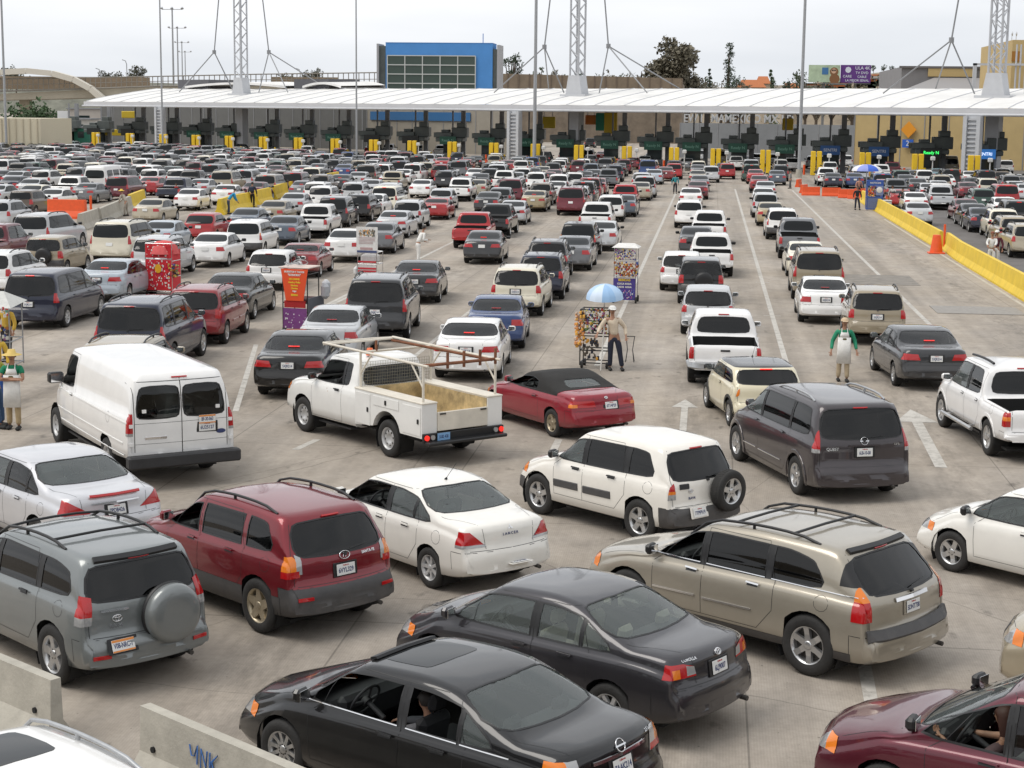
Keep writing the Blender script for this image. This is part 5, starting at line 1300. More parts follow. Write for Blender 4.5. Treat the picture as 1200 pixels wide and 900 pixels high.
def tree(name, px, ytop, Y, wpx, label, kind_='round', col=(.05, .075, .03), ybase=None, cat='tree', group='trees beyond the booths', gaps=0.0, n=420):
    n = int(n*1.5)
    top = at_y(px, ytop, Y); zb = 0 if ybase is None else at_y(px, ybase, Y).z; H_ = top.z-zb; W_ = wpx*Y/FPX
    o = empty(name, (top.x, Y, zb)); tag(o, label, cat, group); rnd = random.Random(px*7+int(ytop))
    t = MB(); cb_ = .25*H_ if kind_ != 'column' else .05*H_
    t.tube([(0, 0, 0), (W_*.01, 0, H_*.3), (-.02*W_, 0, H_*.6), (0, 0, H_*.9)], [H_*.03, H_*.024, H_*.015, H_*.005], 0, 8)
    blobs = []
    nb_ = 18 if kind_ != 'column' else 12
    for i in range(nb_):
        if kind_ == 'column': z = cb_+(H_-cb_)*(i+.5)/nb_; r = W_*.5*(.55+.45*math.sin(math.pi*(i+1)/(nb_+1)))*.8; bx, by = rnd.uniform(-.15, .15)*W_, rnd.uniform(-.15, .15)*W_
        elif kind_ == 'cone': z = cb_*.3+(H_-cb_*.3)*(i+.5)/nb_; r = W_*.5*(1.02-z/H_); bx = rnd.uniform(-.1, .1)*W_; by = 0
        else: a = rnd.uniform(0, 6.28); rr = math.sqrt(rnd.random())*.42*W_; bx, by = rr*math.cos(a), rr*math.sin(a); z = cb_+(H_-cb_)*(.2+.76*rnd.random()*(1-(rr/W_)**2)); r = W_*rnd.uniform(.14, .24)
        blobs.append((bx, by, z, r))
        if kind_ == 'round': t.tube([(0, 0, H_*.28), (bx*.5, by*.5, (z+H_*.28)/2), (bx, by, z)], [H_*.014, H_*.01, H_*.004], 0, 5)
    t.build('trunk', mat('bark', (.10, .075, .055), .9), o)
    m_ = MB(); s = max(.20, W_*.030)
    for i in range(n):
        bx, by, z, r = blobs[i % nb_]; d = V((rnd.gauss(0, 1), rnd.gauss(0, 1), rnd.gauss(0, 1))).normalized()*r*(rnd.random()**.4)*rnd.choice((1, 1, 1.25)); c = V((bx, by, z))+d
        a = V((rnd.gauss(0, 1), rnd.gauss(0, 1), rnd.gauss(0, 1))).normalized(); b = a.orthogonal().normalized(); k = s*rnd.uniform(.6, 1.5)
        for q in range(3):
            c2 = c+V((rnd.uniform(-1, 1), rnd.uniform(-1, 1), rnd.uniform(-1, 1)))*s*1.3; a2 = V((rnd.gauss(0, 1), rnd.gauss(0, 1), rnd.gauss(0, 1))).normalized(); b2 = a2.orthogonal().normalized()
            m_.add([c2-a2*k-b2*k*.35, c2+a2*k*.2-b2*k*.7, c2+a2*k+b2*k*.2, c2-a2*k*.1+b2*k*.7], [(0, 1, 2, 3)])
    m_.build('crown', leafmat('%d%d%d' % tuple(int(x*1000) for x in col), col), o)
    return o
G1, G2, G3 = (.055, .075, .035), (.12, .105, .07), (.035, .055, .03)
tree('gum_tree', 788, 47, 430, 62, 'large grey-green gum tree with open crown right of the middle mast', col=G2, n=1900)
tree('cypress_tree', 855, 50, 450, 15, 'tall narrow dark conifer standing alone above the canopy', 'column', G3)
tree('conifer_tree', 832, 80, 450, 12, 'small dark cone-shaped tree left of the tall narrow conifer', 'cone', G3, n=200)
tree('broadleaf_tree', 905, 81, 440, 26, 'bushy green tree in front of the orange-roofed houses', 'cone', (.05, .08, .03), n=260)
tree('broadleaf_tree', 926, 87, 470, 22, 'low dark tree right of the bushy green one', col=G3, n=200)
tree('broadleaf_tree', 600, 61, 420, 26, 'dark round tree just right of the blue building', col=G3, n=300)
tree('palm_like_tree', 632, 76, 420, 16, 'spiky green tree on the embankment by the middle lamp post', col=(.06, .09, .03), n=160)
tree('broadleaf_tree', 610, 86, 425, 34, 'low shrubby tree beneath the round one by the blue building', col=G2, n=220)
for i, (px, yt, wp_, l) in enumerate(((660, 88, 24, 'low tree left of the middle mast'), (697, 89, 26, 'low tree just right of the middle mast'), (722, 86, 22, 'low dark tree between middle mast and gum tree'), (743, 85, 20, 'upright dark tree beside the gum tree'), (762, 84, 26, 'brownish tree leaning on the gum tree'), (872, 94, 16, 'small bush below the tall conifer'), (945, 93, 22, 'dark bush left of the green billboard'), (1034, 92, 30, 'olive tree left of the warehouse'), (1015, 97, 26, 'yellowish shrub under the purple billboard'))):
    tree('broadleaf_tree', px, yt, 470+i*6, wp_, l, col=(G1, G3, G2)[i % 3], n=200)
for i, (px, yt, wp_, l) in enumerate(((160, 79, 26, 'dark bush rising behind the overpass beside the curved lamp'), (128, 84, 30, 'low bush behind the overpass left of the curved lamp'), (18, 81, 40, 'dark tree behind the arch at the left edge'), (365, 78, 26, 'bush behind the overpass railing left of the blue building'), (335, 86, 20, 'small bush behind the overpass right of the left mast'))):
    tree('shrub_tree', px, yt, 470, wp_, l, col=(.07, .07, .045), ybase=112, n=220, group='bushes behind the overpass')
for i, (px, yt, wp_, l) in enumerate(((30, 122, 60, 'green bush under the overpass left of the cream wall'), (55, 128, 40, 'green bush under the overpass near the blue sign'), (56, 160, 20, 'small grey-green shrub at the end of the cream wall'))):
    tree('shrub_tree', px, yt, 330 if i < 2 else 262, wp_, l, col=(.045, .085, .03) if i < 2 else (.08, .09, .06), n=260, group='bushes at the far left')
for i, (px, yt, wp_) in enumerate(((590, 84, 30), (646, 86, 26), (682, 90, 24), (710, 91, 30), (735, 89, 26), (752, 80, 24), (772, 88, 34), (806, 86, 30), (822, 92, 22), (846, 95, 26), (864, 90, 24), (890, 96, 26), (938, 90, 26), (958, 97, 22), (976, 98, 24), (1000, 99, 24), (1046, 88, 26))):
    tree('broadleaf_tree', px, yt-5, 500+(i*37) % 60, wp_*1.3, 'small tree in the belt behind the canopy, %s from the left' % where[i+1], col=(G1, G2, G3, (.10, .085, .04))[i % 4], n=260, group='tree belt behind the canopy')
for i, (px, yt) in enumerate(((1024, 76), (1036, 76), (1046, 77), (1014, 79), (1058, 78))): tree('hillside_tree', px, yt, 880, 7, 'small round tree on the hill skyline, %s from the left of five' % where[[2, 3, 4, 1, 5][i]], col=G3, ybase=86, n=60, group='trees on the hill skyline')
hm = mat('terracotta_roof', (.42, .14, .05), .8, noise=.15); wallm = mat('house_wall', (.50, .42, .32), .8)
for i, (px0, px1, yt, l) in enumerate(((862, 898, 93, 'low house with orange tiled roof left of the bushy tree'), (916, 938, 97, 'small orange-roofed house right of the bushy tree'), (885, 903, 89, 'orange-roofed house set behind the low one'))):
    Y = 520+i*8; a, b = at_y(px0, 110, Y), at_y(px1, 110, Y); z = at_y(px0, yt, Y).z; o = empty('tiled_house', ((a.x+b.x)/2, Y, 0)); tag(o, l, 'house', 'houses beyond the canopy'); w = (b.x-a.x)/2
    m_ = MB(); m_.box(-w*.9, w*.9, 0, 8, 0, z-2.2); m_.build('wall', wallm, o); m_ = MB(); m_.add([(-w, -.6, z-2.3), (w, -.6, z-2.3), (w, 8.6, z-2.3), (-w, 8.6, z-2.3), (-w*.6, 4, z), (w*.6, 4, z)], [(0, 1, 5, 4), (1, 2, 5), (2, 3, 4, 5), (3, 0, 4)]); m_.build('roof', hm, o)
    m_ = MB(); m_.box(-w*.5, -w*.2, -.06, -.003, z-5, z-3.4); m_.build('window', dkg, o)
rh = random.Random(5)
for i in range(26):
    px = 946+rh.random()*105; yt = 97-(px-946)*.15+rh.uniform(0, 7); Y = 860; a = at_y(px, yt, Y); o = empty('hillside_house', (a.x, Y-20, 0)); ww_ = rh.uniform(2.5, 5)
    tag(o, 'tiny pale house on the slope below the billboards', 'house', 'tiny houses on the hillside'); m_ = MB(); m_.box(-ww_, ww_, 0, 8, a.z-6, a.z-1.2); m_.build('wall', [wallm, mat('pale_house', (.6, .58, .53), .8)][i % 2], o); m_ = MB(); m_.box(-ww_-.3, ww_+.3, -.3, 8.3, a.z-1.2, a.z-.4); m_.build('roof', [hm, mat('grey_house_roof', (.2, .19, .18), .8)][i % 3 > 0], o)

hb = MB(); rb_ = random.Random(4); nA = 48; vs = []  # unseen hill arc added behind the camera to darken reflections in the cars
for i in range(nA+1):
    a = R_(100+340/2*0+i*(160/nA)+10-0) if False else R_(190+160*i/nA); r0 = 150; h = 26+8*math.sin(i*.7)+6*math.sin(i*1.9)
    for r_, z in ((r0-60, 0), (r0, h*.6), (r0+40, h), (r0+300, h+22)): vs.append((r_*math.cos(a), r_*math.sin(a), z))
hb.add(vs, [(4*i+k, 4*i+4+k, 4*i+5+k, 4*i+1+k) for i in range(nA) for k in range(3)], 0, True)
tag(hb.build('added_reflection_hill', mat('added_reflection_hill_brown', (.16, .135, .10), .95, noise=.5, nscale=.05)), kind='structure')
# ---------------------------------------------------------------- people
SKIN = mat('skin', (.36, .19, .12), .55, noise=.06); HAIR = mat('dark_hair', (.018, .013, .010), .6); 
CL = {}
def cloth(c):
    k = 'cloth_%d_%d_%d' % tuple(int(x*255) for x in c)
    return mat(k, c, .85, noise=.12, nscale=9)
def skin_mesh(name, verts, edges, m, sub=2, rootv=0):
    me = bpy.data.meshes.new('sk'); me.from_pydata([v[:3] for v in verts], edges, []); ob = bpy.data.objects.new('sk', me); C.objects.link(ob)
    md = ob.modifiers.new('s', 'SKIN'); md.branch_smoothing = .6; md.use_smooth_shade = True
    for i, v in enumerate(verts):
        d = me.skin_vertices[0].data[i]; r = v[3]; d.radius = (r, r*(v[4] if len(v) > 4 else 1)); d.use_root = i == rootv
    s = ob.modifiers.new('u', 'SUBSURF'); s.levels = sub; s.render_levels = sub
    dg = bpy.context.evaluated_depsgraph_get(); dg.update(); out = bpy.data.meshes.new_from_object(ob.evaluated_get(dg)); bpy.data.objects.remove(ob); bpy.data.meshes.remove(me)
    out.materials.clear(); out.materials.append(m); out.name = name
    out.polygons.foreach_set('use_smooth', [True]*len(out.polygons)); return out
def person(p, face, label, h=1.70, shirt=(.5, .5, .5), trousers=(.05, .06, .1), lh=(-.28, .10, .86), rh=(.28, .10, .86), le=None, re=None, lf=(-.11, .06, 0), rf=(.11, -.06, 0), lean=(0, 0), hat=None, apron=None, sleeves=None, hair=HAIR, long_hair=False, pack=None, seated=False, grp=None, jacket=None, extra=None, zoff=0):
    """p: ground point, face: heading degrees (0 faces away from the camera, +Y), joints in metres for a 1.7 m figure; +y is forward"""
    o = empty('person', p, R_(face)); o.scale = (h/1.7,)*3; o.location.z += zoff
    tag(o, label, 'person', grp)
    lx, ly = lean; hip = V((0, -.02, .93)); ch = V((lx*.5, ly*.5, 1.22)); nk = V((lx, ly, 1.44)); hd = nk+V((lx*.15, ly*.15+.03, .17))
    if seated: hip = V((0, 0, .0)); ch = V((lx*.5, ly*.5+.02, .30)); nk = V((lx, ly, .52)); hd = nk+V((lx*.1, .04, .17))
    LS, RS = nk+V((-.175, 0, -.06)), nk+V((.175, 0, -.06)); LH, RH = V(lh), V(rh)
    LE = V(le) if le else (LS+LH)/2+V((-.05, -.05, -.02)); RE = V(re) if re else (RS+RH)/2+V((.05, -.05, -.02))
    LF, RF = V(lf)+V((0, 0, .08)), V(rf)+V((0, 0, .08)); HL, HR = hip+V((-.09, 0, -.04)), hip+V((.09, 0, -.04))
    LK = (HL+LF)/2+V((0, .03, 0)); RK = (HR+RF)/2+V((0, .03, 0))
    if seated: LK, RK = V((-.14, .42, .06)), V((.14, .42, .06)); LF, RF = V((-.15, .55, -.30)), V((.15, .55, -.30))
    def hand(vs, es, wi, w, e, s):
        d = (w-e).normalized(); a = V((0, 0, 1)).cross(d); a = a.normalized() if a.length > .1 else V((1, 0, 0)); b = d.cross(a)
        vs.append((*(w+d*.05), .034, .55)); pi = len(vs)-1; es.append((wi, pi))
        for k, (off, ln) in enumerate(((-.03, .055), (-.01, .07), (.01, .066), (.03, .05))):
            q = w+d*.08+a*off; vs.append((*q, .010)); vs.append((*(q+d*ln*.6-b*.012*s), .009)); vs.append((*(q+d*ln*.9-b*.035*s), .007)); n = len(vs); es += [(pi, n-3), (n-3, n-2), (n-2, n-1)]
        q = w+d*.03-a*.045*s; vs.append((*q, .012)); vs.append((*(q+d*.035-a*.02*s), .009)); n = len(vs); es += [(pi, n-2), (n-2, n-1)]
    vs = [(*hip, .12, .8), (*(hip*.45+ch*.55), .115, .75), (*ch, .135, .72), (*(nk+V((0, 0, -.05))), .09, .8), (*nk, .055), (*(nk+V((0, .005, .06))), .050), (*(hd+V((0, .0, -.04))), .075, 1.05), (*(hd+V((0, -.005, .05))), .088, 1.08), (*(hd+V((0, -.01, .11))), .060, 1.1)]
    es = [(0, 1), (1, 2), (2, 3), (3, 4), (4, 5), (5, 6), (6, 7), (7, 8)]
    def chain(pts, at_):
        k = at_
        for q in pts: vs.append(q); es.append((k, len(vs)-1)); k = len(vs)-1
        return k
    w = chain([(*LS, .052), (*((LS+LE)/2), .045), (*LE, .038), (*((LE+LH)/2), .036), (*LH, .025)], 3); hand(vs, es, w, LH, LE, -1)
    w = chain([(*RS, .052), (*((RS+RE)/2), .045), (*RE, .038), (*((RE+RH)/2), .036), (*RH, .025)], 3); hand(vs, es, w, RH, RE, 1)
    chain([(*HL, .088), (*((HL+LK)/2), .075), (*LK, .055), (*((LK+LF)/2), .055), (*LF, .036)], 0); chain([(*HR, .088), (*((HR+RK)/2), .075), (*RK, .055), (*((RK+RF)/2), .055), (*RF, .036)], 0)
    vs.append((*(hd+V((0, .098, .0))), .014)); es.append((7, len(vs)-1))      # nose
    for s in (-1, 1): vs.append((*(hd+V((s*.082, -.01, .0))), .016)); es.append((7, len(vs)-1))
    link('body', skin_mesh('body', vs, es, SKIN, 1), o)
    m_ = MB()
    for s in (-1, 1): m_.tube([hd+V((s*.032, .080, .03)), hd+V((s*.032, .094, .03))], .010, 0, 6)
    m_.tube([hd+V((-.024, .078, -.052)), hd+V((0, .088, -.055)), hd+V((.024, .078, -.052))], .006, 0, 5); m_.build('face', HAIR, o)
    g = .022; sl = 1 if sleeves is None else sleeves     # 0 short, 1 long
    js = lambda q, r, k=1: (*q, r, k)
    tv = [js(hip, .15, .85), js(hip*.5+ch*.5, .145, .80), js(ch, .158, .78), js(nk+V((0, 0, -.06)), .115, .82), js(nk+V((0, 0, -.005)), .065)]
    te = [(0, 1), (1, 2), (2, 3), (3, 4)]
    for S_, E_, H_ in ((LS, LE, LH), (RS, RE, RH)):
        tv.append(js(S_, .075)); te.append((3, len(tv)-1)); tv.append(js(S_.lerp(E_, .6), .064)); te.append((len(tv)-2, len(tv)-1))
        if sl: tv.append(js(E_, .058)); te.append((len(tv)-2, len(tv)-1)); tv.append(js(E_.lerp(H_, .85), .046)); te.append((len(tv)-2, len(tv)-1))
    link('shirt', skin_mesh('shirt', tv, te, cloth(shirt), 1), o)
    if apron is not None or jacket is not None: pass
    pv = [js(hip+V((0, 0, .06)), .145, .85), js(hip+V((0, 0, -.03)), .15, .85)]; pe = [(0, 1)]
    for a, b, c in ((HL, LK, LF), (HR, RK, RF)):
        pv.append(js(a+V((0, 0, -.05)), .105)); pe.append((1, len(pv)-1)); pv.append(js((a+b)/2, .092)); pe.append((len(pv)-2, len(pv)-1)); pv.append(js(b, .074)); pe.append((len(pv)-2, len(pv)-1)); pv.append(js(b.lerp(c, .6), .070)); pe.append((len(pv)-2, len(pv)-1)); pv.append(js(c+V((0, 0, .03)), .062)); pe.append((len(pv)-2, len(pv)-1))
    link('trousers', skin_mesh('trousers', pv, pe, cloth(trousers), 1), o)
    if not seated:
        for F in (LF, RF):
            m_ = MB(); m_.box(F.x-.05, F.x+.05, F.y-.09, F.y+.19, F.z-.08, F.z+.01, 0, bev=.035); m_.build('shoe', cloth((.02, .02, .02)), o)
    if apron:
        m_ = MB(); n = 10
        for (z0, w0, z1, w1) in ((nk.z-.08, .09, ch.z, .13), (ch.z, .17, hip.z-.42, .19)):
            vs_ = []
            for i in range(n+1):
                t = -1+2*i/n
                for z, w_ in ((z0, w0), (z1, w1)):
                    k = (nk.z-z)/(nk.z-hip.z); vs_.append((nk.x*(1-min(k, 1))+t*w_, nk.y*(1-min(k, 1))+.155*math.sqrt(max(0, 1-t*t*.55))+.012, z))
            m_.add(vs_, [(2*i, 2*i+1, 2*i+3, 2*i+2) for i in range(n)], 0, True)
        ap = m_.build('apron', cloth(apron), o); so = ap.modifiers.new('t', 'SOLIDIFY'); so.thickness = .008
        for s in (-1, 1):
            m_ = MB(); m_.tube([nk+V((s*.08, .13, -.10)), nk+V((s*.07, .05, .02)), nk+V((s*.06, -.06, .0))], .012, 0, 5); m_.build('strap', cloth(apron), ap)
        m_ = MB(); m_.lathe([(0, .006), (.055, .0)], 8, 0, TM((0, .172, 1.18), rz=R_(90))); m_.build('apron_print', cloth((.12, .10, .03)), ap)
    if hair and not (hat and hat[0] == 'hood'):
        m_ = MB(); prof = [(0, .125), (.05, .115), (.085, .08), (.100, .03), (.098, -.02 if not long_hair else -.16)]
        vs_ = []; n = 18
        for i in range(n):
            q = 2*math.pi*i/n; fr = max(0, math.sin(q))
            for r, z in prof: zz_ = z if z > .03 else z+(.05-z)*min(1, fr*1.8); vs_.append(hd+V((r*math.cos(q)*.95, r*math.sin(q)*1.06-.012, zz_)))
        m_.add(vs_, [(i*5+k, ((i+1) % n)*5+k, ((i+1) % n)*5+k+1, i*5+k+1) for i in range(n) for k in range(4)], 0, True); m_.build('hair', hair, o)
    if hat:
        kd, c = hat; m_ = MB(); m4 = Matrix.Translation(hd) @ Matrix.Rotation(R_(90), 4, 'Y').inverted()
        if kd == 'straw': m_.lathe([(.0, .165), (.075, .16), (.10, .08), (.215, .045), (.22, .04), (.10, .065)], 22, 0, Matrix.Translation(hd) @ Matrix.Rotation(R_(-90), 4, 'Y'))
        else:
            m_.lathe([(0, .145), (.06, .135), (.10, .09), (.108, .045)], 18, 0, Matrix.Translation(hd) @ Matrix.Rotation(R_(-90), 4, 'Y'))
            m_.add([hd+V((x, y, .05+z)) for x, y, z in ((-.08, .07, 0), (.08, .07, 0), (.065, .19, -.01), (-.065, .19, -.01), (-.08, .07, .012), (.08, .07, .012), (.065, .19, .002), (-.065, .19, .002))], [(0, 1, 2, 3), (4, 5, 6, 7), (2, 3, 7, 6), (0, 3, 7, 4), (1, 2, 6, 5)])
        m_.build('hat', cloth(c), o)
    if pack:
        m_ = MB(); m_.box(-.15, .15, -.30, -.12, hip.z+.12, nk.z-.04, 0, bev=.06); m_.build('backpack', cloth(pack), o)
    return o
# ---------------------------------------------------------------- the nearest vehicles, one by one
def lab(r, label, cat, grp='cars waiting in the foreground'):
    tag(r, label, cat, grp); return r
# silver off-roader with covered spare
T = T_suv(L=4.60, W=1.83, H=1.69, ur=.93, uf=3.59, R=.38, bz=1.10, slant=.22, bump=.70, hood=1.12, rwin=(1.13, 1.55, .78, .68, 1.2),
    tail=[(.69, .95, 1.22, 0)], tailu=.36, plate=(-.42, .62), bot0=.36, dlo=[(.50, 1.17), (3.28, 1.11), (2.60, 1.50), (2.3, 1.55), (.98, 1.535), (.62, 1.46)])
T['tailpoly'] = [([(.70, 1.20), (1.2, 1.34), (1.2, .86), (.74, .88)], 'red'), ([(.72, .98), (1.2, .98), (1.2, .86), (.74, .88)], 'clear')]
r = make_car('compact_suv', T, (.20, .215, .215), paint='metallic', glass='gtint', rglass='gdark', rails=(.95, 2.9, 'black', (1.25, 2.45)), spare=('paint', .25, .90, .37), plate='V08-NRC-1', plate_style='mx',
    black_handle=True, rim='five', reflectors=.50, spoiler='black', badges=[('RAV4', -.44, .84, .07, 'chrome')], emblems=[(-.42, .93, .06, 'ovals')], garnish=(1.0, .5, .001, 'black') if 0 else None)
place(r, (-(T['W']/2-.03), T['ur']-T['L']/2, 0), 62, 802, 49.5); lab(r, 'silver-green compact off-roader with body-coloured spare wheel cover and roof rails', 'off-roader')
S_ = SH[r.name]; mb = MB(); S_.strip(mb, [(-.62, 1.03), (-.28, 1.03)], 'B', .03, .006, .02); mb.build('tailgate_handle', M['chrome'], r)
# maroon off-roader with grey cladding
T = T_suv(L=4.50, W=1.84, H=1.69, ur=.90, uf=3.52, R=.38, bz=1.10, slant=.34, bump=.74, rwin=(1.12, 1.55, .74, .64, 1.2), tail=[(.66, .86, 1.16, 0)], tailu=.36, plate=(.0, .90), hood=1.08, bot0=.38)
T['tailpoly'] = [([(.70, .88), (1.2, .86), (1.2, 1.12), (.76, 1.16), (.67, 1.05)], 'amber'), ([(.66, .92), (.74, .92), (.73, 1.18), (.66, 1.14)], 'clear'), ([(.70, .88), (1.2, .86), (1.2, .95), (.70, .97)], 'red')]
r = make_car('maroon_suv', T, (.19, .012, .020), paint='metallic', glass='gtint', rglass='gdark', cladding=.60, bumper_mat='cladding', rails=(.75, 2.75, 'black'), rim='star', plate='6VYL329', reflectors=.60,
    black_pillars=False, emblems=[(0, 1.09, .085, 'h')], badges=[('SANTA FE', .42, 1.07, .055, 'chrome')], arch=None, open=((-1, 2),), seat='seatd')
placen(r, T, [(rl(T), (298, 741)), (rr(T), (420, 712)), (mir(T), (191, 608)), (rl(T), (298, 741))]); lab(r, 'maroon off-roader with grey lower cladding, black roof rails and open driver window', 'off-roader')
# white sedan with wedge lamps
T = T_sedan(L=4.52, W=1.72, H=1.44, deck=1.06, ur=.98, uf=3.58, R=.31, tail=[(.45, .74, .93, 0)], plate=(.10, .47), chmsl=None, tailu=.34, bump=.68)
T['tailpoly'] = [([(.42, .75), (1.2, .75), (1.2, .99), (.66, .97)], 'red'), ([(.42, .75), (1.2, .75), (1.2, .79), (.45, .79)], 'clear')]
r = make_car('white_sedan', T, (.78, .755, .70), glass='gtint', rglass='glass', rw='glass', rim='seven', plate='7LPS966', antenna=1.72, emblems=[(0, .99, .05, 'diamonds')], badges=[('L A N C E R', 0, .90, .055, 'plate_ink'), ('ES', .50, .80, .045, 'plate_ink')], dark_recess=False, open=((-1, 2),), fuel=1)
placen(r, T, [(rl(T), (502, 690)), ((-.82, .34, .80), (535, 642)), ((.83, .12, .85), (642, 620)), ((-.57, 1.45, 1.37), (507, 572)), ((.57, 1.45, 1.37), (566, 559)), (rl(T), (502, 690))]); lab(r, 'white sedan with wedge-shaped red lamps, between the maroon off-roader and grey sedan', 'sedan')
# white off-roader with bare spare wheel
T = T_suv(L=4.20, W=1.75, H=1.66, ur=.86, uf=3.35, R=.36, bz=1.05, slant=.30, roof1=2.35, cowl=3.08, bump=.66, rwin=(1.08, 1.53, .73, .64, 1.1), tail=[(.66, .84, 1.18, 0)], tailu=.24, plate=(-.30, .58), hood=1.05, nose=.86, bot0=.36)
T['tailpoly'] = [([(.68, .80), (1.2, .80), (1.2, 1.18), (.70, 1.16)], 'red'), ([(.68, .80), (1.2, .80), (1.2, .93), (.68, .93)], 'clear'), ([(.68, .89), (1.2, .89), (1.2, .94), (.68, .94)], 'amber')]
r = make_car('white_suv', T, (.80, .765, .70), glass='glass', rglass='gdark', bumper_mat='cladding', cladding=.30, rim='five', spare=('bare', .34, .86, .345), plate='7TPF919', black_mirror=True, black_handle=True, moulding=(.13, .66, 'cladding'), badges=[('RAV4', -.36, .80, .06, 'plate_ink')], emblems=[(-.38, .92, .045, 'ovals')], dark_recess=False, seat='seatd')
place(r, (-(T['W']/2-.03), T['ur']-T['L']/2, 0), 748, 635, 47.5); lab(r, 'white small off-roader with bare spare wheel on its tailgate and grey bumpers', 'off-roader')
mb = MB(); S_ = SH[r.name]; S_.strip(mb, [(-.60, 1.0), (-.42, 1.0)], 'B', .09, .004, .02); mb.build('tailgate_handle', M['black'], r)
# charcoal minivan
T = T_van(L=5.18, W=1.97, H=1.82, ur=1.02, uf=4.17, R=.365, bz=1.12, rwin=(1.17, 1.70, .83, .74, 1.2), tail=[(.80, .92, 1.42, 0)], tailu=.34, plate=(.0, .94), hood=1.08, slant=.26, roof1=3.0, cowl=4.1)
T['tailpoly'] = [([(.83, .93), (1.2, .93), (1.2, 1.44), (.80, 1.40)], 'red'), ([(.83, .93), (1.2, .93), (1.2, 1.00), (.83, 1.00)], 'clear')]
r = make_car('minivan', T, (.050, .042, .046), paint='metallic', rglass='gdark', rails=(.85, 2.6, 'steel'), rim='five', plate='6LB-10-00', emblems=[(0, 1.14, .07, 'bar')], badges=[('QUEST', -.60, 1.00, .075, 'chrome'), ('3.5 SL', .66, 1.06, .05, 'chrome')], moulding=(.022, .50, 'chrome'), arch='paint_x', garnish=(1.06, .30, .03, 'paint_x'), reflectors=None)
place(r, (-(T['W']/2-.03), T['ur']-T['L']/2, 0), 931, 579, 19.5); lab(r, 'charcoal minivan with tall red lamps and silver roof rails behind the small cream hatchback', 'minivan')
# dark grey sedan
T = T_sedan(L=4.56, W=1.77, H=1.46, deck=1.07, ur=1.0, uf=3.60, R=.32, tail=[(.44, .80, .95, 0)], tailu=.30, plate=(.0, .84), bump=.70, chmsl=None)
T['tailpoly'] = [([(.42, .82), (1.2, .84), (1.2, 1.0), (.60, .98), (.44, .93)], 'red'), ([(.42, .84), (.56, .84), (.56, .95), (.44, .93)], 'clear'), ([(.66, .83), (.76, .83), (.76, .93), (.66, .93)], 'amber')]
r = make_car('grey_sedan', T, (.040, .038, .043), paint='metallic', glass='glass', rglass='glass', seat='seatb', rim='seven', plate='6LJ9007', black_mirror=False, emblems=[(0, 1.00, .055, 'ovals')], badges=[('COROLLA', -.50, 1.01, .05, 'chrome'), ('LE', .58, 1.01, .05, 'chrome')])
placen(r, T, [((-.83, .30, .92), (748, 786)), ((.83, .15, .95), (875, 752)), ((-.74, T['L']-.3, .68), (460, 726)), (mir(T), (526, 719)), ((-.58, 1.45, 1.39), (696, 708)), ((.70, .85, 1.12), (828, 727))]); r.rotation_euler.z = R_(58); lab(r, 'dark grey sedan with pale seats seen through its big rear window', 'sedan')
# black sedan at the bottom
T = T_sedan(L=4.82, W=1.80, H=1.47, deck=1.10, dl=.70, ur=1.03, uf=3.81, R=.325, roof0=1.50, roof1=2.85, cowl=3.62, tail=[(.58, .82, 1.02, 0)], plate=(.0, .84), bump=.72, tailu=.42, chmsl=None)
T['tailpoly'] = [([(.62, .80), (1.2, .80), (1.2, 1.02), (.66, 1.04)], 'amber'), ([(.56, .80), (.70, .80), (.72, 1.04), (.60, 1.04)], 'clear'), ([(.58, .80), (1.2, .80), (1.2, .87), (.58, .87)], 'red')]
r = make_car('black_sedan', T, (.010, .010, .011), paint='metallic', glass='glass', rglass='glass', rim='ten', chrome_line=True, garnish=(.955, .42, .04, 'chrome'), emblems=[(.0, 1.03, .065, 'bar')], badges=[('2.5 SL', .56, 1.02, .05, 'chrome')], open=((-1, 2), (-1, 1)), sunroof=(2.15, 2.78), plate='7AAK214')
placen(r, T, [((-.88, .40, .93), (609, 897)), ((.86, .12, .95), (785, 866)), ((-.88, T['uf'], .33), (321, 873)), (mir(T), (372, 818)), ((-.58, 1.45, 1.40), (577, 813)), ((.72, .85, 1.12), (727, 833))]); r.rotation_euler.z = R_(58.5); r.location.x -= .12; lab(r, 'shiny black sedan with chrome window line at the bottom edge, windows open', 'sedan'); ALT = r
mb = MB(); S_ = SH[r.name]; S_.strip(mb, [(-.46, 2.86), (.46, 2.86)], 'T', .10, .004, .03); mb.build('sunroof_deflector', M['black'], r)
# champagne crossover
T = T_suv(L=5.05, W=2.0, H=1.69, ur=1.02, uf=3.97, R=.395, bz=1.08, slant=.52, roof0=.8, roof1=2.75, cowl=3.72, bump=.66, rwin=(1.12, 1.55, .80, .70, 1.4), tail=[(.78, .84, 1.22, 0)], tailu=.40, plate=(.0, .92), hood=1.06, nose=.88, bot0=.34,
    dlo=[(.78, 1.15), (3.60, 1.10), (2.92, 1.50), (2.6, 1.55), (1.4, 1.545), (1.02, 1.47)], pillars=[(.3, 1.62), (1.72, 2.66), (2.76, 3.8)], doors=[1.58, 2.70, 3.52])
T['tailpoly'] = [([(.80, .84), (1.2, .84), (1.2, 1.22), (.80, 1.22)], 'red'), ([(.80, 1.08), (1.2, 1.08), (1.2, 1.24), (.80, 1.24)], 'amber')]
def pil(S):
    for sg in (-1, 1): S.region('rear_pillar', S.poly_planes(ccw([(sg*.70, 1.24), (sg*1.2, 1.24), (sg*1.2, 1.60), (sg*.60, 1.60)]), V((1, 0, 0)), V((0, 0, 1)))+[(V((0, .62-S.L/2, 0)), V((0, -1, 0)))], lambda f, sg=sg: f.calc_center_median().x*sg > 0, only=('body',), mat='black', off=.003)
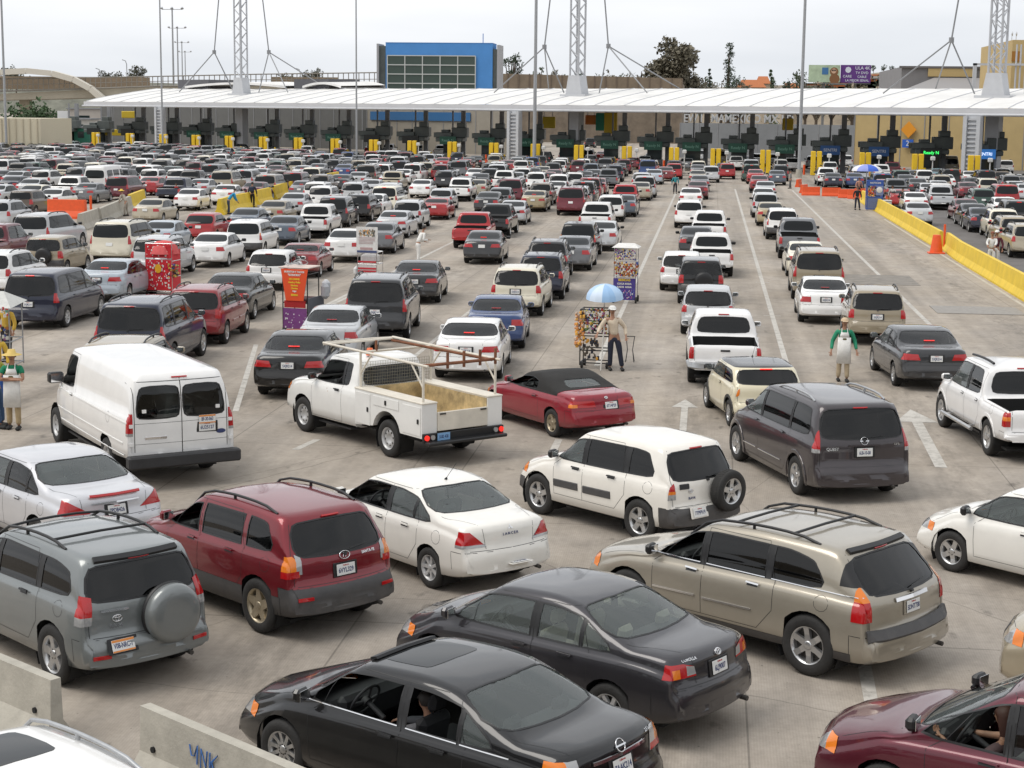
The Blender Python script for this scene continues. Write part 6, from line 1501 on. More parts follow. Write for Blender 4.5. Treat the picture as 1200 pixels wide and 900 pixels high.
r = make_car('crossover_wagon', T, (.36, .325, .265), paint='metallic', glass='gtint', rglass='gdark', rails=(1.05, 3.1, 'black', (1.45, 2.35)), rim='six', garnish=(1.04, .36, .06, 'chrome'), chrome_handle=True, chrome_line=True, moulding=(.028, .68, 'chrome'), cladding=.42, clad_mat='cladding', plate='5DNT738', open=((-1, 2),), spoiler='black', extra_regions=(pil,), dark_recess=False, black_mirror=True)
place(r, (-(T['W']/2-.03), T['ur']-T['L']/2, 0), 944, 792, 52.5); lab(r, 'champagne crossover wagon with chrome trim, black roof bars and open driver window', 'crossover'); PAC = r
mb = MB(); S_ = SH[r.name]; S_.strip(mb, [(-.90, .66), (.90, .66)], 'B', .16, .02, .03); mb.build('bumper_step', M['cladding'], r)
# silver sedan at left
T = T_sedan(L=4.85, W=1.82, H=1.46, deck=1.08, ur=1.05, uf=3.79, R=.32, roof0=1.52, roof1=2.85, cowl=3.6, tail=[(.55, .80, 1.0, 0)], plate=(.0, .82), bump=.70, tailu=.34, chmsl=None)
T['tailpoly'] = [([(.42, .80), (1.2, .80), (1.2, 1.04), (.80, 1.04)], 'red')]
r = make_car('silver_sedan', T, (.60, .60, .62), paint='metallic', glass='gtint', rglass='gtint', rw='glass', rim='ten', plate='7PDB426', garnish=(.94, .40, .03, 'chrome'), chrome_handle=True)
placen(r, T, [((-.85, .34, .92), (67, 597)), ((.86, .15, .92), (187, 580)), ((-.58, 1.45, 1.38), (52, 544)), ((.58, 1.45, 1.38), (125, 532))]); lab(r, 'silver sedan at the left edge between the white cargo van and the silver off-roader', 'sedan')
mb = MB(); S_ = SH[r.name]; S_.strip(mb, [(-.42, 1.04), (.42, 1.04)], 'B', .05, .03, .02); mb.build('brake_light', M['red'], r)
# red convertible
T = T_sedan(L=4.42, W=1.75, H=1.30, deck=1.00, dl=.78, ur=.95, uf=3.49, R=.31, roof0=1.42, roof1=2.25, cowl=3.05, bz=.90, hood=.88, nose=.66, tail=[(.30, .74, .86, 0)], plate=(.12, .76), bump=.66, doors=[1.50, 3.02],
    dlo=[(1.62, .95), (2.95, .93), (2.32, 1.17), (1.9, 1.20), (1.62, 1.14)], pillars=[(1.62, 3.0)], rwin=(1.05, 1.18, .46, .38, 1.7), wsh=(.97, 1.21, .74, .58, 2.1), chmsl=None, seatu=(1.25, 1.95), tumble=.36)
T['tailpoly'] = [([(.26, .74), (1.2, .74), (1.2, .88), (.30, .88)], 'red'), ([(.68, .74), (1.2, .74), (1.2, .81), (.68, .81)], 'amber')]
r = make_car('convertible', T, (.26, .011, .024), glass='glass', rglass='glass', softtop=(.80, 2.42), no_bench=True, rim='star', plate='6T14P29', seat='seatb', emblems=[(.0, .93, .04, 'ovals')], dark_recess=True, open=((-1, 0),))
place(r, (-(T['W']/2-.03), T['ur']-T['L']/2, 0), 646, 512, 37); lab(r, 'red convertible with closed black soft top beside the white utility truck', 'convertible')
# cream small hatch with black roof
T = T_hatch(L=3.70, W=1.69, H=1.41, ur=.62, uf=3.09, R=.305, bz=.95, slant=.42, roof1=2.25, cowl=2.75, hood=.97, nose=.78, bump=.60, tail=[(.66, .72, .98, 0)], tailu=.22, plate=(0, .74), rwin=(1.0, 1.29, .72, .63, 1.1), doors=[1.35, 2.75], pillars=[(.2, 1.30), (1.38, 2.9)], tumble=.18, dlo=[(.42, 1.0), (2.62, .985), (2.30, 1.24), (1.8, 1.27), (.7, 1.26)])
T['tailpoly'] = [(rounded([(.66, .74), (.80, .74), (.80, 1.0), (.66, 1.0)], 2, .25), 'amber')]
r = make_car('small_hatchback', T, (.70, .64, .47), glass='gtint', rglass='gdark', roof_color=(.012, .012, .014), rim='ten', lit=True, plate='5YKT302', antenna=1.9, arch='black', black_mirror=True)
place(r, (-(T['W']/2-.03), T['ur']-T['L']/2, 0), 853, 499, 12); lab(r, 'cream small hatchback with black roof between the charcoal minivan and a white pickup', 'hatchback')
# white sedan at right edge
T = T_sedan(L=4.56, W=1.77, H=1.46, R=.32, ur=1.0, uf=3.60)
r = make_car('white_sedan', T, (.80, .78, .73), glass='gtint', rglass='gtint', rim='five', plate='6MKE771', black_mirror=True)
place(r, (-(T['W']/2-.03), T['uf']-T['L']/2, 0), 1113, 670, 46); lab(r, 'white sedan entering from the right edge, only its front half in view', 'sedan')
# gold off-roader nose at right edge
T = T_suv(L=4.9, W=1.9, H=1.80, ur=1.0, uf=3.9, R=.37, nose=1.0, hood=1.14, bump=.62, fbump=.66)
r = make_car('gold_suv', T, (.42, .36, .26), paint='metallic', rim='five', arch='cladding')
place(r, (-.80, T['L']/2-.20, .42), 1172, 792, 62); lab(r, 'gold vehicle nose with amber marker light poking in at the right edge', 'off-roader')
# maroon minivan bottom right
T = T_van(L=5.10, W=1.95, H=1.70, ur=1.0, uf=4.05, R=.34, bz=1.02, hood=.99, nose=.80, roof1=2.85, cowl=4.0)
r = make_car('minivan', T, (.105, .014, .026), paint='metallic', glass='glass', rglass='gtint', open=((-1, 2),), rim='seven', black_mirror=True, seat='seat')
placen(r, T, [((-.80, T['L']-.25, .62), (961, 877)), (mir(T), (1083, 868)), ((-.62, 4.0, .99), (1041, 849)), ((-.80, T['L']-.2, .45), (948, 886))]); lab(r, 'maroon minivan at the bottom right with a long-haired woman at its open window', 'minivan'); WIN = r
# white off-roader bottom left
T = T_suv(L=4.8, W=1.88, H=1.72, ur=.95, uf=3.75, R=.36, roof1=2.6, cowl=3.5)
r = make_car('white_suv', T, (.80, .79, .77), rails=(.9, 2.85, 'steel'), sunroof=(1.75, 2.5), rim='five', glass='gtint', rglass='gdark')
place(r, (T['W']/2*.70, 2.85-T['L']/2, 1.74), 20, 828, 53); lab(r, 'white off-roader roof with dark sunroof and silver rail at the bottom left corner', 'off-roader')
# double cab pickup at right
T = T_pickup(L=5.28, W=1.90, H=1.80, ur=1.15, uf=4.39, R=.385, bl=1.55, roof1=3.45, cowl=4.05, doors=[1.78, 2.72, 3.98], pillars=[(1.7, 2.68), (2.78, 4.05)], tail=[(.78, .78, 1.06, 0)], tailu=.26)
T['tailpoly'] = [([(.79, .78), (1.2, .78), (1.2, 1.07), (.79, 1.07)], 'red'), ([(.79, .90), (1.2, .90), (1.2, .98), (.79, .98)], 'amber')]
r = make_car('pickup_truck', T, (.80, .79, .78), glass='gtint', rglass='gtint', rw='gdark', rim='five', arch='paint_x', black_mirror=False, bedmat='under', chm=None)
placen(r, T, [(rl(T), (1155, 533)), (fl(T), (1102, 500))]); lab(r, 'white double-cab pickup with side steps cut by the right edge', 'pickup')
mb = MB(); mb.tube([(-1.02, -.75, .42), (-1.02, 1.35, .42)], .045, 0, 8); mb.tube([(-.8, -.4, .42), (-1.02, -.4, .42)], .03); mb.tube([(-.8, 1.1, .42), (-1.02, 1.1, .42)], .03); mb.build('side_step', M['alloy'], r)
S_ = SH[r.name]; mb = MB()
for sg in (-1, 1):
    pts = [S_.hit(sg*.60, u, 'T')[0]+V((0, 0, .06)) for u in (1.9, 2.2, 2.6, 3.0, 3.3)]; mb.tube(pts, .028, 0, 6)
mb.build('roof_rails', M['black'], r)
TAC = T
# white pickup in the middle queue
T = T_pickup(L=5.3, W=1.90, H=1.76, ur=1.18, uf=4.40, R=.38, bl=1.85, roof1=3.45, cowl=4.05, tail=[(.80, .76, 1.06, 0)], tailu=.26, bumpu=.3)
r = make_car('pickup_truck', T, (.80, .79, .78), glass='gtint', rglass='gtint', rw='gdark', rim='five', bedmat='under', plate='8C45190', garnish=None)
place(r, (-.92, T['ur']-T['L']/2, 0), 806, 447, 1.5); lab(r, 'white pickup with empty black bed in the middle queue behind a silver hatchback', 'pickup'); MIDP = r
S_ = SH[r.name]; mb = MB(); S_.strip(mb, [(-.92, .60), (.92, .60)], 'B', .16, .02, .05); mb.build('step_bumper', M['steel'], r)
# cargo van
def van_T():
    L = 5.40; H = 2.05
    T = T_suv(L=L, W=2.0, H=H, ur=1.35, uf=4.86, R=.36)
    T.update(kind='cargo', bump=0, top=[(0, .62), (0, .95), (.0, 1.3), (.05, 1.75), (.06, 1.78), (.12, 1.96), (.2, 2.02), (.5, H-.01), (1.5, H), (3.9, H), (4.15, H-.03), (4.28, H-.10), (4.85, 1.30), (4.9, 1.26), (5.15, 1.18), (5.3, 1.08), (5.38, .9), (5.4, .7), (5.4, .45)], belt=[(0, 1.28), (4.8, 1.2), (5.1, 1.05), (L, .7)],
        bot=[(0, .52), (.3, .48), (.9, .45), (L-.6, .40), (L, .42)], tumble=.17, er=.06, ef=.25, gr=.02, gf=.2, bulge=.02, crown=.05, umid=2.5,
        plan=[(0, .965), (.2, .985), (1, 1), (4.2, 1), (4.8, .97), (5.2, .92), (L, .84)], dlo=[(3.55, 1.30), (4.62, 1.28), (4.18, 1.86), (3.95, 1.88), (3.55, 1.88)], pillars=[(3.5, 4.7)], doors=[3.45, 4.62], door_top=1.94,
        rwin=(1.24, 1.80, .82, .74, .6), split_rear=True, wsh=(1.36, 1.90, .86, .70, 4.1), tail=[(.86, .98, 1.32, 0)], tailu=.13, head=[(.60, .80, 1.0)], headu=5.1, plate=(.46, 1.03), chmsl=(1.93,), seats=True, seatu=(2.0, 3.6), sth=1.15, floor=.40, mirror=1.5, gap=.09)
    T['tailpoly'] = [([(.87, .98), (1.2, .98), (1.2, 1.34), (.87, 1.34)], 'red'), ([(.87, .95), (1.2, .95), (1.2, 1.0), (.87, 1.0)], 'clear')]
    return T
T = van_T()
r = make_car('cargo_van', T, (.80, .79, .77), glass='gtint', rglass='gtint', rw='gtint', rim='steel', black_mirror=True, plate='6U25127', open=((-1, 0),), seat='seat', no_bench=True)
r.scale = (1.06,)*3; place(r, (-1.06, (-T['L']/2-.2)*1.06, .44), 153, 551, 36); lab(r, 'white cargo van with twin rear doors and black rear bumper', 'van'); VAN = r
S_ = SH[r.name]; hy = -T['L']/2
mb = MB(); mb.box(-1.02, 1.02, hy-.20, hy+.02, .40, .62, 0, bev=.03); mb.build('rear_bumper', mat('black_rubber_bumper', (.025, .025, .027), .6, noise=.2), r)
mb = MB(); S_.strip(mb, [(0, .62), (0, 1.92)], 'B', .014, .002); S_.strip(mb, [(-.84, .66), (-.84, 1.88), (.84, 1.88), (.84, .66)], 'B', .012, .002); S_.strip(mb, [(-.84, 1.16), (.84, 1.16)], 'B', .006, .0015); S_.strip(mb, [(-.84, .80), (.84, .80)], 'B', .006, .0015); mb.build('rear_door_gaps', M['under'], r)
mb = MB(); 
for z in (.72, 1.05, 1.62):
    for sg in (-1, 1):
        p, n = S_.hit(sg*.90, z+.08, 'B'); mb.box(p.x-.035, p.x+.035, p.y-.03, p.y, p.z-.03, p.z+.03)
mb.build('door_hinges', M['paint'], r, (.8, .79, .77))
mb = MB()
for z, u0, u1 in ((.80, .3, 4.6), (1.18, .1, 4.9), (.58, .3, 4.4)): S_.strip(mb, [(u0, z), (u1, z)], 'L', .03, .0, .012); S_.strip(mb, [(u0, z), (u1, z)], 'R', .03, .0, .012)
mb.build('side_crease', M['paint'], r, (.8, .79, .77))
p, n = S_.hit(.46, 1.17, 'B'); po = plate_parts(r, p+V((0, -.03, 0)), Matrix(), 'BF-30-063', 'mx'); 
mb = MB(); S_.strip(mb, [(-.66, .90), (-.28, .90)], 'B', .05, .004, .006); mb.build('name_badge', M['chrome'], r)
mb = MB(); q = S_.hit(.72, .93, 'B')[0]; mb.add([(q.x+.09*math.cos(a), q.y-.01, q.z+.04*math.sin(a)) for a in [2*math.pi*i/16 for i in range(16)]], [tuple(range(16))]); mb.build('emblem', M['plate_ink'], r)
# utility truck: cab from the pickup family plus a service body
T = T_pickup(L=5.75, W=1.95, H=1.86, ur=1.30, uf=4.68, R=.385, bl=2.62, bed=1.12, roof1=3.75, cowl=4.32, bz=1.20, hood=1.20, nose=1.08, bump=0, floor=.45, gap=.08, plate=(0, .7), platebox=False)
T['top'] = [(2.55, .5), (2.55, .9), (2.55, 1.15), (2.57, 1.3), (2.63, H_ if False else 1.72), (2.70, 1.80), (2.95, 1.85), (3.3, 1.86), (3.75, 1.83), (3.87, 1.79), (4.28, 1.27), (4.32, 1.23), (4.65, 1.21), (5.35, 1.15), (5.6, 1.08), (5.70, .98), (5.75, .82), (5.75, .5)]
T['er'] = 0; T['plan'] = [(2.5, .95), (2.8, .98), (4.4, 1), (5.2, .98), (5.55, .93), (5.75, .88)]; T['umid'] = 3.3; T['bedbox'] = None; T['tail'] = []; T['bump'] = 0
T['dlo'] = [(2.86, 1.25), (4.22, 1.23), (3.87, 1.68), (3.5, 1.72), (2.86, 1.72)]; T['pillars'] = [(2.80, 3.08), (3.14, 4.3)]; T['doors'] = [3.10, 4.28]; T['rwin'] = (1.28, 1.66, .72, .66, 3.2); T['seatu'] = (3.0, 3.35); T['chmsl'] = None
T['ur2'] = 1.30; UT = T
r = make_car('utility_truck', T, (.80, .79, .76), glass='gtint', rglass='gtint', rim='steel', open=((-1, 1),), no_bench=True, black_mirror=True, black_handle=True)
tru = T
cream = mat('worn_cream_truck_paint', (.66, .61, .52), .55, noise=.10, nscale=3); rust = mat('stained_bed_lining', (.50, .38, .20), .7, noise=.55, nscale=2.5); rustb = mat('rusty_steel', (.20, .08, .04), .85, noise=.4, nscale=6); wtk = mat('service_body_white', (.78, .77, .74), .45, noise=.06, nscale=2, dirt=.4)
yo = lambda u: u-5.75/2
hw = .985
for sg in (-1, 1):
    mb = MB(); x0, x1 = sorted((sg*hw, sg*(hw-.36)))
    ra = .52; zt = 1.26
    out = [(.02, .58), (1.30-ra, .58)]+[(1.30-ra*math.cos(a), .46+ra*.95*math.sin(a)) for a in [R_(q) for q in range(15, 180, 15)]]+[(1.30+ra, .58), (2.48, .52), (2.48, zt), (.02, zt)]
    out = [(yo(u), z) for u, z in out]; n = len(out)
    vs = [(x0, y, z) for y, z in out]+[(x1, y, z) for y, z in out]
    mb.add(vs, [tuple(range(n)), tuple(range(n, 2*n))[::-1]]+[(i, n+i, n+(i+1) % n, (i+1) % n) for i in range(n)]); sb = mb.build('service_box', wtk, r)
    mb = MB(); mb.box(x0-.01, x1+.01, yo(.0), yo(2.50), zt, zt+.035, 0, bev=.01); mb.build('box_lid', cream, sb)
    for (u0, u1, z0, z1) in ((.06, .70, .62, 1.20), (.84, 1.78, 1.02, 1.22), (1.90, 2.44, .56, 1.22)):
        mb = MB(); xx = sg*(hw+.012); a, b = sorted((sg*hw, xx)); mb.box(a, b, yo(u0), yo(u1), z0, z1, 0, bev=.006); cd = mb.build('compartment_door', wtk, sb)
        mb = MB(); a, b = sorted((sg*hw+sg*.012, sg*(hw+.03))); u = u0+.08 if u1-u0 < .8 else (u0+u1)/2; mb.box(a, b, yo(u)-.03, yo(u)+.03, (z0+z1)/2-.05, (z0+z1)/2+.05, 0, bev=.008); mb.build('latch', M['black'], cd)
mb = MB(); mb.box(-(hw-.37), hw-.37, yo(.06), yo(2.48), .70, .76); mb.box(-(hw-.37), hw-.37, yo(2.42), yo(2.48), .70, 1.27)
for sg in (-1, 1): a, b = sorted((sg*(hw-.355), sg*(hw-.375))); mb.box(a, b, yo(.05), yo(2.46), .72, 1.25)
mb.build('bed_lining', rust, r)
mb = MB(); mb.box(-(hw-.37), hw-.37, yo(.0), yo(.05), .70, 1.08, 0, bev=.01); tgt = mb.build('tailgate', cream, r)
for sg in (-1, 1): mb = MB(); mb.box(sg*.50-.07, sg*.50+.07, yo(-.02), yo(.0), 1.03, 1.06); mb.build('latch', M['brake'], tgt)
mb = MB(); mb.box(-hw, hw, yo(-.05), yo(.02), .50, .68, 0, bev=.01); mb.box(-hw*.98, hw*.98, yo(-.22), yo(.0), .46, .53, 0, bev=.02); mb.build('rear_bumper', M['black'], r)
for sg in (-1, 1):
    for dx, mm, rr_ in ((.07, 'redlit', .055), (.21, 'clear', .05)):
        mb = MB(); mb.tube([(sg*(hw-dx), yo(-.075), .60), (sg*(hw-dx), yo(-.04), .60)], rr_, 0, 14); mb.build('tail_light', M[mm], r)
bp_ = plate_parts(r, V((-.52, yo(-.07), .60)), Matrix(), '5-B3 438', 'none'); bp_.data = bp_.data.copy(); bp_.data.materials.clear(); bp_.data.materials.append(mat('blue_plate', (.20, .38, .62), .5))
mb = MB(); zt = 1.26; zr = 2.02     # ladder rack
for sg in (-1, 1):
    x = sg*(hw-.10)
    for u in (.12, 2.42): mb.tube([(x, yo(u), zt), (x, yo(u), zr)], .026, 0, 6)
    mb.tube([(x, yo(-.05), zr), (x, yo(3.9), zr+.03)], .028, 0, 6)
    for u, s in ((.12, 1), (2.42, -1)): mb.tube([(x, yo(u), zr-.45), (x, yo(u+s*.42), zr)], .02, 0, 5)
for u in (2.42, 3.9): mb.tube([(-(hw-.10), yo(u), zr), (hw-.10, yo(u), zr)], .028, 0, 6)
mb.tube([(-(hw-.10), yo(3.9), zr+.02), (-(hw-.10)+.3, yo(4.25), zr-.02), (hw-.40, yo(4.25), zr-.02), (hw-.10, yo(3.9), zr+.02)], .022, 0, 6)
rk = mb.build('ladder_rack', cream, r)
mb = MB(); mb.tube([(-(hw-.10), yo(.12), zr+.0), (hw-.10, yo(.12), zr)], .035, 0, 6); mb.tube([(-.2, yo(2.3), zr+.22), (hw-.12, yo(.2), zr-.03)], .03, 0, 6)
for x in (-.3, .1, .5, hw-.1): mb.tube([(x, yo(.12), zr-.10), (x, yo(.12), zr+.22)], .03, 0, 6)
mb.tube([(-.5, yo(2.42), zr), (-.5, yo(2.42), zr+.22)], .03); mb.build('rusty_crossbar', rustb, r)
mb = MB()
for i in range(28): a = -(hw-.15)+i*(2*(hw-.15))/27; mb.tube([(a, yo(2.44), 1.27), (a+.02, yo(2.44), 1.80)], .004, 0, 3)
for k in range(9): mb.tube([(-(hw-.12), yo(2.44), 1.28+k*.065), (hw-.12, yo(2.44), 1.28+k*.065)], .004, 0, 3)
mb.build('mesh_guard', mat('mesh_steel', (.25, .23, .17), .7), r)
mb = MB(); mb.lathe([(0, .16), (.06, .15), (.085, .0)], 12, 0, TM((-.35, yo(2.9), 1.86), ry=R_(-90))); bcn = mb.build('amber_beacon', mat('beacon_amber', (.75, .13, .02), .4), r)
placen(r, T, [(rl(T), (458, 541)), (fl(T), (375, 508)), ((-.985, .02, .58), (480, 519)), ((.985, -.2, .46), (594, 512)), ((-.985, 0, 1.27), (479, 468)), ((.985, 0, 1.27), (593, 459))]); lab(r, 'white utility truck with open service body and rusty ladder rack', 'utility truck'); UTIL = r

# people inside the near vehicles
def seated(car, x, u, z, **k):
    L = SH[car.name].L; q = Matrix.Rotation(car.rotation_euler.z, 3, 'Z') @ V((x, u-L/2, 0)); return person((car.location.x+q.x, car.location.y+q.y, z), math.degrees(car.rotation_euler.z)+k.pop('turn', 0), seated=True, **k)
seated(WIN, -.42, 3.05, .55, label='long-haired woman at the wheel of the maroon minivan, arm on the door', shirt=(.08, .05, .05), trousers=(.05, .05, .08), lh=(-.18, .58, .42), rh=(.15, .55, .40), le=(-.36, .22, .24), long_hair=True, sleeves=0, hair=mat('brown_hair', (.06, .02, .012), .6))
seated(ALT, -.38, 2.18, .42, label='man with glasses sitting at the wheel of the black sedan', shirt=(.12, .12, .13), lh=(-.14, .50, .34), rh=(.14, .50, .34), h=1.65)
seated(PAC, -.40, 2.20, .52, label='driver in an orange top at the wheel of the champagne crossover', shirt=(.75, .20, .03), lh=(-.12, .52, .36), rh=(.15, .50, .34), h=1.65)
seated(VAN, -.50, 3.60, .88, label='driver of the white cargo van resting a hand on the window sill', shirt=(.2, .2, .22), lh=(-.42, .30, .33), le=(-.36, .10, .12), rh=(.15, .45, .34), h=1.65, sleeves=0)
seated(UTIL, -.42, 3.38, .68, label='driver of the white utility truck with forearm on the window sill', shirt=(.25, .05, .04), lh=(-.48, .25, .34), le=(-.38, .08, .15), rh=(.15, .45, .34), h=1.65, sleeves=0)
# ---------------------------------------------------------------- vendors and passers-by
def at_feet(px, py): return at(px, py)
WHT = (.72, .71, .68)
person(at(719, 434), 190, 'vendor in a tan waistcoat and white cap leaning on the snack cart', 1.74, shirt=(.62, .52, .40), trousers=(.014, .018, .035), lh=(-.30, .12, .92), le=(-.30, -.04, 1.14), rh=(.48, .20, 1.00), re=(.38, .0, 1.16), lf=(-.22, .06, 0), rf=(.10, -.02, 0), lean=(.06, .02), hat=('cap', WHT))
person(at(987, 447), 182, 'vendor in green shirt and white apron walking between the lanes', 1.66, shirt=(.02, .24, .13), trousers=(.45, .36, .24), lh=(-.34, .10, .84), rh=(.34, .10, .84), le=(-.30, -.04, 1.10), re=(.30, -.04, 1.10), hat=('cap', (.55, .42, .28)), apron=WHT, sleeves=1)
person(at(490, 309), -55, 'man dressed all in white bending towards the queue', 1.72, shirt=WHT, trousers=WHT, lean=(0, .24), lh=(-.10, .42, .98), rh=(.14, .46, 1.08), le=(-.26, .12, 1.06), re=(.26, .14, 1.08))
person(at(17, 503), 190, 'vendor with straw hat, green shirt and white apron, arms folded, at the left edge', 1.70, shirt=(.01, .20, .10), trousers=(.40, .30, .17), lh=(.14, .22, 1.16), rh=(-.14, .24, 1.13), le=(-.26, .14, 1.12), re=(.26, .14, 1.12), hat=('straw', (.62, .45, .14)), apron=WHT, sleeves=0, grp='vendors at the left edge')
person(at(-4, 500), 250, 'person in jeans half out of frame beside the straw-hatted vendor', 1.72, shirt=(.35, .33, .05), trousers=(.05, .10, .20), lh=(-.2, .3, 1.0), rf=(.16, .25, 0), grp='vendors at the left edge')
person(at(-3, 470), 200, 'person with curly dark hair in yellow at the left edge stall', 1.72, shirt=(.62, .40, .05), trousers=(.02, .08, .30), grp='vendors at the left edge')
person(at(9, 424), 170, 'person in a mustard top and straw hat behind the folded-arms vendor', 1.68, shirt=(.62, .40, .06), trousers=(.05, .05, .05), hat=('straw', (.66, .48, .12)), grp='vendors at the left edge')
person(at(1161, 315), 175, 'white-clad vendor standing beyond the yellow barrier holding a basket', 1.70, shirt=WHT, trousers=WHT, rh=(.20, .34, 1.08), lh=(-.1, .34, 1.08), hair=mat('reddish_hair', (.22, .06, .03), .6))
person(at(1166.5, 314), 160, 'person in a dark red vest right beside the white-clad vendor', 1.72, shirt=(.10, .02, .03), trousers=(.6, .58, .55), hat=('cap', WHT), rh=(.3, .35, 1.05))
person(at(1004, 246), 190, 'person in black beside the blue kiosk at the orange barriers', 1.72, shirt=(.02, .02, .025), trousers=(.015, .02, .04), hair=HAIR, lf=(-.18, .1, 0))
person(at(1019, 244), 170, 'person in an orange vest behind the blue kiosk', 1.72, shirt=(.65, .12, .03), trousers=(.04, .04, .05))
person(at(1045, 243), 160, 'person in white walking behind the yellow barrier end', 1.66, shirt=WHT, trousers=(.25, .12, .05))
person(at(1057, 246), 180, 'person in black crouched behind the yellow barrier', 1.60, shirt=(.015, .015, .018), trousers=(.02, .02, .02))
person(at(791, 227), 5, 'lone person in a teal jacket walking up the open lane', 1.70, shirt=(.03, .24, .27), trousers=(.02, .02, .03))
person(at(863, 222), 0, 'tiny grey-clad person standing by the far lane line', 1.70, shirt=(.2, .2, .2), trousers=(.10, .10, .1)) if 0 else None
person(at(926, 221), 90, 'grey-clad person standing at the corner before the orange barriers', 1.70, shirt=(.16, .16, .16), trousers=(.10, .10, .10))
person(at(148, 253), 80, 'vendor with big yellow straw hat leaning over a grey barrier', 1.66, shirt=(.45, .40, .33), trousers=(.36, .32, .27), lean=(0, .25), hat=('straw', (.72, .50, .08)), lh=(-.1, .5, .9), rh=(.1, .5, .9))
person(at(296, 243), 0, 'man in dark clothes with a black backpack among the yellow barriers', 1.78, shirt=(.02, .025, .04), trousers=(.015, .015, .015), pack=(.02, .03, .06))
person(at(268, 251), -60, 'vendor in a bright blue jacket bending over a yellow barrier', 1.68, shirt=(.03, .28, .50), trousers=(.03, .05, .10), lean=(0, .38), lh=(-.15, .6, .85), rh=(.15, .6, .85))
person(at(352, 223), 0, 'vendor in a pale cap and dark vest above the yellow barriers', 1.70, shirt=(.05, .05, .08), trousers=(.35, .33, .3), hat=('cap', WHT))
person(at(207, 237), 150, 'crouching red-clad vendor at the orange barrels on the left', 1.4, shirt=(.35, .03, .03), trousers=(.3, .2, .1))
person(at(1006, 232), 200, 'person standing under the striped umbrella', 1.7, shirt=(.45, .25, .18), trousers=(.02, .02, .03))
person(at(1144, 222), 180, 'helmeted rider on a motorcycle behind the silver pickup', 1.5, shirt=(.03, .03, .03), trousers=(.03, .02, .02), hat=('cap', (.02, .02, .02)))

# ---------------------------------------------------------------- carts
PAL = [(.42, .05, .04), (.55, .36, .06), (.50, .19, .05), (.06, .09, .26), (.50, .48, .43), (.03, .03, .04), (.02, .02, .03), (.05, .04, .04), (.10, .20, .08), (.25, .08, .20), (.55, .46, .14), (.36, .22, .14)]
def goods(parent, x0, x1, y, z0, z1, pal, n, seed, name='goods', depth=.08, size=.07):
    rr = random.Random(seed); mb = MB(); n = int(n*2.4); size *= .62; ms = [cloth(c) for c in pal]
    for i in range(n):
        x = rr.uniform(x0, x1); z = rr.uniform(z0, z1); s = size*rr.uniform(.5, 1.2); d = rr.uniform(.3, 1)*depth
        mb.box(x-s*rr.uniform(.5, 1), x+s*rr.uniform(.5, 1), y-d, y+.0, z-s, z+s*rr.uniform(.6, 1.2), rr.randrange(len(ms)), TM((0, 0, 0), rz=rr.uniform(-.06, .06)), bev=.012)
    o = mb.build(name, ms, parent); o['kind'] = 'stuff'; return o
def frame(parent, w, d, h, mat_, name='frame', r=.018, shelves=()):
    mb = MB()
    for x in (-w, w):
        for y in (-d, d): mb.tube([(x, y, .08), (x, y, h)], r, 0, 6)
    for z in (.15, h)+tuple(shelves):
        mb.tube([(-w, -d, z), (w, -d, z)], r, 0, 6); mb.tube([(-w, d, z), (w, d, z)], r, 0, 6); mb.tube([(-w, -d, z), (-w, d, z)], r, 0, 6); mb.tube([(w, -d, z), (w, d, z)], r, 0, 6)
    return mb.build(name, mat_, parent)
def wheels(parent, w, d, r=.10):
    for x in (-w, w):
        for y in (-d, d): mb = MB(); mb.tube([(x-.03, y, r), (x+.03, y, r)], r, 0, 12); mb.build('wheel', M['rubber'], parent)
def panel(parent, x0, x1, y, z0, z1, c, name='panel', t=.02):
    mb = MB(); mb.box(x0, x1, y-t, y, z0, z1); return mb.build(name, cloth(c), parent)
def txt(parent, t, size, m, x, y, z, sx=1, rz=0): return text_mesh(t, size, m, 'lettering', parent, TM((x, y, z), rx=R_(90), rz=rz), .004, .004, sx=sx)
yl = mat('yellow_lettering', (.80, .55, .03), .6); wl = mat('cart_white_lettering', (.72, .70, .66), .6)
# red souvenir cart
o = empty('souvenir_cart', at(192, 345), R_(-6)); tag(o, 'tall red souvenir cart with football shirts beside the silver sedan', 'cart', 'street vendor carts')
frame(o, .52, .40, 1.95, M['chrome'], shelves=(.7, 1.3)); wheels(o, .5, .36)
panel(o, -.52, .52, -.41, .20, 1.35, (.60, .02, .03)); panel(o, -.52, .52, -.41, 1.42, 1.92, (.55, .02, .03)); 
mb = MB(); mb.box(.50, .53, -.4, .4, .25, 1.7); mb.box(-.5, .5, -.38, .4, .2, .7); mb.build('side_panel', cloth((.58, .04, .05)), o)
goods(o, -.46, .46, -.42, .25, 1.30, [(.62, .03, .04), (.70, .66, .62), (.55, .02, .10), (.70, .68, .64)], 70, 1, 'shirts', .04, .055); goods(o, -.48, .48, -.42, 1.50, 1.88, [(.70, .67, .63), (.65, .03, .04)], 34, 2, 'pennants', .04, .05)
mb = MB(); mb.add([(.13*math.cos(a), -.475, 1.02+.17*math.sin(a)) for a in [2*math.pi*i/16 for i in range(16)]], [tuple(range(16))]); mb.build('yellow_crest', cloth((.75, .38, .02)), o)
mb = MB(); mb.lathe([(0, .0), (.28, -.04), (.50, -.22), (.58, -.50)], 14, 0, TM((.05, .0, 2.05), ry=R_(-90))); mb.build('canopy', cloth((.60, .10, .10)), o)
goods(o, .35, .75, -.3, .7, 1.2, PAL, 26, 3, 'toys', .2, .06)
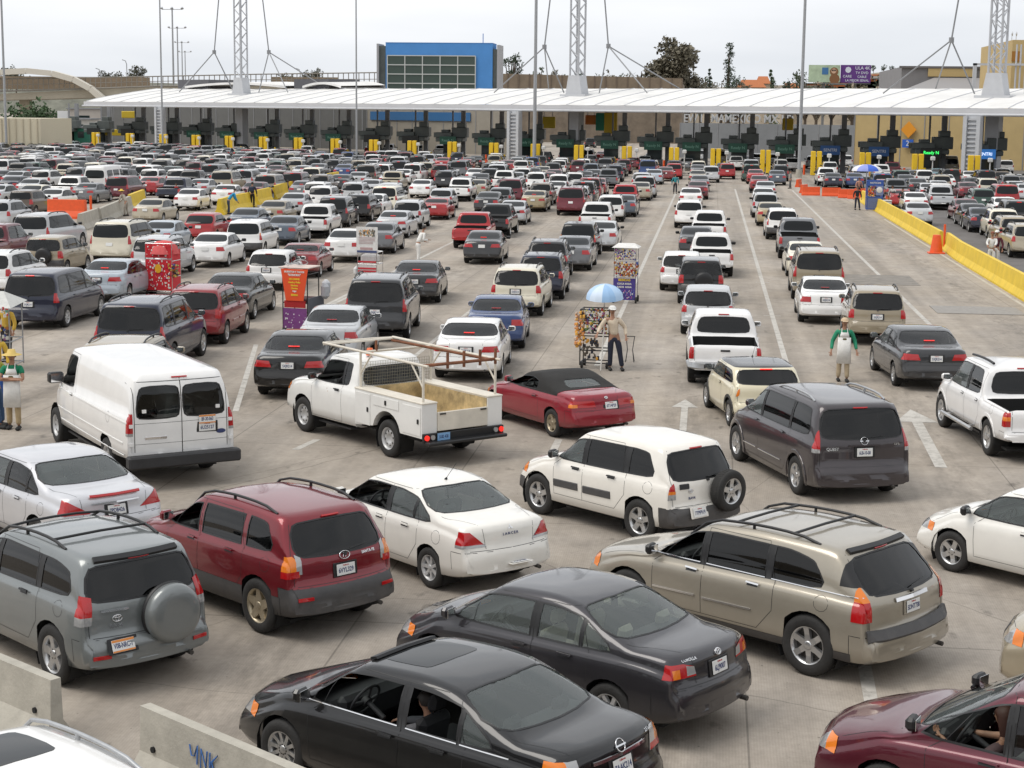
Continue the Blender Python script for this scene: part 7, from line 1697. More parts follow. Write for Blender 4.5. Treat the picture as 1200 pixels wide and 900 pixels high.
# orange banner cart
o = empty('banner_cart', at(353, 388), R_(-10)); tag(o, 'cart with tapered orange-red banner with white and yellow writing', 'cart', 'street vendor carts')
frame(o, .42, .45, 1.85, M['black'], shelves=(.55, .95)); wheels(o, .4, .40)
mb = MB(); mb.add([(-.46, -.50, 2.02), (.46, -.50, 2.02), (.30, -.50, 1.02), (-.30, -.50, 1.02), (-.46, -.48, 2.02), (.46, -.48, 2.02), (.30, -.48, 1.02), (-.30, -.48, 1.02)], [(3, 2, 1, 0), (4, 5, 6, 7), (0, 1, 5, 4), (1, 2, 6, 5), (2, 3, 7, 6), (3, 0, 4, 7)]); bn = mb.build('banner', mat('banner_orange', (.78, .085, .02), .6), o)
for t, z, s, m_ in (('BURRITOS Y TACOS', 1.93, .075, wl), ('"SONORA"', 1.83, .09, wl), ('DE CARNE', 1.70, .075, yl), ('Asada y Pollo', 1.60, .075, yl), ('Machaca', 1.50, .07, yl), ('Chorizo', 1.41, .07, yl), ('Frijol', 1.32, .06, wl), ('BIRRIA', 1.20, .08, yl)): txt(bn, t, s, m_, 0, -.505, z)
panel(o, -.36, .36, -.46, .80, 1.02, (.40, .02, .02), 'red_cloth'); panel(o, -.40, .40, -.46, .14, .78, (.20, .06, .22), 'purple_panel'); goods(o, -.38, .38, -.47, .16, .76, [(.70, .68, .70), (.22, .05, .25)], 44, 5, 'printed_pattern', .015, .04)
mb = MB(); mb.box(.42, .45, -.45, .8, .30, 1.1); mb.build('side_mesh', mat('cart_mesh_grey', (.18, .19, .22), .6), o); mb = MB(); mb.box(-.40, .44, -.3, .75, .9, 1.05, bev=.05); mb.build('tray', cloth((.10, .04, .04)), o)
mb = MB()
for i in range(16): a = i*.4; mb.tube([(-.25+.25*math.cos(a)*.9, -.1+.2*math.sin(a), 2.15+.05*math.sin(i)), (-.25+.25*math.cos(a+.5), -.1+.2*math.sin(a+.5), 2.17)], .012, 0, 5)
for i in range(12): a = i*.52; mb.tube([(.05+.25*math.cos(a)*.9, -.1, 2.2+.08*math.sin(a)), (.05+.25*math.cos(a+.5), -.1, 2.2+.08*math.sin(a+.5))], .012, 0, 5)
mb.build('wire_tangle', M['steel'], o); mb = MB(); mb.box(-.55, .50, -.5, .45, 2.03, 2.08, bev=.02); mb.build('roof_board', cloth((.6, .5, .45)), o)
for x, y, z in ((.62, .5, 1.25), (.55, .75, 1.35)): mb = MB(); mb.box(x-.14, x+.14, y-.12, y+.12, z-.25, z+.25, bev=.1); mb.build('white_bag', cloth((.62, .63, .65)), o)
# white poster stand
o = empty('poster_stand', at(434, 324), R_(-8)); tag(o, 'tall white poster stand with food pictures left of the man in white', 'stand', 'street vendor carts')
frame(o, .42, .40, 1.05, M['chrome'], shelves=(.55,)); wheels(o, .4, .36, .06)
panel(o, -.47, .47, -.40, 1.02, 2.12, (.70, .69, .67), 'poster'); goods(o, -.34, .36, -.42, 1.74, 2.0, [(.20, .14, .08), (.55, .40, .25), (.12, .12, .11), (.65, .30, .08), (.25, .25, .2)], 40, 8, 'food_pictures', .012, .06)
mb = MB()
for z in (1.66, 1.60, 1.54, 1.48, 1.42): mb.box(-.36, .36-.1*(z < 1.5), -.432, -.422, z, z+.018)
mb.box(-.30, .25, -.432, -.422, 1.16, 1.26); mb.build('printed_lines', cloth((.45, .30, .30)), o); panel(o, -.44, .44, -.425, 1.04, 1.13, (.06, .08, .18), 'caption_strip', .01)
for z in (.22, .34, .62): panel(o, -.40, .40, -.40, z, z+.07, (.50, .03, .04), 'red_stripe'); 
panel(o, -.40, .40, -.38, .15, .55, (.6, .58, .56), 'front_panel'); mb = MB(); mb.box(-.35, .35, -.3, .3, .6, .95, bev=.08); mb.build('basin', cloth((.55, .53, .52)), o); mb = MB(); mb.box(-.68, -.42, -.35, -.05, .02, .45, bev=.12); mb.build('plastic_bag', cloth((.7, .7, .7)), o)
# tall goods cart
o = empty('snack_cart', at(733, 354), R_(-4)); tag(o, 'tall cart hung with snack bags and a purple panel with yellow writing', 'cart', 'street vendor carts')
frame(o, .40, .36, 2.05, M['chrome'], shelves=(.95, 1.55)); wheels(o, .42, .34, .12)
goods(o, -.38, .38, -.38, 1.62, 2.0, [(.6, .6, .62), (.05, .06, .25), (.05, .05, .06), (.4, .1, .3), (.7, .5, .1)], 70, 11, 'snack_bags', .05, .045); goods(o, -.36, .50, -.38, 1.02, 1.52, PAL[:5]+[(.30, .10, .03)], 80, 12, 'hanging_goods', .14, .06)
panel(o, -.42, .40, -.38, .12, .92, (.07, .05, .24), 'purple_panel'); 
for t, z, s, m_ in (('BEBIDAS', .86, .12, yl), ('COCA SODA', .72, .09, wl), ('JUGOS  AGUA', .60, .085, wl)): txt(o, t, s, m_, -.01, -.405, z)
goods(o, -.38, .36, -.39, .16, .52, [(.65, .65, .66), (.5, .1, .3), (.1, .1, .3), (.2, .3, .6)], 50, 13, 'cans', .04, .035)
mb = MB(); mb.add([(-.50, -.45, 2.05), (.50, -.45, 2.05), (.50, .45, 2.05), (-.50, .45, 2.05), (-.30, 0, 2.20), (.30, 0, 2.20)], [(0, 1, 5, 4), (1, 2, 5), (2, 3, 4, 5), (3, 0, 4), (3, 2, 1, 0)]); mb.build('white_roof', cloth((.68, .67, .64)), o)
# umbrella snack cart
o = empty('umbrella_cart', at(698, 430), R_(-5)); tag(o, 'snack cart under a pale blue umbrella beside the vendor in the tan waistcoat', 'cart', 'street vendor carts')
frame(o, .40, .30, 1.62, M['black'], shelves=(.5, .9, 1.25)); wheels(o, .35, .25, .09)
goods(o, -.38, .38, -.33, 1.0, 1.66, PAL, 90, 15, 'snacks', .10, .05); goods(o, -.52, -.30, -.28, .6, 1.55, [(.70, .30, .10), (.6, .45, .35), (.75, .40, .08)], 46, 16, 'hanging_bags', .2, .07); goods(o, -.30, .10, -.33, .25, .85, [(.03, .03, .04), (.10, .08, .06), (.6, .3, .05)], 22, 17, 'lower_goods', .08, .07)
mb = MB(); mb.tube([(.20, 0, 1.3), (.22, 0, 2.1)], .015); mb.build('umbrella_pole', M['chrome'], o)
def umbrella(parent, c, cols, r=.62, h=.30, name='umbrella', tilt=0):
    n = 16; mb = MB(); ms = [mat('umbrella_%d' % int(k[0]*255+k[2]*99), k, .6) for k in cols]
    for i in range(n):
        a0, a1 = 2*math.pi*i/n, 2*math.pi*(i+1)/n; K = 5; vs = []
        for k in range(K+1):
            t = k/K; rr = r*math.sin(t*math.pi*.5); z = h*math.cos(t*math.pi*.5)
            for a in (a0, a1): vs.append(V((rr*math.cos(a), rr*math.sin(a), z)))
        m4 = Matrix.Translation(c) @ Matrix.Rotation(tilt, 4, 'X'); mb.add([m4 @ v for v in vs], [(2*k, 2*k+2, 2*k+3, 2*k+1) for k in range(K)], (i//2) % len(ms), True)
    return mb.build(name, ms, parent)
umbrella(o, (.22, 0, 1.92), [(.30, .48, .72), (.42, .58, .78), (.60, .70, .82)], .52, .40, tilt=.12)
o = empty('crutch', at(704, 434), 0); tag(o, 'white crutch propped between the umbrella cart and its vendor', 'crutch'); mb = MB(); mb.tube([(0, 0, 0), (.07, .08, 1.35)], .022, 0, 6); mb.build('shaft', cloth((.7, .68, .64)), o)
o = empty('folding_stool', at(738, 424), 0); tag(o, 'thin black metal stand right of the waistcoated vendor', 'stand'); mb = MB()
for x in (-.12, .12): mb.tube([(x, -.1, 0), (x*.6, 0, .35), (x, .05, .72)], .012, 0, 5); mb.tube([(x, .15, 0), (x*.6, 0, .35)], .012, 0, 5)
mb.tube([(-.14, .05, .72), (.14, .05, .72)], .012, 0, 5); mb.build('frame', M['black'], o)
# blue kiosk with striped umbrella
o = empty('kiosk', at(1024, 247), 0); tag(o, 'blue vendor kiosk with white emblem under the striped umbrella', 'kiosk')
frame(o, .55, .45, 2.2, cloth((.04, .09, .32)), r=.04, shelves=(1.0,)); panel(o, -.55, .55, -.45, .1, 1.0, (.12, .16, .32), 'front_panel'); panel(o, -.55, .55, -.46, 1.85, 2.25, (.04, .10, .36), 'sign_panel'); panel(o, .05, .55, -.47, 1.15, 1.85, (.20, .24, .40), 'side_poster')
mb = MB(); mb.lathe([(0, .02), (.34, .015), (.36, 0)], 18, 0, TM((.30, -.50, 1.55), rz=R_(-90), s=.6)); mb.build('emblem', wl, o); goods(o, -.5, .05, -.42, 1.05, 1.8, PAL, 30, 21, 'goods', .1, .09)
txt(o, 'NOTICIAS', .17, wl, 0, -.49, 2.05)
o = empty('beach_umbrella', at(1014, 243), 0); tag(o, 'blue and white striped umbrella beside the kiosk', 'umbrella'); mb = MB(); mb.tube([(0, 0, 0), (0, 0, 3.2)], .04); mb.build('pole', M['steel'], o); umbrella(o, (0, 0, 2.75), [(.04, .12, .55), (.70, .70, .72), (.25, .30, .65)], 1.15, .5, 'canopy')
o = empty('cool_box', at(1027, 248), 0); o.location.x += .7; tag(o, 'white plastic box standing at the foot of the kiosk', 'box'); mb = MB(); mb.box(-.35, .35, -.25, .25, 0, .75, bev=.06); mb.build('box', cloth((.66, .66, .64)), o); mb = MB(); mb.box(-.37, .37, -.27, .27, .75, .85, bev=.03); mb.build('lid', cloth((.6, .6, .6)), o)
# food stall at the left edge
o = empty('food_stall', at(-12, 432), R_(5)); tag(o, 'food stall with patterned cloth canopy at the left edge', 'stall', 'street vendor carts')
frame(o, .75, .55, 1.75, M['steel'], shelves=(.8,)); goods(o, -.75, .70, -.55, .85, 1.35, PAL, 60, 31, 'goods', .15, .08)
mb = MB(); mb.add([(-.9, -.7, 1.75), (.85, -.7, 1.72), (.9, .6, 1.8), (-.9, .6, 1.8), (-.5, 0, 2.12), (.45, 0, 2.10)], [(0, 1, 5, 4), (1, 2, 5), (2, 3, 4, 5), (3, 0, 4)]); cp = mb.build('canopy', cloth((.55, .55, .52)), o)
goods(o, -.85, .8, -.71, 1.48, 1.74, [(.65, .63, .6), (.10, .25, .18), (.5, .05, .05), (.6, .6, .58)], 40, 33, 'patterned_valance', .02, .06)
# motorcycles and clutter
def scooter(px, py, label, col, rz=0):
    o = empty('motorcycle', at(px, py), rz); tag(o, label, 'motorcycle')
    for y in (-.62, .62): mb = MB(); mb.lathe([(.20, -.05), (.30, -.06), (.31, 0), (.30, .06), (.20, .05)], 16, 0, TM((0, y, .31))); mb.build('wheel', M['rubber'], o)
    mb = MB(); mb.tube([(0, -.62, .31), (0, -.2, .55), (0, .35, .7), (0, .62, .31)], .05); mb.box(-.14, .14, -.3, .35, .35, .75, bev=.08); mb.build('body', cloth(col), o); mb = MB(); mb.box(-.13, .13, -.6, .1, .75, .86, bev=.04); mb.build('seat', M['black'], o); mb = MB(); mb.tube([(-.35, .42, 1.02), (0, .5, 1.0), (.35, .42, 1.02)], .02); mb.build('handlebar', M['black'], o)
scooter(1146, 224, 'dark motorcycle ridden behind the silver pickup', (.05, .05, .06)); scooter(613, 224, 'orange motorcycle in the busy middle lanes', (.5, .18, .03)); scooter(408, 218, 'motorcycle with orange load left of centre', (.45, .15, .05))
# ---------------------------------------------------------------- the queues: one car of each kind, then copies
COL = dict(white=(.80, .79, .77), cream=(.72, .67, .54), silver=(.50, .51, .52), grey=(.15, .155, .165), dgrey=(.030, .031, .034), black=(.004, .004, .0045), red=(.38, .012, .015), maroon=(.13, .012, .022), darkred=(.22, .02, .025),
    blue=(.022, .055, .17), navy=(.008, .012, .032), slate=(.09, .115, .15), teal=(.14, .24, .27), green=(.03, .075, .055), beige=(.42, .37, .28), tan=(.34, .285, .20), gold=(.36, .29, .17), brown=(.10, .075, .055), taupe=(.26, .225, .19), bluesilver=(.38, .43, .48))
CN = dict(dgrey='dark grey', darkred='dark red', slate='slate blue', bluesilver='pale blue-silver')
def PT(T, **k): T.update(k); return T
KINDS = {
 'S': ('sedan', lambda: T_sedan(tail=[(.50, .76, .94, 0)]), dict(rim='seven', moulding=(.05, .55, 'paint_x'))),
 's': ('sedan', lambda: PT(T_sedan(L=4.8, W=1.82, deck=1.08, ur=1.05, uf=3.76, tail=[(.42, .78, .93, 0)]), tailpoly=[([(.40, .80), (1.2, .80), (1.2, .97), (.46, .95)], 'red')]), dict(rim='ten', lit=True)),
 'C': ('coupe', lambda: T_sedan(L=4.5, W=1.80, H=1.36, deck=1.02, bz=.90, hood=.90, nose=.68, roof0=1.35, roof1=2.4, cowl=3.2, ur=.95, uf=3.5, tail=[(.50, .76, .92, 0)], doors=[1.6, 3.1], pillars=[(1.0, 1.55), (1.62, 3.2)]), dict(rim='five')),
 'H': ('hatchback', lambda: T_hatch(), dict(rim='seven')),
 'U': ('off-roader', lambda: T_suv(), dict(rim='five', rails=(.8, 2.6, 'black'), rglass='gdark', moulding=(.07, .62, 'paint_x'))),
 'u': ('off-roader', lambda: PT(T_suv(L=4.55, W=1.83, H=1.74, slant=.12, bump=.72, tail=[(.76, .86, 1.18, 0)]), tailpoly=[([(.78, .84), (1.2, .84), (1.2, 1.06), (.78, 1.06)], 'red'), ([(.78, 1.06), (1.2, 1.06), (1.2, 1.18), (.78, 1.18)], 'amber')]), dict(rim='five', bumper_mat='cladding', rglass='gdark', black_mirror=True)),
 'k': ('off-roader', lambda: T_suv(L=4.05, W=1.72, H=1.68, slant=.12, ur=.75, uf=3.2, roof1=2.2, cowl=3.0, R=.34, tail=[(.64, .80, 1.1, 0)]), dict(rim='steel', bumper_mat='cladding', spare=('black', .10, .90, .33), black_mirror=True, rglass='gtint')),
 'B': ('large off-roader', lambda: T_suv(L=5.25, W=2.0, H=1.92, ur=1.05, uf=4.1, R=.39, slant=.20, roof1=2.9, cowl=3.85, bz=1.18, hood=1.20, nose=1.04, bump=.76, tail=[(.84, .92, 1.30, 0)]), dict(rim='five', rails=(.8, 2.9, 'black'), rglass='gdark')),
 'V': ('minivan', lambda: PT(T_van(tail=[(.80, .86, 1.12, 0)]), tailpoly=[([(.80, .86), (1.2, .86), (1.2, 1.16), (.80, 1.16)], 'red')]), dict(rim='seven', rglass='gdark', lit=True)),
 'P': ('pickup', lambda: T_pickup(), dict(rim='five', rw='gtint')),
 'p': ('pickup', lambda: T_pickup(L=5.7, W=2.0, H=1.90, bl=1.95, bed=1.20, R=.40, ur=1.25, uf=4.8, roof1=3.9, cowl=4.5, bz=1.22, hood=1.24, nose=1.12), dict(rim='five', rw='gtint', black_mirror=True)),
 'N': ('van', None, dict(rim='steel', black_mirror=True, rw='gdark', no_bench=True)),
}
def NT():
    T = van_T(); T['H'] = 2.3; T['top'] = [(u, z+.25 if z > 1.9 else z) for u, z in T['top']]; T['rwin'] = (1.30, 1.95, .80, .74, .6); T['dlo'] = [(.5, 1.34), (4.60, 1.30), (4.18, 1.90), (3.95, 1.94), (.5, 1.94)]; T['pillars'] = [(.3, 1.75), (1.9, 3.3), (3.5, 4.7)]; T['door_top'] = 2.0; T['chmsl'] = None; T['split_rear'] = 0; return T
KINDS['N'] = ('van', NT, KINDS['N'][2])
PROTO = {}
def tree_of(o, kidmap): return (o, [tree_of(c, kidmap) for c in kidmap.get(o.name, ())])
def proto(k, lite):
    key = (k, lite)
    if key not in PROTO:
        nm, f, op = KINDS[k]; T = f(); op = dict(op)
        if lite: op.pop('lit', None); op['chm'] = 'lit' if k in 'sV' else 'off'
        r = make_car(nm.replace('-', '_').replace(' ', '_'), T, (.5, .5, .5), lite, **op)
        if lite: r.name = nm.replace('-', '_').replace(' ', '_')
        km = {}
        for ob in C.objects:
            if ob.parent: km.setdefault(ob.parent.name, []).append(ob)
        PROTO[key] = [tree_of(r, km), T, False]
    return PROTO[key]
def spawn_tree(t, parent, color):
    o, ch = t; c = o.copy(); C.objects.link(c); c.parent = parent
    if o.type == 'MESH': c.color = (*color, 1)
    for q in ch: spawn_tree(q, c, color)
    return c
def recolor(t, color):
    if t[0].type == 'MESH': t[0].color = (*color, 1)
    for q in t[1]: recolor(q, color)
rq = random.Random(11)
def spawn(k, col, x, y, rz, lite):
    P = proto(k, lite); c = COL[col]; j = rq.uniform(.88, 1.1); c = tuple(min(.85, v*j) for v in c)
    if not P[2]: r = P[0][0]; recolor(P[0], c); P[2] = True
    else: r = spawn_tree(P[0], None, c)
    r.location = (x, y, 0); r.rotation_euler = (0, 0, rz); return r
ROOF = {'S': (1.55, 1.40), 's': (1.55, 1.40), 'C': (1.40, 1.30), 'H': (.75, 1.44), 'U': (.50, 1.64), 'u': (.32, 1.68), 'k': (.32, 1.62), 'B': (.42, 1.86), 'V': (.45, 1.74), 'P': (2.0, 1.73), 'p': (2.2, 1.85), 'N': (.3, 2.24)}
# x, y of the rear roof edge in the photograph, kind, colour, heading, own label
CAT = [
 # left field, near to far
 (36, 321, 'V', 'navy', 0, 'navy minivan with lit rear lamps in the left foreground queue, driving past the food stall'),
 (155, 356, 'B', 'navy', 2, 'big dark navy off-roader right above the tan roof rack and white cargo van'),
 (132, 405, 'U', 'tan', 4, 'tan off-roader with roof rack half hidden behind the white cargo van'),
 (220, 343, 'U', 'darkred', 3, 'dark red off-roader alongside the big navy one'),
 (273, 323, 's', 'black', 2, 'shiny black sedan in front of the dark red off-roader'),
 (129, 306, 's', 'bluesilver', 0, 'silver sedan beside the red souvenir cart'),
 (50, 279, 'k', 'tan', 0, 'tan small off-roader with black spare wheel cover'),
 (-12, 297, 'U', 'white', 0, 'white off-roader cut by the left edge above the navy minivan'),
 (-14, 264, 'p', 'maroon', 0, 'maroon pickup poking in at the left edge'),
 (36, 252, 'B', 'silver', -3, 'silver boxy wagon with dark rear glass near the lone orange barrier'),
 (131, 261, 'B', 'cream', 0, 'cream-white tall off-roader at the end of the grey barriers'),
 (178, 279, 'U', 'silver', 0, 'silver off-roader behind the red souvenir cart'),
 (248, 275, 'S', 'white', 2, 'white sedan with wide red lamps right of the red souvenir cart'),
 (316, 296, 'H', 'white', 3, 'white hatchback behind the orange banner cart'),
 (355, 287, 'C', 'darkred', 3, 'red coupe just right of the orange banner cart'),
 (286, 260, 'u', 'white', 2, 'white off-roader with black bumper, above the white hatchback'),
 (335, 254, 'S', 'slate', 2, 'slate blue sedan beside the white off-roader with black bumper'),
 (236, 251, 'H', 'red', 2, 'red wagon right of the pale blue-silver sedan'), (190, 260, 'S', 'bluesilver', 2, None), (290, 245, 'S', 'slate', 0, None),
 (368, 241, 'P', 'white', 2, 'white pickup beside the dark minivan, left centre'), (394, 231, 'V', 'dgrey', 2, None),
 (179, 234, 'S', 'beige', 0, 'beige sedan at the near end of the left yellow barriers'), (223, 222, 'S', 'white', 2, 'white sedan left of the vendor in blue'), (267, 217, 's', 'white', 2, None), (292, 215, 'S', 'maroon', 0, None), (312, 205, 'V', 'taupe', 0, 'taupe minivan above the yellow barriers'),
 (338, 203, 'V', 'maroon', 0, None), (364, 197, 'u', 'cream', 0, 'cream off-roader right of the maroon minivan'), (322, 236, 'S', 'tan', 0, 'tan sedan below the yellow barriers'), (345, 227, 'S', 'silver', 2, None), (376, 219, 'U', 'white', 0, None),
 (24, 224, 'k', 'brown', 0, 'brown small off-roader with spare wheel at the left edge'), (63, 222, 'S', 'white', 0, None), (105, 215, 's', 'grey', 0, 'grey sedan above the lone orange barrier'), (82, 207, 'P', 'white', 0, None), (37, 210, 'S', 'silver', 0, None),
 (15, 207, 'S', 'navy', 0, None), (48, 200, 'U', 'white', 0, None), (18, 201, 'S', 'silver', 0, None), (87, 197, 'U', 'grey', 0, None), (112, 195, 'N', 'white', 0, 'white high-roofed van among the left queues'), (131, 208, 'V', 'maroon', 0, None), (177, 208, 's', 'red', 0, None),
 (178, 199, 'U', 'white', 0, None), (223, 200, 'P', 'black', 0, None), (258, 199, 'S', 'black', 0, None), (277, 194, 'U', 'dgrey', 0, None), (-3, 217, 'S', 'silver', 0, None), (-5, 236, 'U', 'silver', 0, None),
 # centre left
 (395, 362, 'S', 'silver', 3, 'pale silver sedan behind the utility truck cab, left of the dark grey off-roader'), (349, 393, 's', 'black', 2, 'black sedan with blue-tinted rear glass left of the utility truck'), (553, 378, 's', 'white', 3, 'white sedan directly behind the utility truck ladder rack'),
 (435, 330, 'B', 'dgrey', 3, 'dark grey off-roader with lit lamps left of the grey sedan'), (490, 308, 's', 'dgrey', 4, 'dark grey sedan below the man dressed in white'), (583, 350, 'S', 'blue', 3, 'blue sedan behind the cream-white off-roader, centre'),
 (607, 315, 'U', 'cream', 0, 'cream-white off-roader with dark roof rails in the centre queue'), (633, 300, 'U', 'navy', 0, None), (641, 283, 'U', 'dgrey', 0, None), (671, 280, 'S', 'grey', 0, None), (679, 262, 'u', 'black', 0, 'black off-roader beside the silver sedan, centre queue'), (703, 263, 'S', 'silver', 0, None),
 (568, 272, 's', 'dgrey', 1, 'dark grey sedan behind the red pickup'), (555, 250, 'P', 'red', 1, 'red pickup in the middle of the picture'), (582, 240, 'P', 'black', 0, 'black pickup right of the red pickup'), (602, 236, 'S', 'silver', 0, None), (627, 224, 's', 'gold', 0, 'gold sedan in the open lane right of the black pickup'), (634, 215, 'U', 'taupe', 0, None), (653, 213, 'S', 'white', 0, None), (655, 205, 'U', 'white', 0, None), (672, 203, 'U', 'white', 0, None),
 (685, 201, 'S', 'dgrey', 0, None), (696, 199, 'S', 'grey', 0, None), (697, 192, 'U', 'slate', 0, None), (715, 193, 'S', 'black', 0, None), (725, 192, 'S', 'black', 0, None), (731, 187, 'U', 'maroon', 0, None), (742, 185, 'S', 'maroon', 0, None), (756, 183, 'S', 'silver', 0, None), (763, 180, 'S', 'maroon', 0, None),
 (410, 269, 'S', 'white', 2, 'white sedan left of the white poster stand'), (434, 266, 'S', 'grey', 2, None), (463, 248, 's', 'silver', 0, 'silver sedan right of the white poster stand'), (477, 236, 'U', 'silver', 0, None), (512, 233, 'C', 'red', 0, 'bright red coupe left of the red pickup'), (517, 222, 'H', 'silver', 0, None), (540, 209, 'P', 'white', 0, None), (565, 211, 'S', 'beige', 0, None), (587, 210, 'S', 'brown', 0, None), (592, 200, 'P', 'white', 0, None), (573, 192, 'U', 'dgrey', 0, None), (583, 190, 'U', 'white', 0, None),
 (406, 232, 'U', 'black', 0, None), (425, 231, 'S', 'white', 0, None), (446, 220, 'V', 'cream', 0, None), (435, 211, 'S', 'silver', 0, None), (460, 201, 'P', 'beige', 0, None), (495, 211, 'S', 'white', 0, None), (427, 193, 'H', 'teal', 0, None), (467, 189, 'V', 'navy', 0, None), (527, 200, 'S', 'grey', 0, None), (515, 193, 'U', 'darkred', 0, None), (557, 198, 'S', 'white', 0, None), (490, 191, 'S', 'white', 0, None), (545, 187, 'S', 'red', 0, None), (532, 190, 'S', 'grey', 0, None),
 # centre lane right of the vendors
 (700, 238, 'P', 'white', 0, 'white pickup with black rack frame behind its cab'), (715, 230, 'U', 'white', 0, None), (732, 229, 'S', 'slate', 0, None), (733, 217, 'P', 'red', 0, 'red pickup with black bed near the lone man in teal'), (751, 214, 'S', 'beige', 0, None), (755, 207, 'V', 'silver', 0, None), (752, 203, 'U', 'silver', 0, None), (767, 199, 'S', 'bluesilver', 0, None), (780, 196, 'S', 'darkred', 0, None), (790, 192, 'U', 'red', 0, None),
 # middle queue
 (830, 339, 'H', 'silver', 0, 'silver hatchback directly ahead of the white pickup with the empty bed'), (821, 305, 'k', 'black', 0, 'black small off-roader with clear rear glass, middle queue'), (834, 275, 'P', 'white', 0, 'white pickup with dark rear window, third in the middle queue'), (798, 300, 'H', 'white', 0, None), (816, 267, 'S', 'dgrey', 0, None), (832, 248, 'P', 'white', 0, None), (808, 236, 'U', 'white', 0, None), (810, 221, 'S', 'white', 0, None), (818, 213, 'S', 'maroon', 0, None), (820, 206, 'S', 'grey', 0, None), (818, 200, 'S', 'beige', 0, None), (833, 195, 'U', 'silver', 0, None), (852, 192, 'U', 'red', 0, None), (863, 183, 'P', 'white', 0, None), (875, 183, 'S', 'darkred', 0, None),
 # lane left of the empty one
 (1029, 341, 'U', 'tan', 0, 'tan off-roader with black roof rails behind the green-shirted vendor'), (1083, 387, 's', 'dgrey', 6, 'dark grey sedan between the vendor in the white apron and the double-cab pickup'), (967, 329, 'S', 'white', 0, 'white sedan with wide red lamps behind the tan off-roader'), (961, 295, 'B', 'tan', 0, 'large tan off-roader with dark rear glass right of the yellow-green sedan'), (944, 285, 'S', 'cream', 0, None), (936, 257, 'p', 'grey', 0, 'grey pickup with black tailgate top and sliding rear window'), (917, 246, 'u', 'white', 0, None), (903, 238, 'S', 'gold', 0, None), (897, 227, 'U', 'silver', 0, None), (895, 221, 'S', 'white', 0, None), (897, 213, 'S', 'silver', 0, None), (890, 206, 'S', 'darkred', 0, None), (888, 199, 'S', 'red', 0, None),
 (908, 200, 'S', 'slate', 0, None), (915, 194, 'U', 'dgrey', 0, None), (915, 187, 'U', 'white', 0, None), (928, 185, 'U', 'white', 0, None),
 # beyond the orange barriers and right of the yellow ones
 (969, 197, 'P', 'white', 0, None), (973, 190, 'U', 'white', 0, None), (992, 182, 'U', 'white', 0, None), (980, 203, 'S', 'navy', 0, None), (997, 203, 'S', 'blue', 0, None),
 (1057, 200, 'u', 'green', 0, 'dark green off-roader beside the striped umbrella'), (1057, 178, 'U', 'dgrey', 0, None), (1046, 190, 'P', 'maroon', 0, None), (1033, 193, 'P', 'white', 0, None), (1115, 183, 'N', 'beige', 0, 'beige high-roofed van at the right-hand booths'), (1100, 198, 'S', 'teal', 0, None), (1108, 205, 'S', 'white', 0, None), (1102, 212, 'S', 'silver', 0, None), (1080, 211, 'S', 'dgrey', 0, None),
 (1103, 218, 'P', 'silver', 0, 'silver pickup right of the yellow barrier'), (1055, 223, 'C', 'red', 0, 'bright red low coupe behind the yellow barrier'), (1075, 238, 'S', 'silver', 0, 'old silver sedan with red lamp band behind the yellow barrier'), (1072, 226, 'S', 'white', 0, None), (1132, 234, 'S', 'maroon', 0, None), (1143, 240, 'S', 'dgrey', 0, None), (1156, 246, 'S', 'navy', 0, None), (1176, 246, 'U', 'cream', 0, None), (1190, 255, 'U', 'tan', 0, None), (1206, 264, 'U', 'beige', 0, None),
 (1152, 222, 'U', 'green', 0, None), (1177, 232, 'S', 'white', 0, None), (1195, 236, 'V', 'dgrey', 0, None), (1180, 217, 'V', 'red', 0, None), (1185, 206, 'U', 'grey', 0, None), (1180, 188, 'U', 'white', 0, None), (1175, 198, 'S', 'silver', 0, None), (1130, 214, 'S', 'maroon', 0, None), (1203, 216, 'S', 'silver', 0, None),
 # far left rows
 (48, 171, 'U', 'white', 0, None), (28, 180, 'U', 'white', 0, None), (20, 172, 'V', 'brown', 0, None), (78, 173, 'V', 'black', 0, None), (45, 179, 'S', 'silver', 0, None), (62, 178, 'S', 'silver', 0, None), (80, 183, 'S', 'green', 0, None), (100, 180, 'U', 'grey', 0, None), (118, 168, 'H', 'navy', 0, None), (133, 168, 'U', 'black', 0, None), (149, 170, 'S', 'white', 0, None), (162, 168, 'U', 'maroon', 0, None), (178, 168, 'V', 'dgrey', 0, None),
 (105, 175, 'S', 'silver', 0, None), (124, 178, 'P', 'silver', 0, None), (139, 179, 'U', 'grey', 0, None), (158, 178, 'S', 'brown', 0, None), (164, 186, 'U', 'white', 0, None), (192, 181, 'V', 'dgrey', 0, None), (187, 188, 'P', 'black', 0, None), (56, 187, 'V', 'maroon', 0, None), (83, 189, 'V', 'dgrey', 0, None), (108, 191, 'U', 'cream', 0, None), (5, 187, 'U', 'maroon', 0, None), (22, 191, 'P', 'black', 0, None), (32, 191, 'U', 'green', 0, None), (141, 191, 'S', 'grey', 0, None), (162, 194, 'S', 'white', 0, None), (0, 200, 'S', 'black', 0, None), (4, 179, 'S', 'maroon', 0, None),
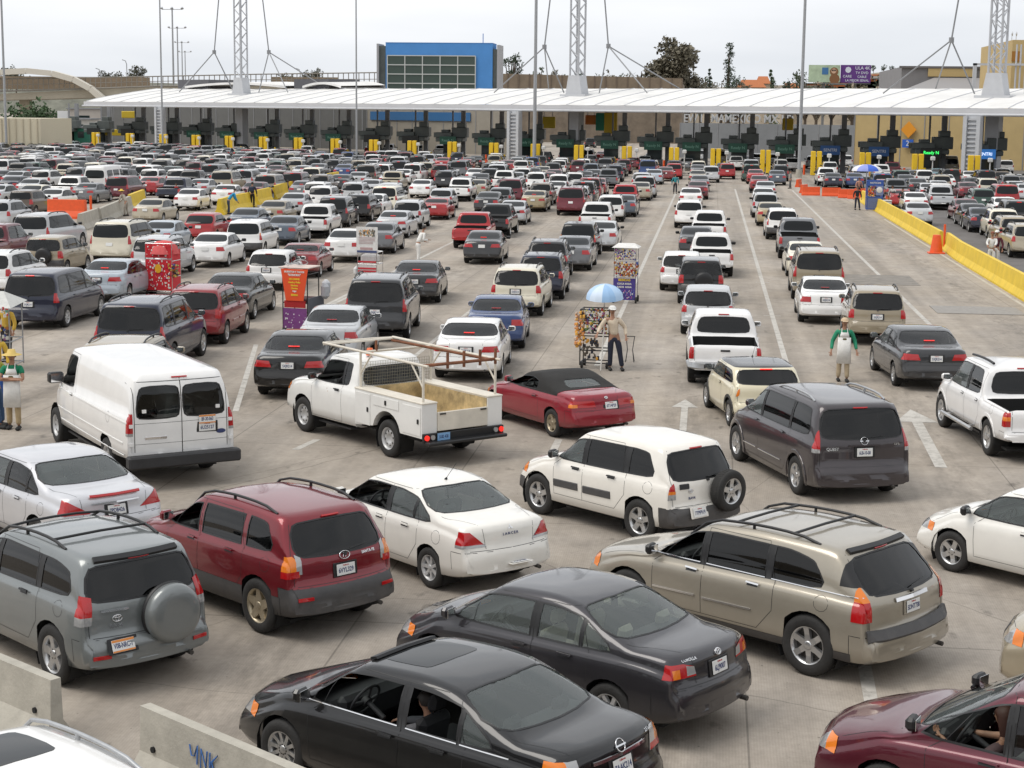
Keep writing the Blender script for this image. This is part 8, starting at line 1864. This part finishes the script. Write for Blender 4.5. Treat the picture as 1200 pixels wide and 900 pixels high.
 (214, 188, 'U', 'brown', 0, None), (247, 186, 'V', 'dgrey', 0, None), (247, 193, 'V', 'grey', 0, None), (288, 184, 'H', 'white', 0, None), (307, 180, 'U', 'white', 0, None), (328, 181, 'U', 'green', 0, None), (322, 189, 'U', 'green', 0, None), (342, 188, 'U', 'beige', 0, None), (367, 186, 'U', 'dgrey', 0, None), (390, 187, 'S', 'darkred', 0, None), (383, 180, 'S', 'silver', 0, None), (357, 180, 'U', 'maroon', 0, None), (397, 174, 'V', 'maroon', 0, None), (359, 171, 'U', 'white', 0, None), (304, 190, 'S', 'white', 0, None), (305, 198, 'S', 'silver', 0, None), (257, 180, 'S', 'maroon', 0, None), (242, 176, 'S', 'green', 0, None), (228, 180, 'S', 'maroon', 0, None), (216, 182, 'S', 'silver', 0, None), (207, 172, 'U', 'maroon', 0, None), (227, 171, 'U', 'red', 0, None), (255, 175, 'S', 'white', 0, None), (282, 169, 'S', 'dgrey', 0, None), (284, 178, 'S', 'silver', 0, None), (344, 176, 'S', 'grey', 0, None), (322, 175, 'S', 'white', 0, None), (203, 199, 'U', 'white', 0, None),
 (492, 183, 'V', 'dgrey', 0, None), (581, 180, 'U', 'white', 0, None), (517, 170, 'P', 'white', 0, None), (515, 185, 'S', 'red', 0, None), (455, 169, 'P', 'white', 0, None), (446, 177, 'U', 'silver', 0, None), (435, 188, 'S', 'white', 0, None), (440, 186, 'S', 'darkred', 0, None), (405, 185, 'S', 'silver', 0, None), (412, 178, 'S', 'dgrey', 0, None), (558, 183, 'S', 'black', 0, None), (535, 179, 'U', 'navy', 0, None), (595, 188, 'S', 'darkred', 0, None),
 (638, 178, 'P', 'black', 0, None), (662, 177, 'U', 'white', 0, None), (692, 182, 'H', 'grey', 0, None), (711, 177, 'S', 'beige', 0, None), (659, 188, 'U', 'white', 0, None), (673, 188, 'U', 'maroon', 0, None), (683, 187, 'U', 'white', 0, None), (645, 192, 'U', 'dgrey', 0, None), (634, 196, 'S', 'beige', 0, None), (625, 197, 'S', 'dgrey', 0, None), (610, 198, 'U', 'white', 0, None), (602, 203, 'S', 'silver', 0, None), (759, 188, 'S', 'grey', 0, None), (805, 186, 'S', 'grey', 0, None), (822, 176, 'U', 'silver', 0, None), (837, 168, 'U', 'white', 0, None), (692, 162, 'p', 'black', 0, None),
]
cars = []
for (px, py, k, col, hd, lb) in CAT:
    T_ = None; u, z = ROOF[k]; L = {'S': 4.55, 's': 4.8, 'C': 4.5, 'H': 4.15, 'U': 4.5, 'u': 4.55, 'k': 4.05, 'B': 5.25, 'V': 5.1, 'P': 5.3, 'p': 5.7, 'N': 5.4}[k]
    p = at(px, py, z); q = Matrix.Rotation(R_(hd), 2) @ V((0, u-L/2)); cars.append([p.x-q.x, p.y-q.y, k, col, hd, lb, L, px, py])
heroes = [(o.location.x, o.location.y) for o in C.objects if o.type == 'EMPTY' and o.get('category') and o.get('group') == 'cars waiting in the foreground']
def booth_y(x): t = (x-BA.x)/BD.x; return BA.y+BD.y*t
# far cars: settle into lanes so that none overlap
cars.sort(key=lambda c: c[1])
for it in range(60):
    mv = 0
    for i, a in enumerate(cars):
        for b in cars[i+1:]:
            if b[1]-a[1] > 9: 
                if b[1]-a[1] > 30: break
                continue
            dx, dy = b[0]-a[0], b[1]-a[1]; need = (a[6]+b[6])/2+.5
            if abs(dx) < 2.05 and abs(dy) < need:
                if abs(dx) > 1.2 and a[1] > 80: s = (2.08-abs(dx))/2; sg = 1 if dx > 0 else -1; a[0] -= sg*s; b[0] += sg*s
                elif abs(dx) > 1.5: s = (2.08-abs(dx))/2; sg = 1 if dx > 0 else -1; a[0] -= sg*s; b[0] += sg*s
                else: s = (need-abs(dy))/2+.01; sg = 1 if dy >= 0 else -1; b[1] += sg*s*1.6; a[1] -= sg*s*.4
                mv += 1
    cars.sort(key=lambda c: c[1])
    if not mv: break
print('relax', it, mv, len(cars))
# further cars seen only as roofs between the others
BARL = [V(at(*q).xy) for q in ((152, 246), (257, 252), (276, 246), (299, 240), (320, 234), (340, 228), (358, 225), (375, 219), (396, 214), (168, 239), (94, 270), (116, 262), (135, 254))]
def free(x, y, L): return all(abs(b.x-x) > 2.0 or abs(b.y-y) > 4 for b in BARL) and all(abs(c[0]-x) > 2.1 or abs(c[1]-y) > (c[6]+L)/2+.6 for c in cars)
rf = random.Random(21); names_ = ['white']*6+['silver']*5+['grey']*3+['dgrey']*4+['black']*3+['maroon']*2+['darkred', 'red', 'beige', 'tan', 'navy', 'blue', 'green', 'brown', 'cream']
fill = []
for li in range(60):
    x = 40-li*2.75
    y = 118
    while y < booth_y(x)-21:
        if -9 < x < 14 and y < 175: y += 7; continue
        if 5.5 < x < 14 and y < 190: y += 7; continue
        k = rf.choice('SSSsUUUuVHPB'); L = 4.7; xx = x+rf.uniform(-.2, .2)
        v = RM.transposed() @ V((xx, y, 1.5-CAM_H)); pxx = 600+v.x/-v.z*FPX
        if -25 < pxx < 1225 and free(xx, y, L) and rf.random() < .93: fill.append([xx, y, k, rf.choice(names_), 0, None, L, 0, 0]); cars.append(fill[-1])
        y += rf.uniform(6.3, 7.4)
print('fill', len(fill), len(cars))
ordw = ['', 'first', 'second', 'third', 'fourth', 'fifth', 'sixth', 'seventh', 'eighth', 'ninth', 'tenth', 'eleventh', 'twelfth', 'thirteenth', 'fourteenth', 'fifteenth', 'sixteenth', 'seventeenth', 'eighteenth', 'nineteenth', 'twentieth', '21st', '22nd', '23rd', '24th', '25th', '26th', '27th', '28th', '29th', '30th']
bx_ = [on_line(px).x for px, s in booths]
cars.sort(key=lambda c: -c[1]); cnt = {}
for c in cars:
    bi = min(range(len(bx_)), key=lambda i: abs(bx_[i]-c[0])); key = (bi, c[3], KINDS[c[2]][0]); cnt[key] = cnt.get(key, 0)+1; c.append((bi, cnt[key]))
cars.sort(key=lambda c: c[1])
MAXC = 330
for i, c in enumerate(cars):
    x, y, k, col, hd, lb, L, px, py, (bi, n) = c
    lite = y > 74
    r = spawn(k, col, x, y, R_(hd)+R_(rq.uniform(-1.2, 1.2)), lite)
    cn = CN.get(col, col); kn = KINDS[k][0]; bi_, tot = bi, cnt[(bi, col, kn)]
    if not lb:
        lb = ('%s %s in the lane of the %s booth from the left' % (cn, kn, where[bi+1])) if tot == 1 else ('%s %s, %s of its colour behind the %s booth from the left' % (cn, kn, ordw[min(n, 30)], where[bi+1]))
    tag(r, lb, 'car' if kn in ('sedan', 'hatchback', 'coupe') else kn.replace('large ', ''), 'vehicles queueing for the booths')
print('cars', len(cars))
# vehicles already past the booths
for px, py, k, col, lb in ((436, 150, 'S', 'maroon', 'dark red sedan already past the booths below the blue building'), (885, 158, 'P', 'white', 'white pickup past the booths'), (905, 161, 'P', 'silver', 'silver pickup past the booths'), (843, 152, 'N', 'beige', 'pale van past the booths behind the fence'), (690, 159, 'U', 'black', 'black off-roader driving away past the booths'), (706, 158, 'S', 'red', 'red sedan past the booths'), (928, 160, 'U', 'white', 'white off-roader past the booths'), (952, 162, 'U', 'silver', 'silver off-roader past the booths by the grey wall')):
    u, z = ROOF[k]; b = on_line(px, -12); r = spawn(k, col, b.x, b.y, 0, True); tag(r, lb, 'car', 'vehicles past the booths')
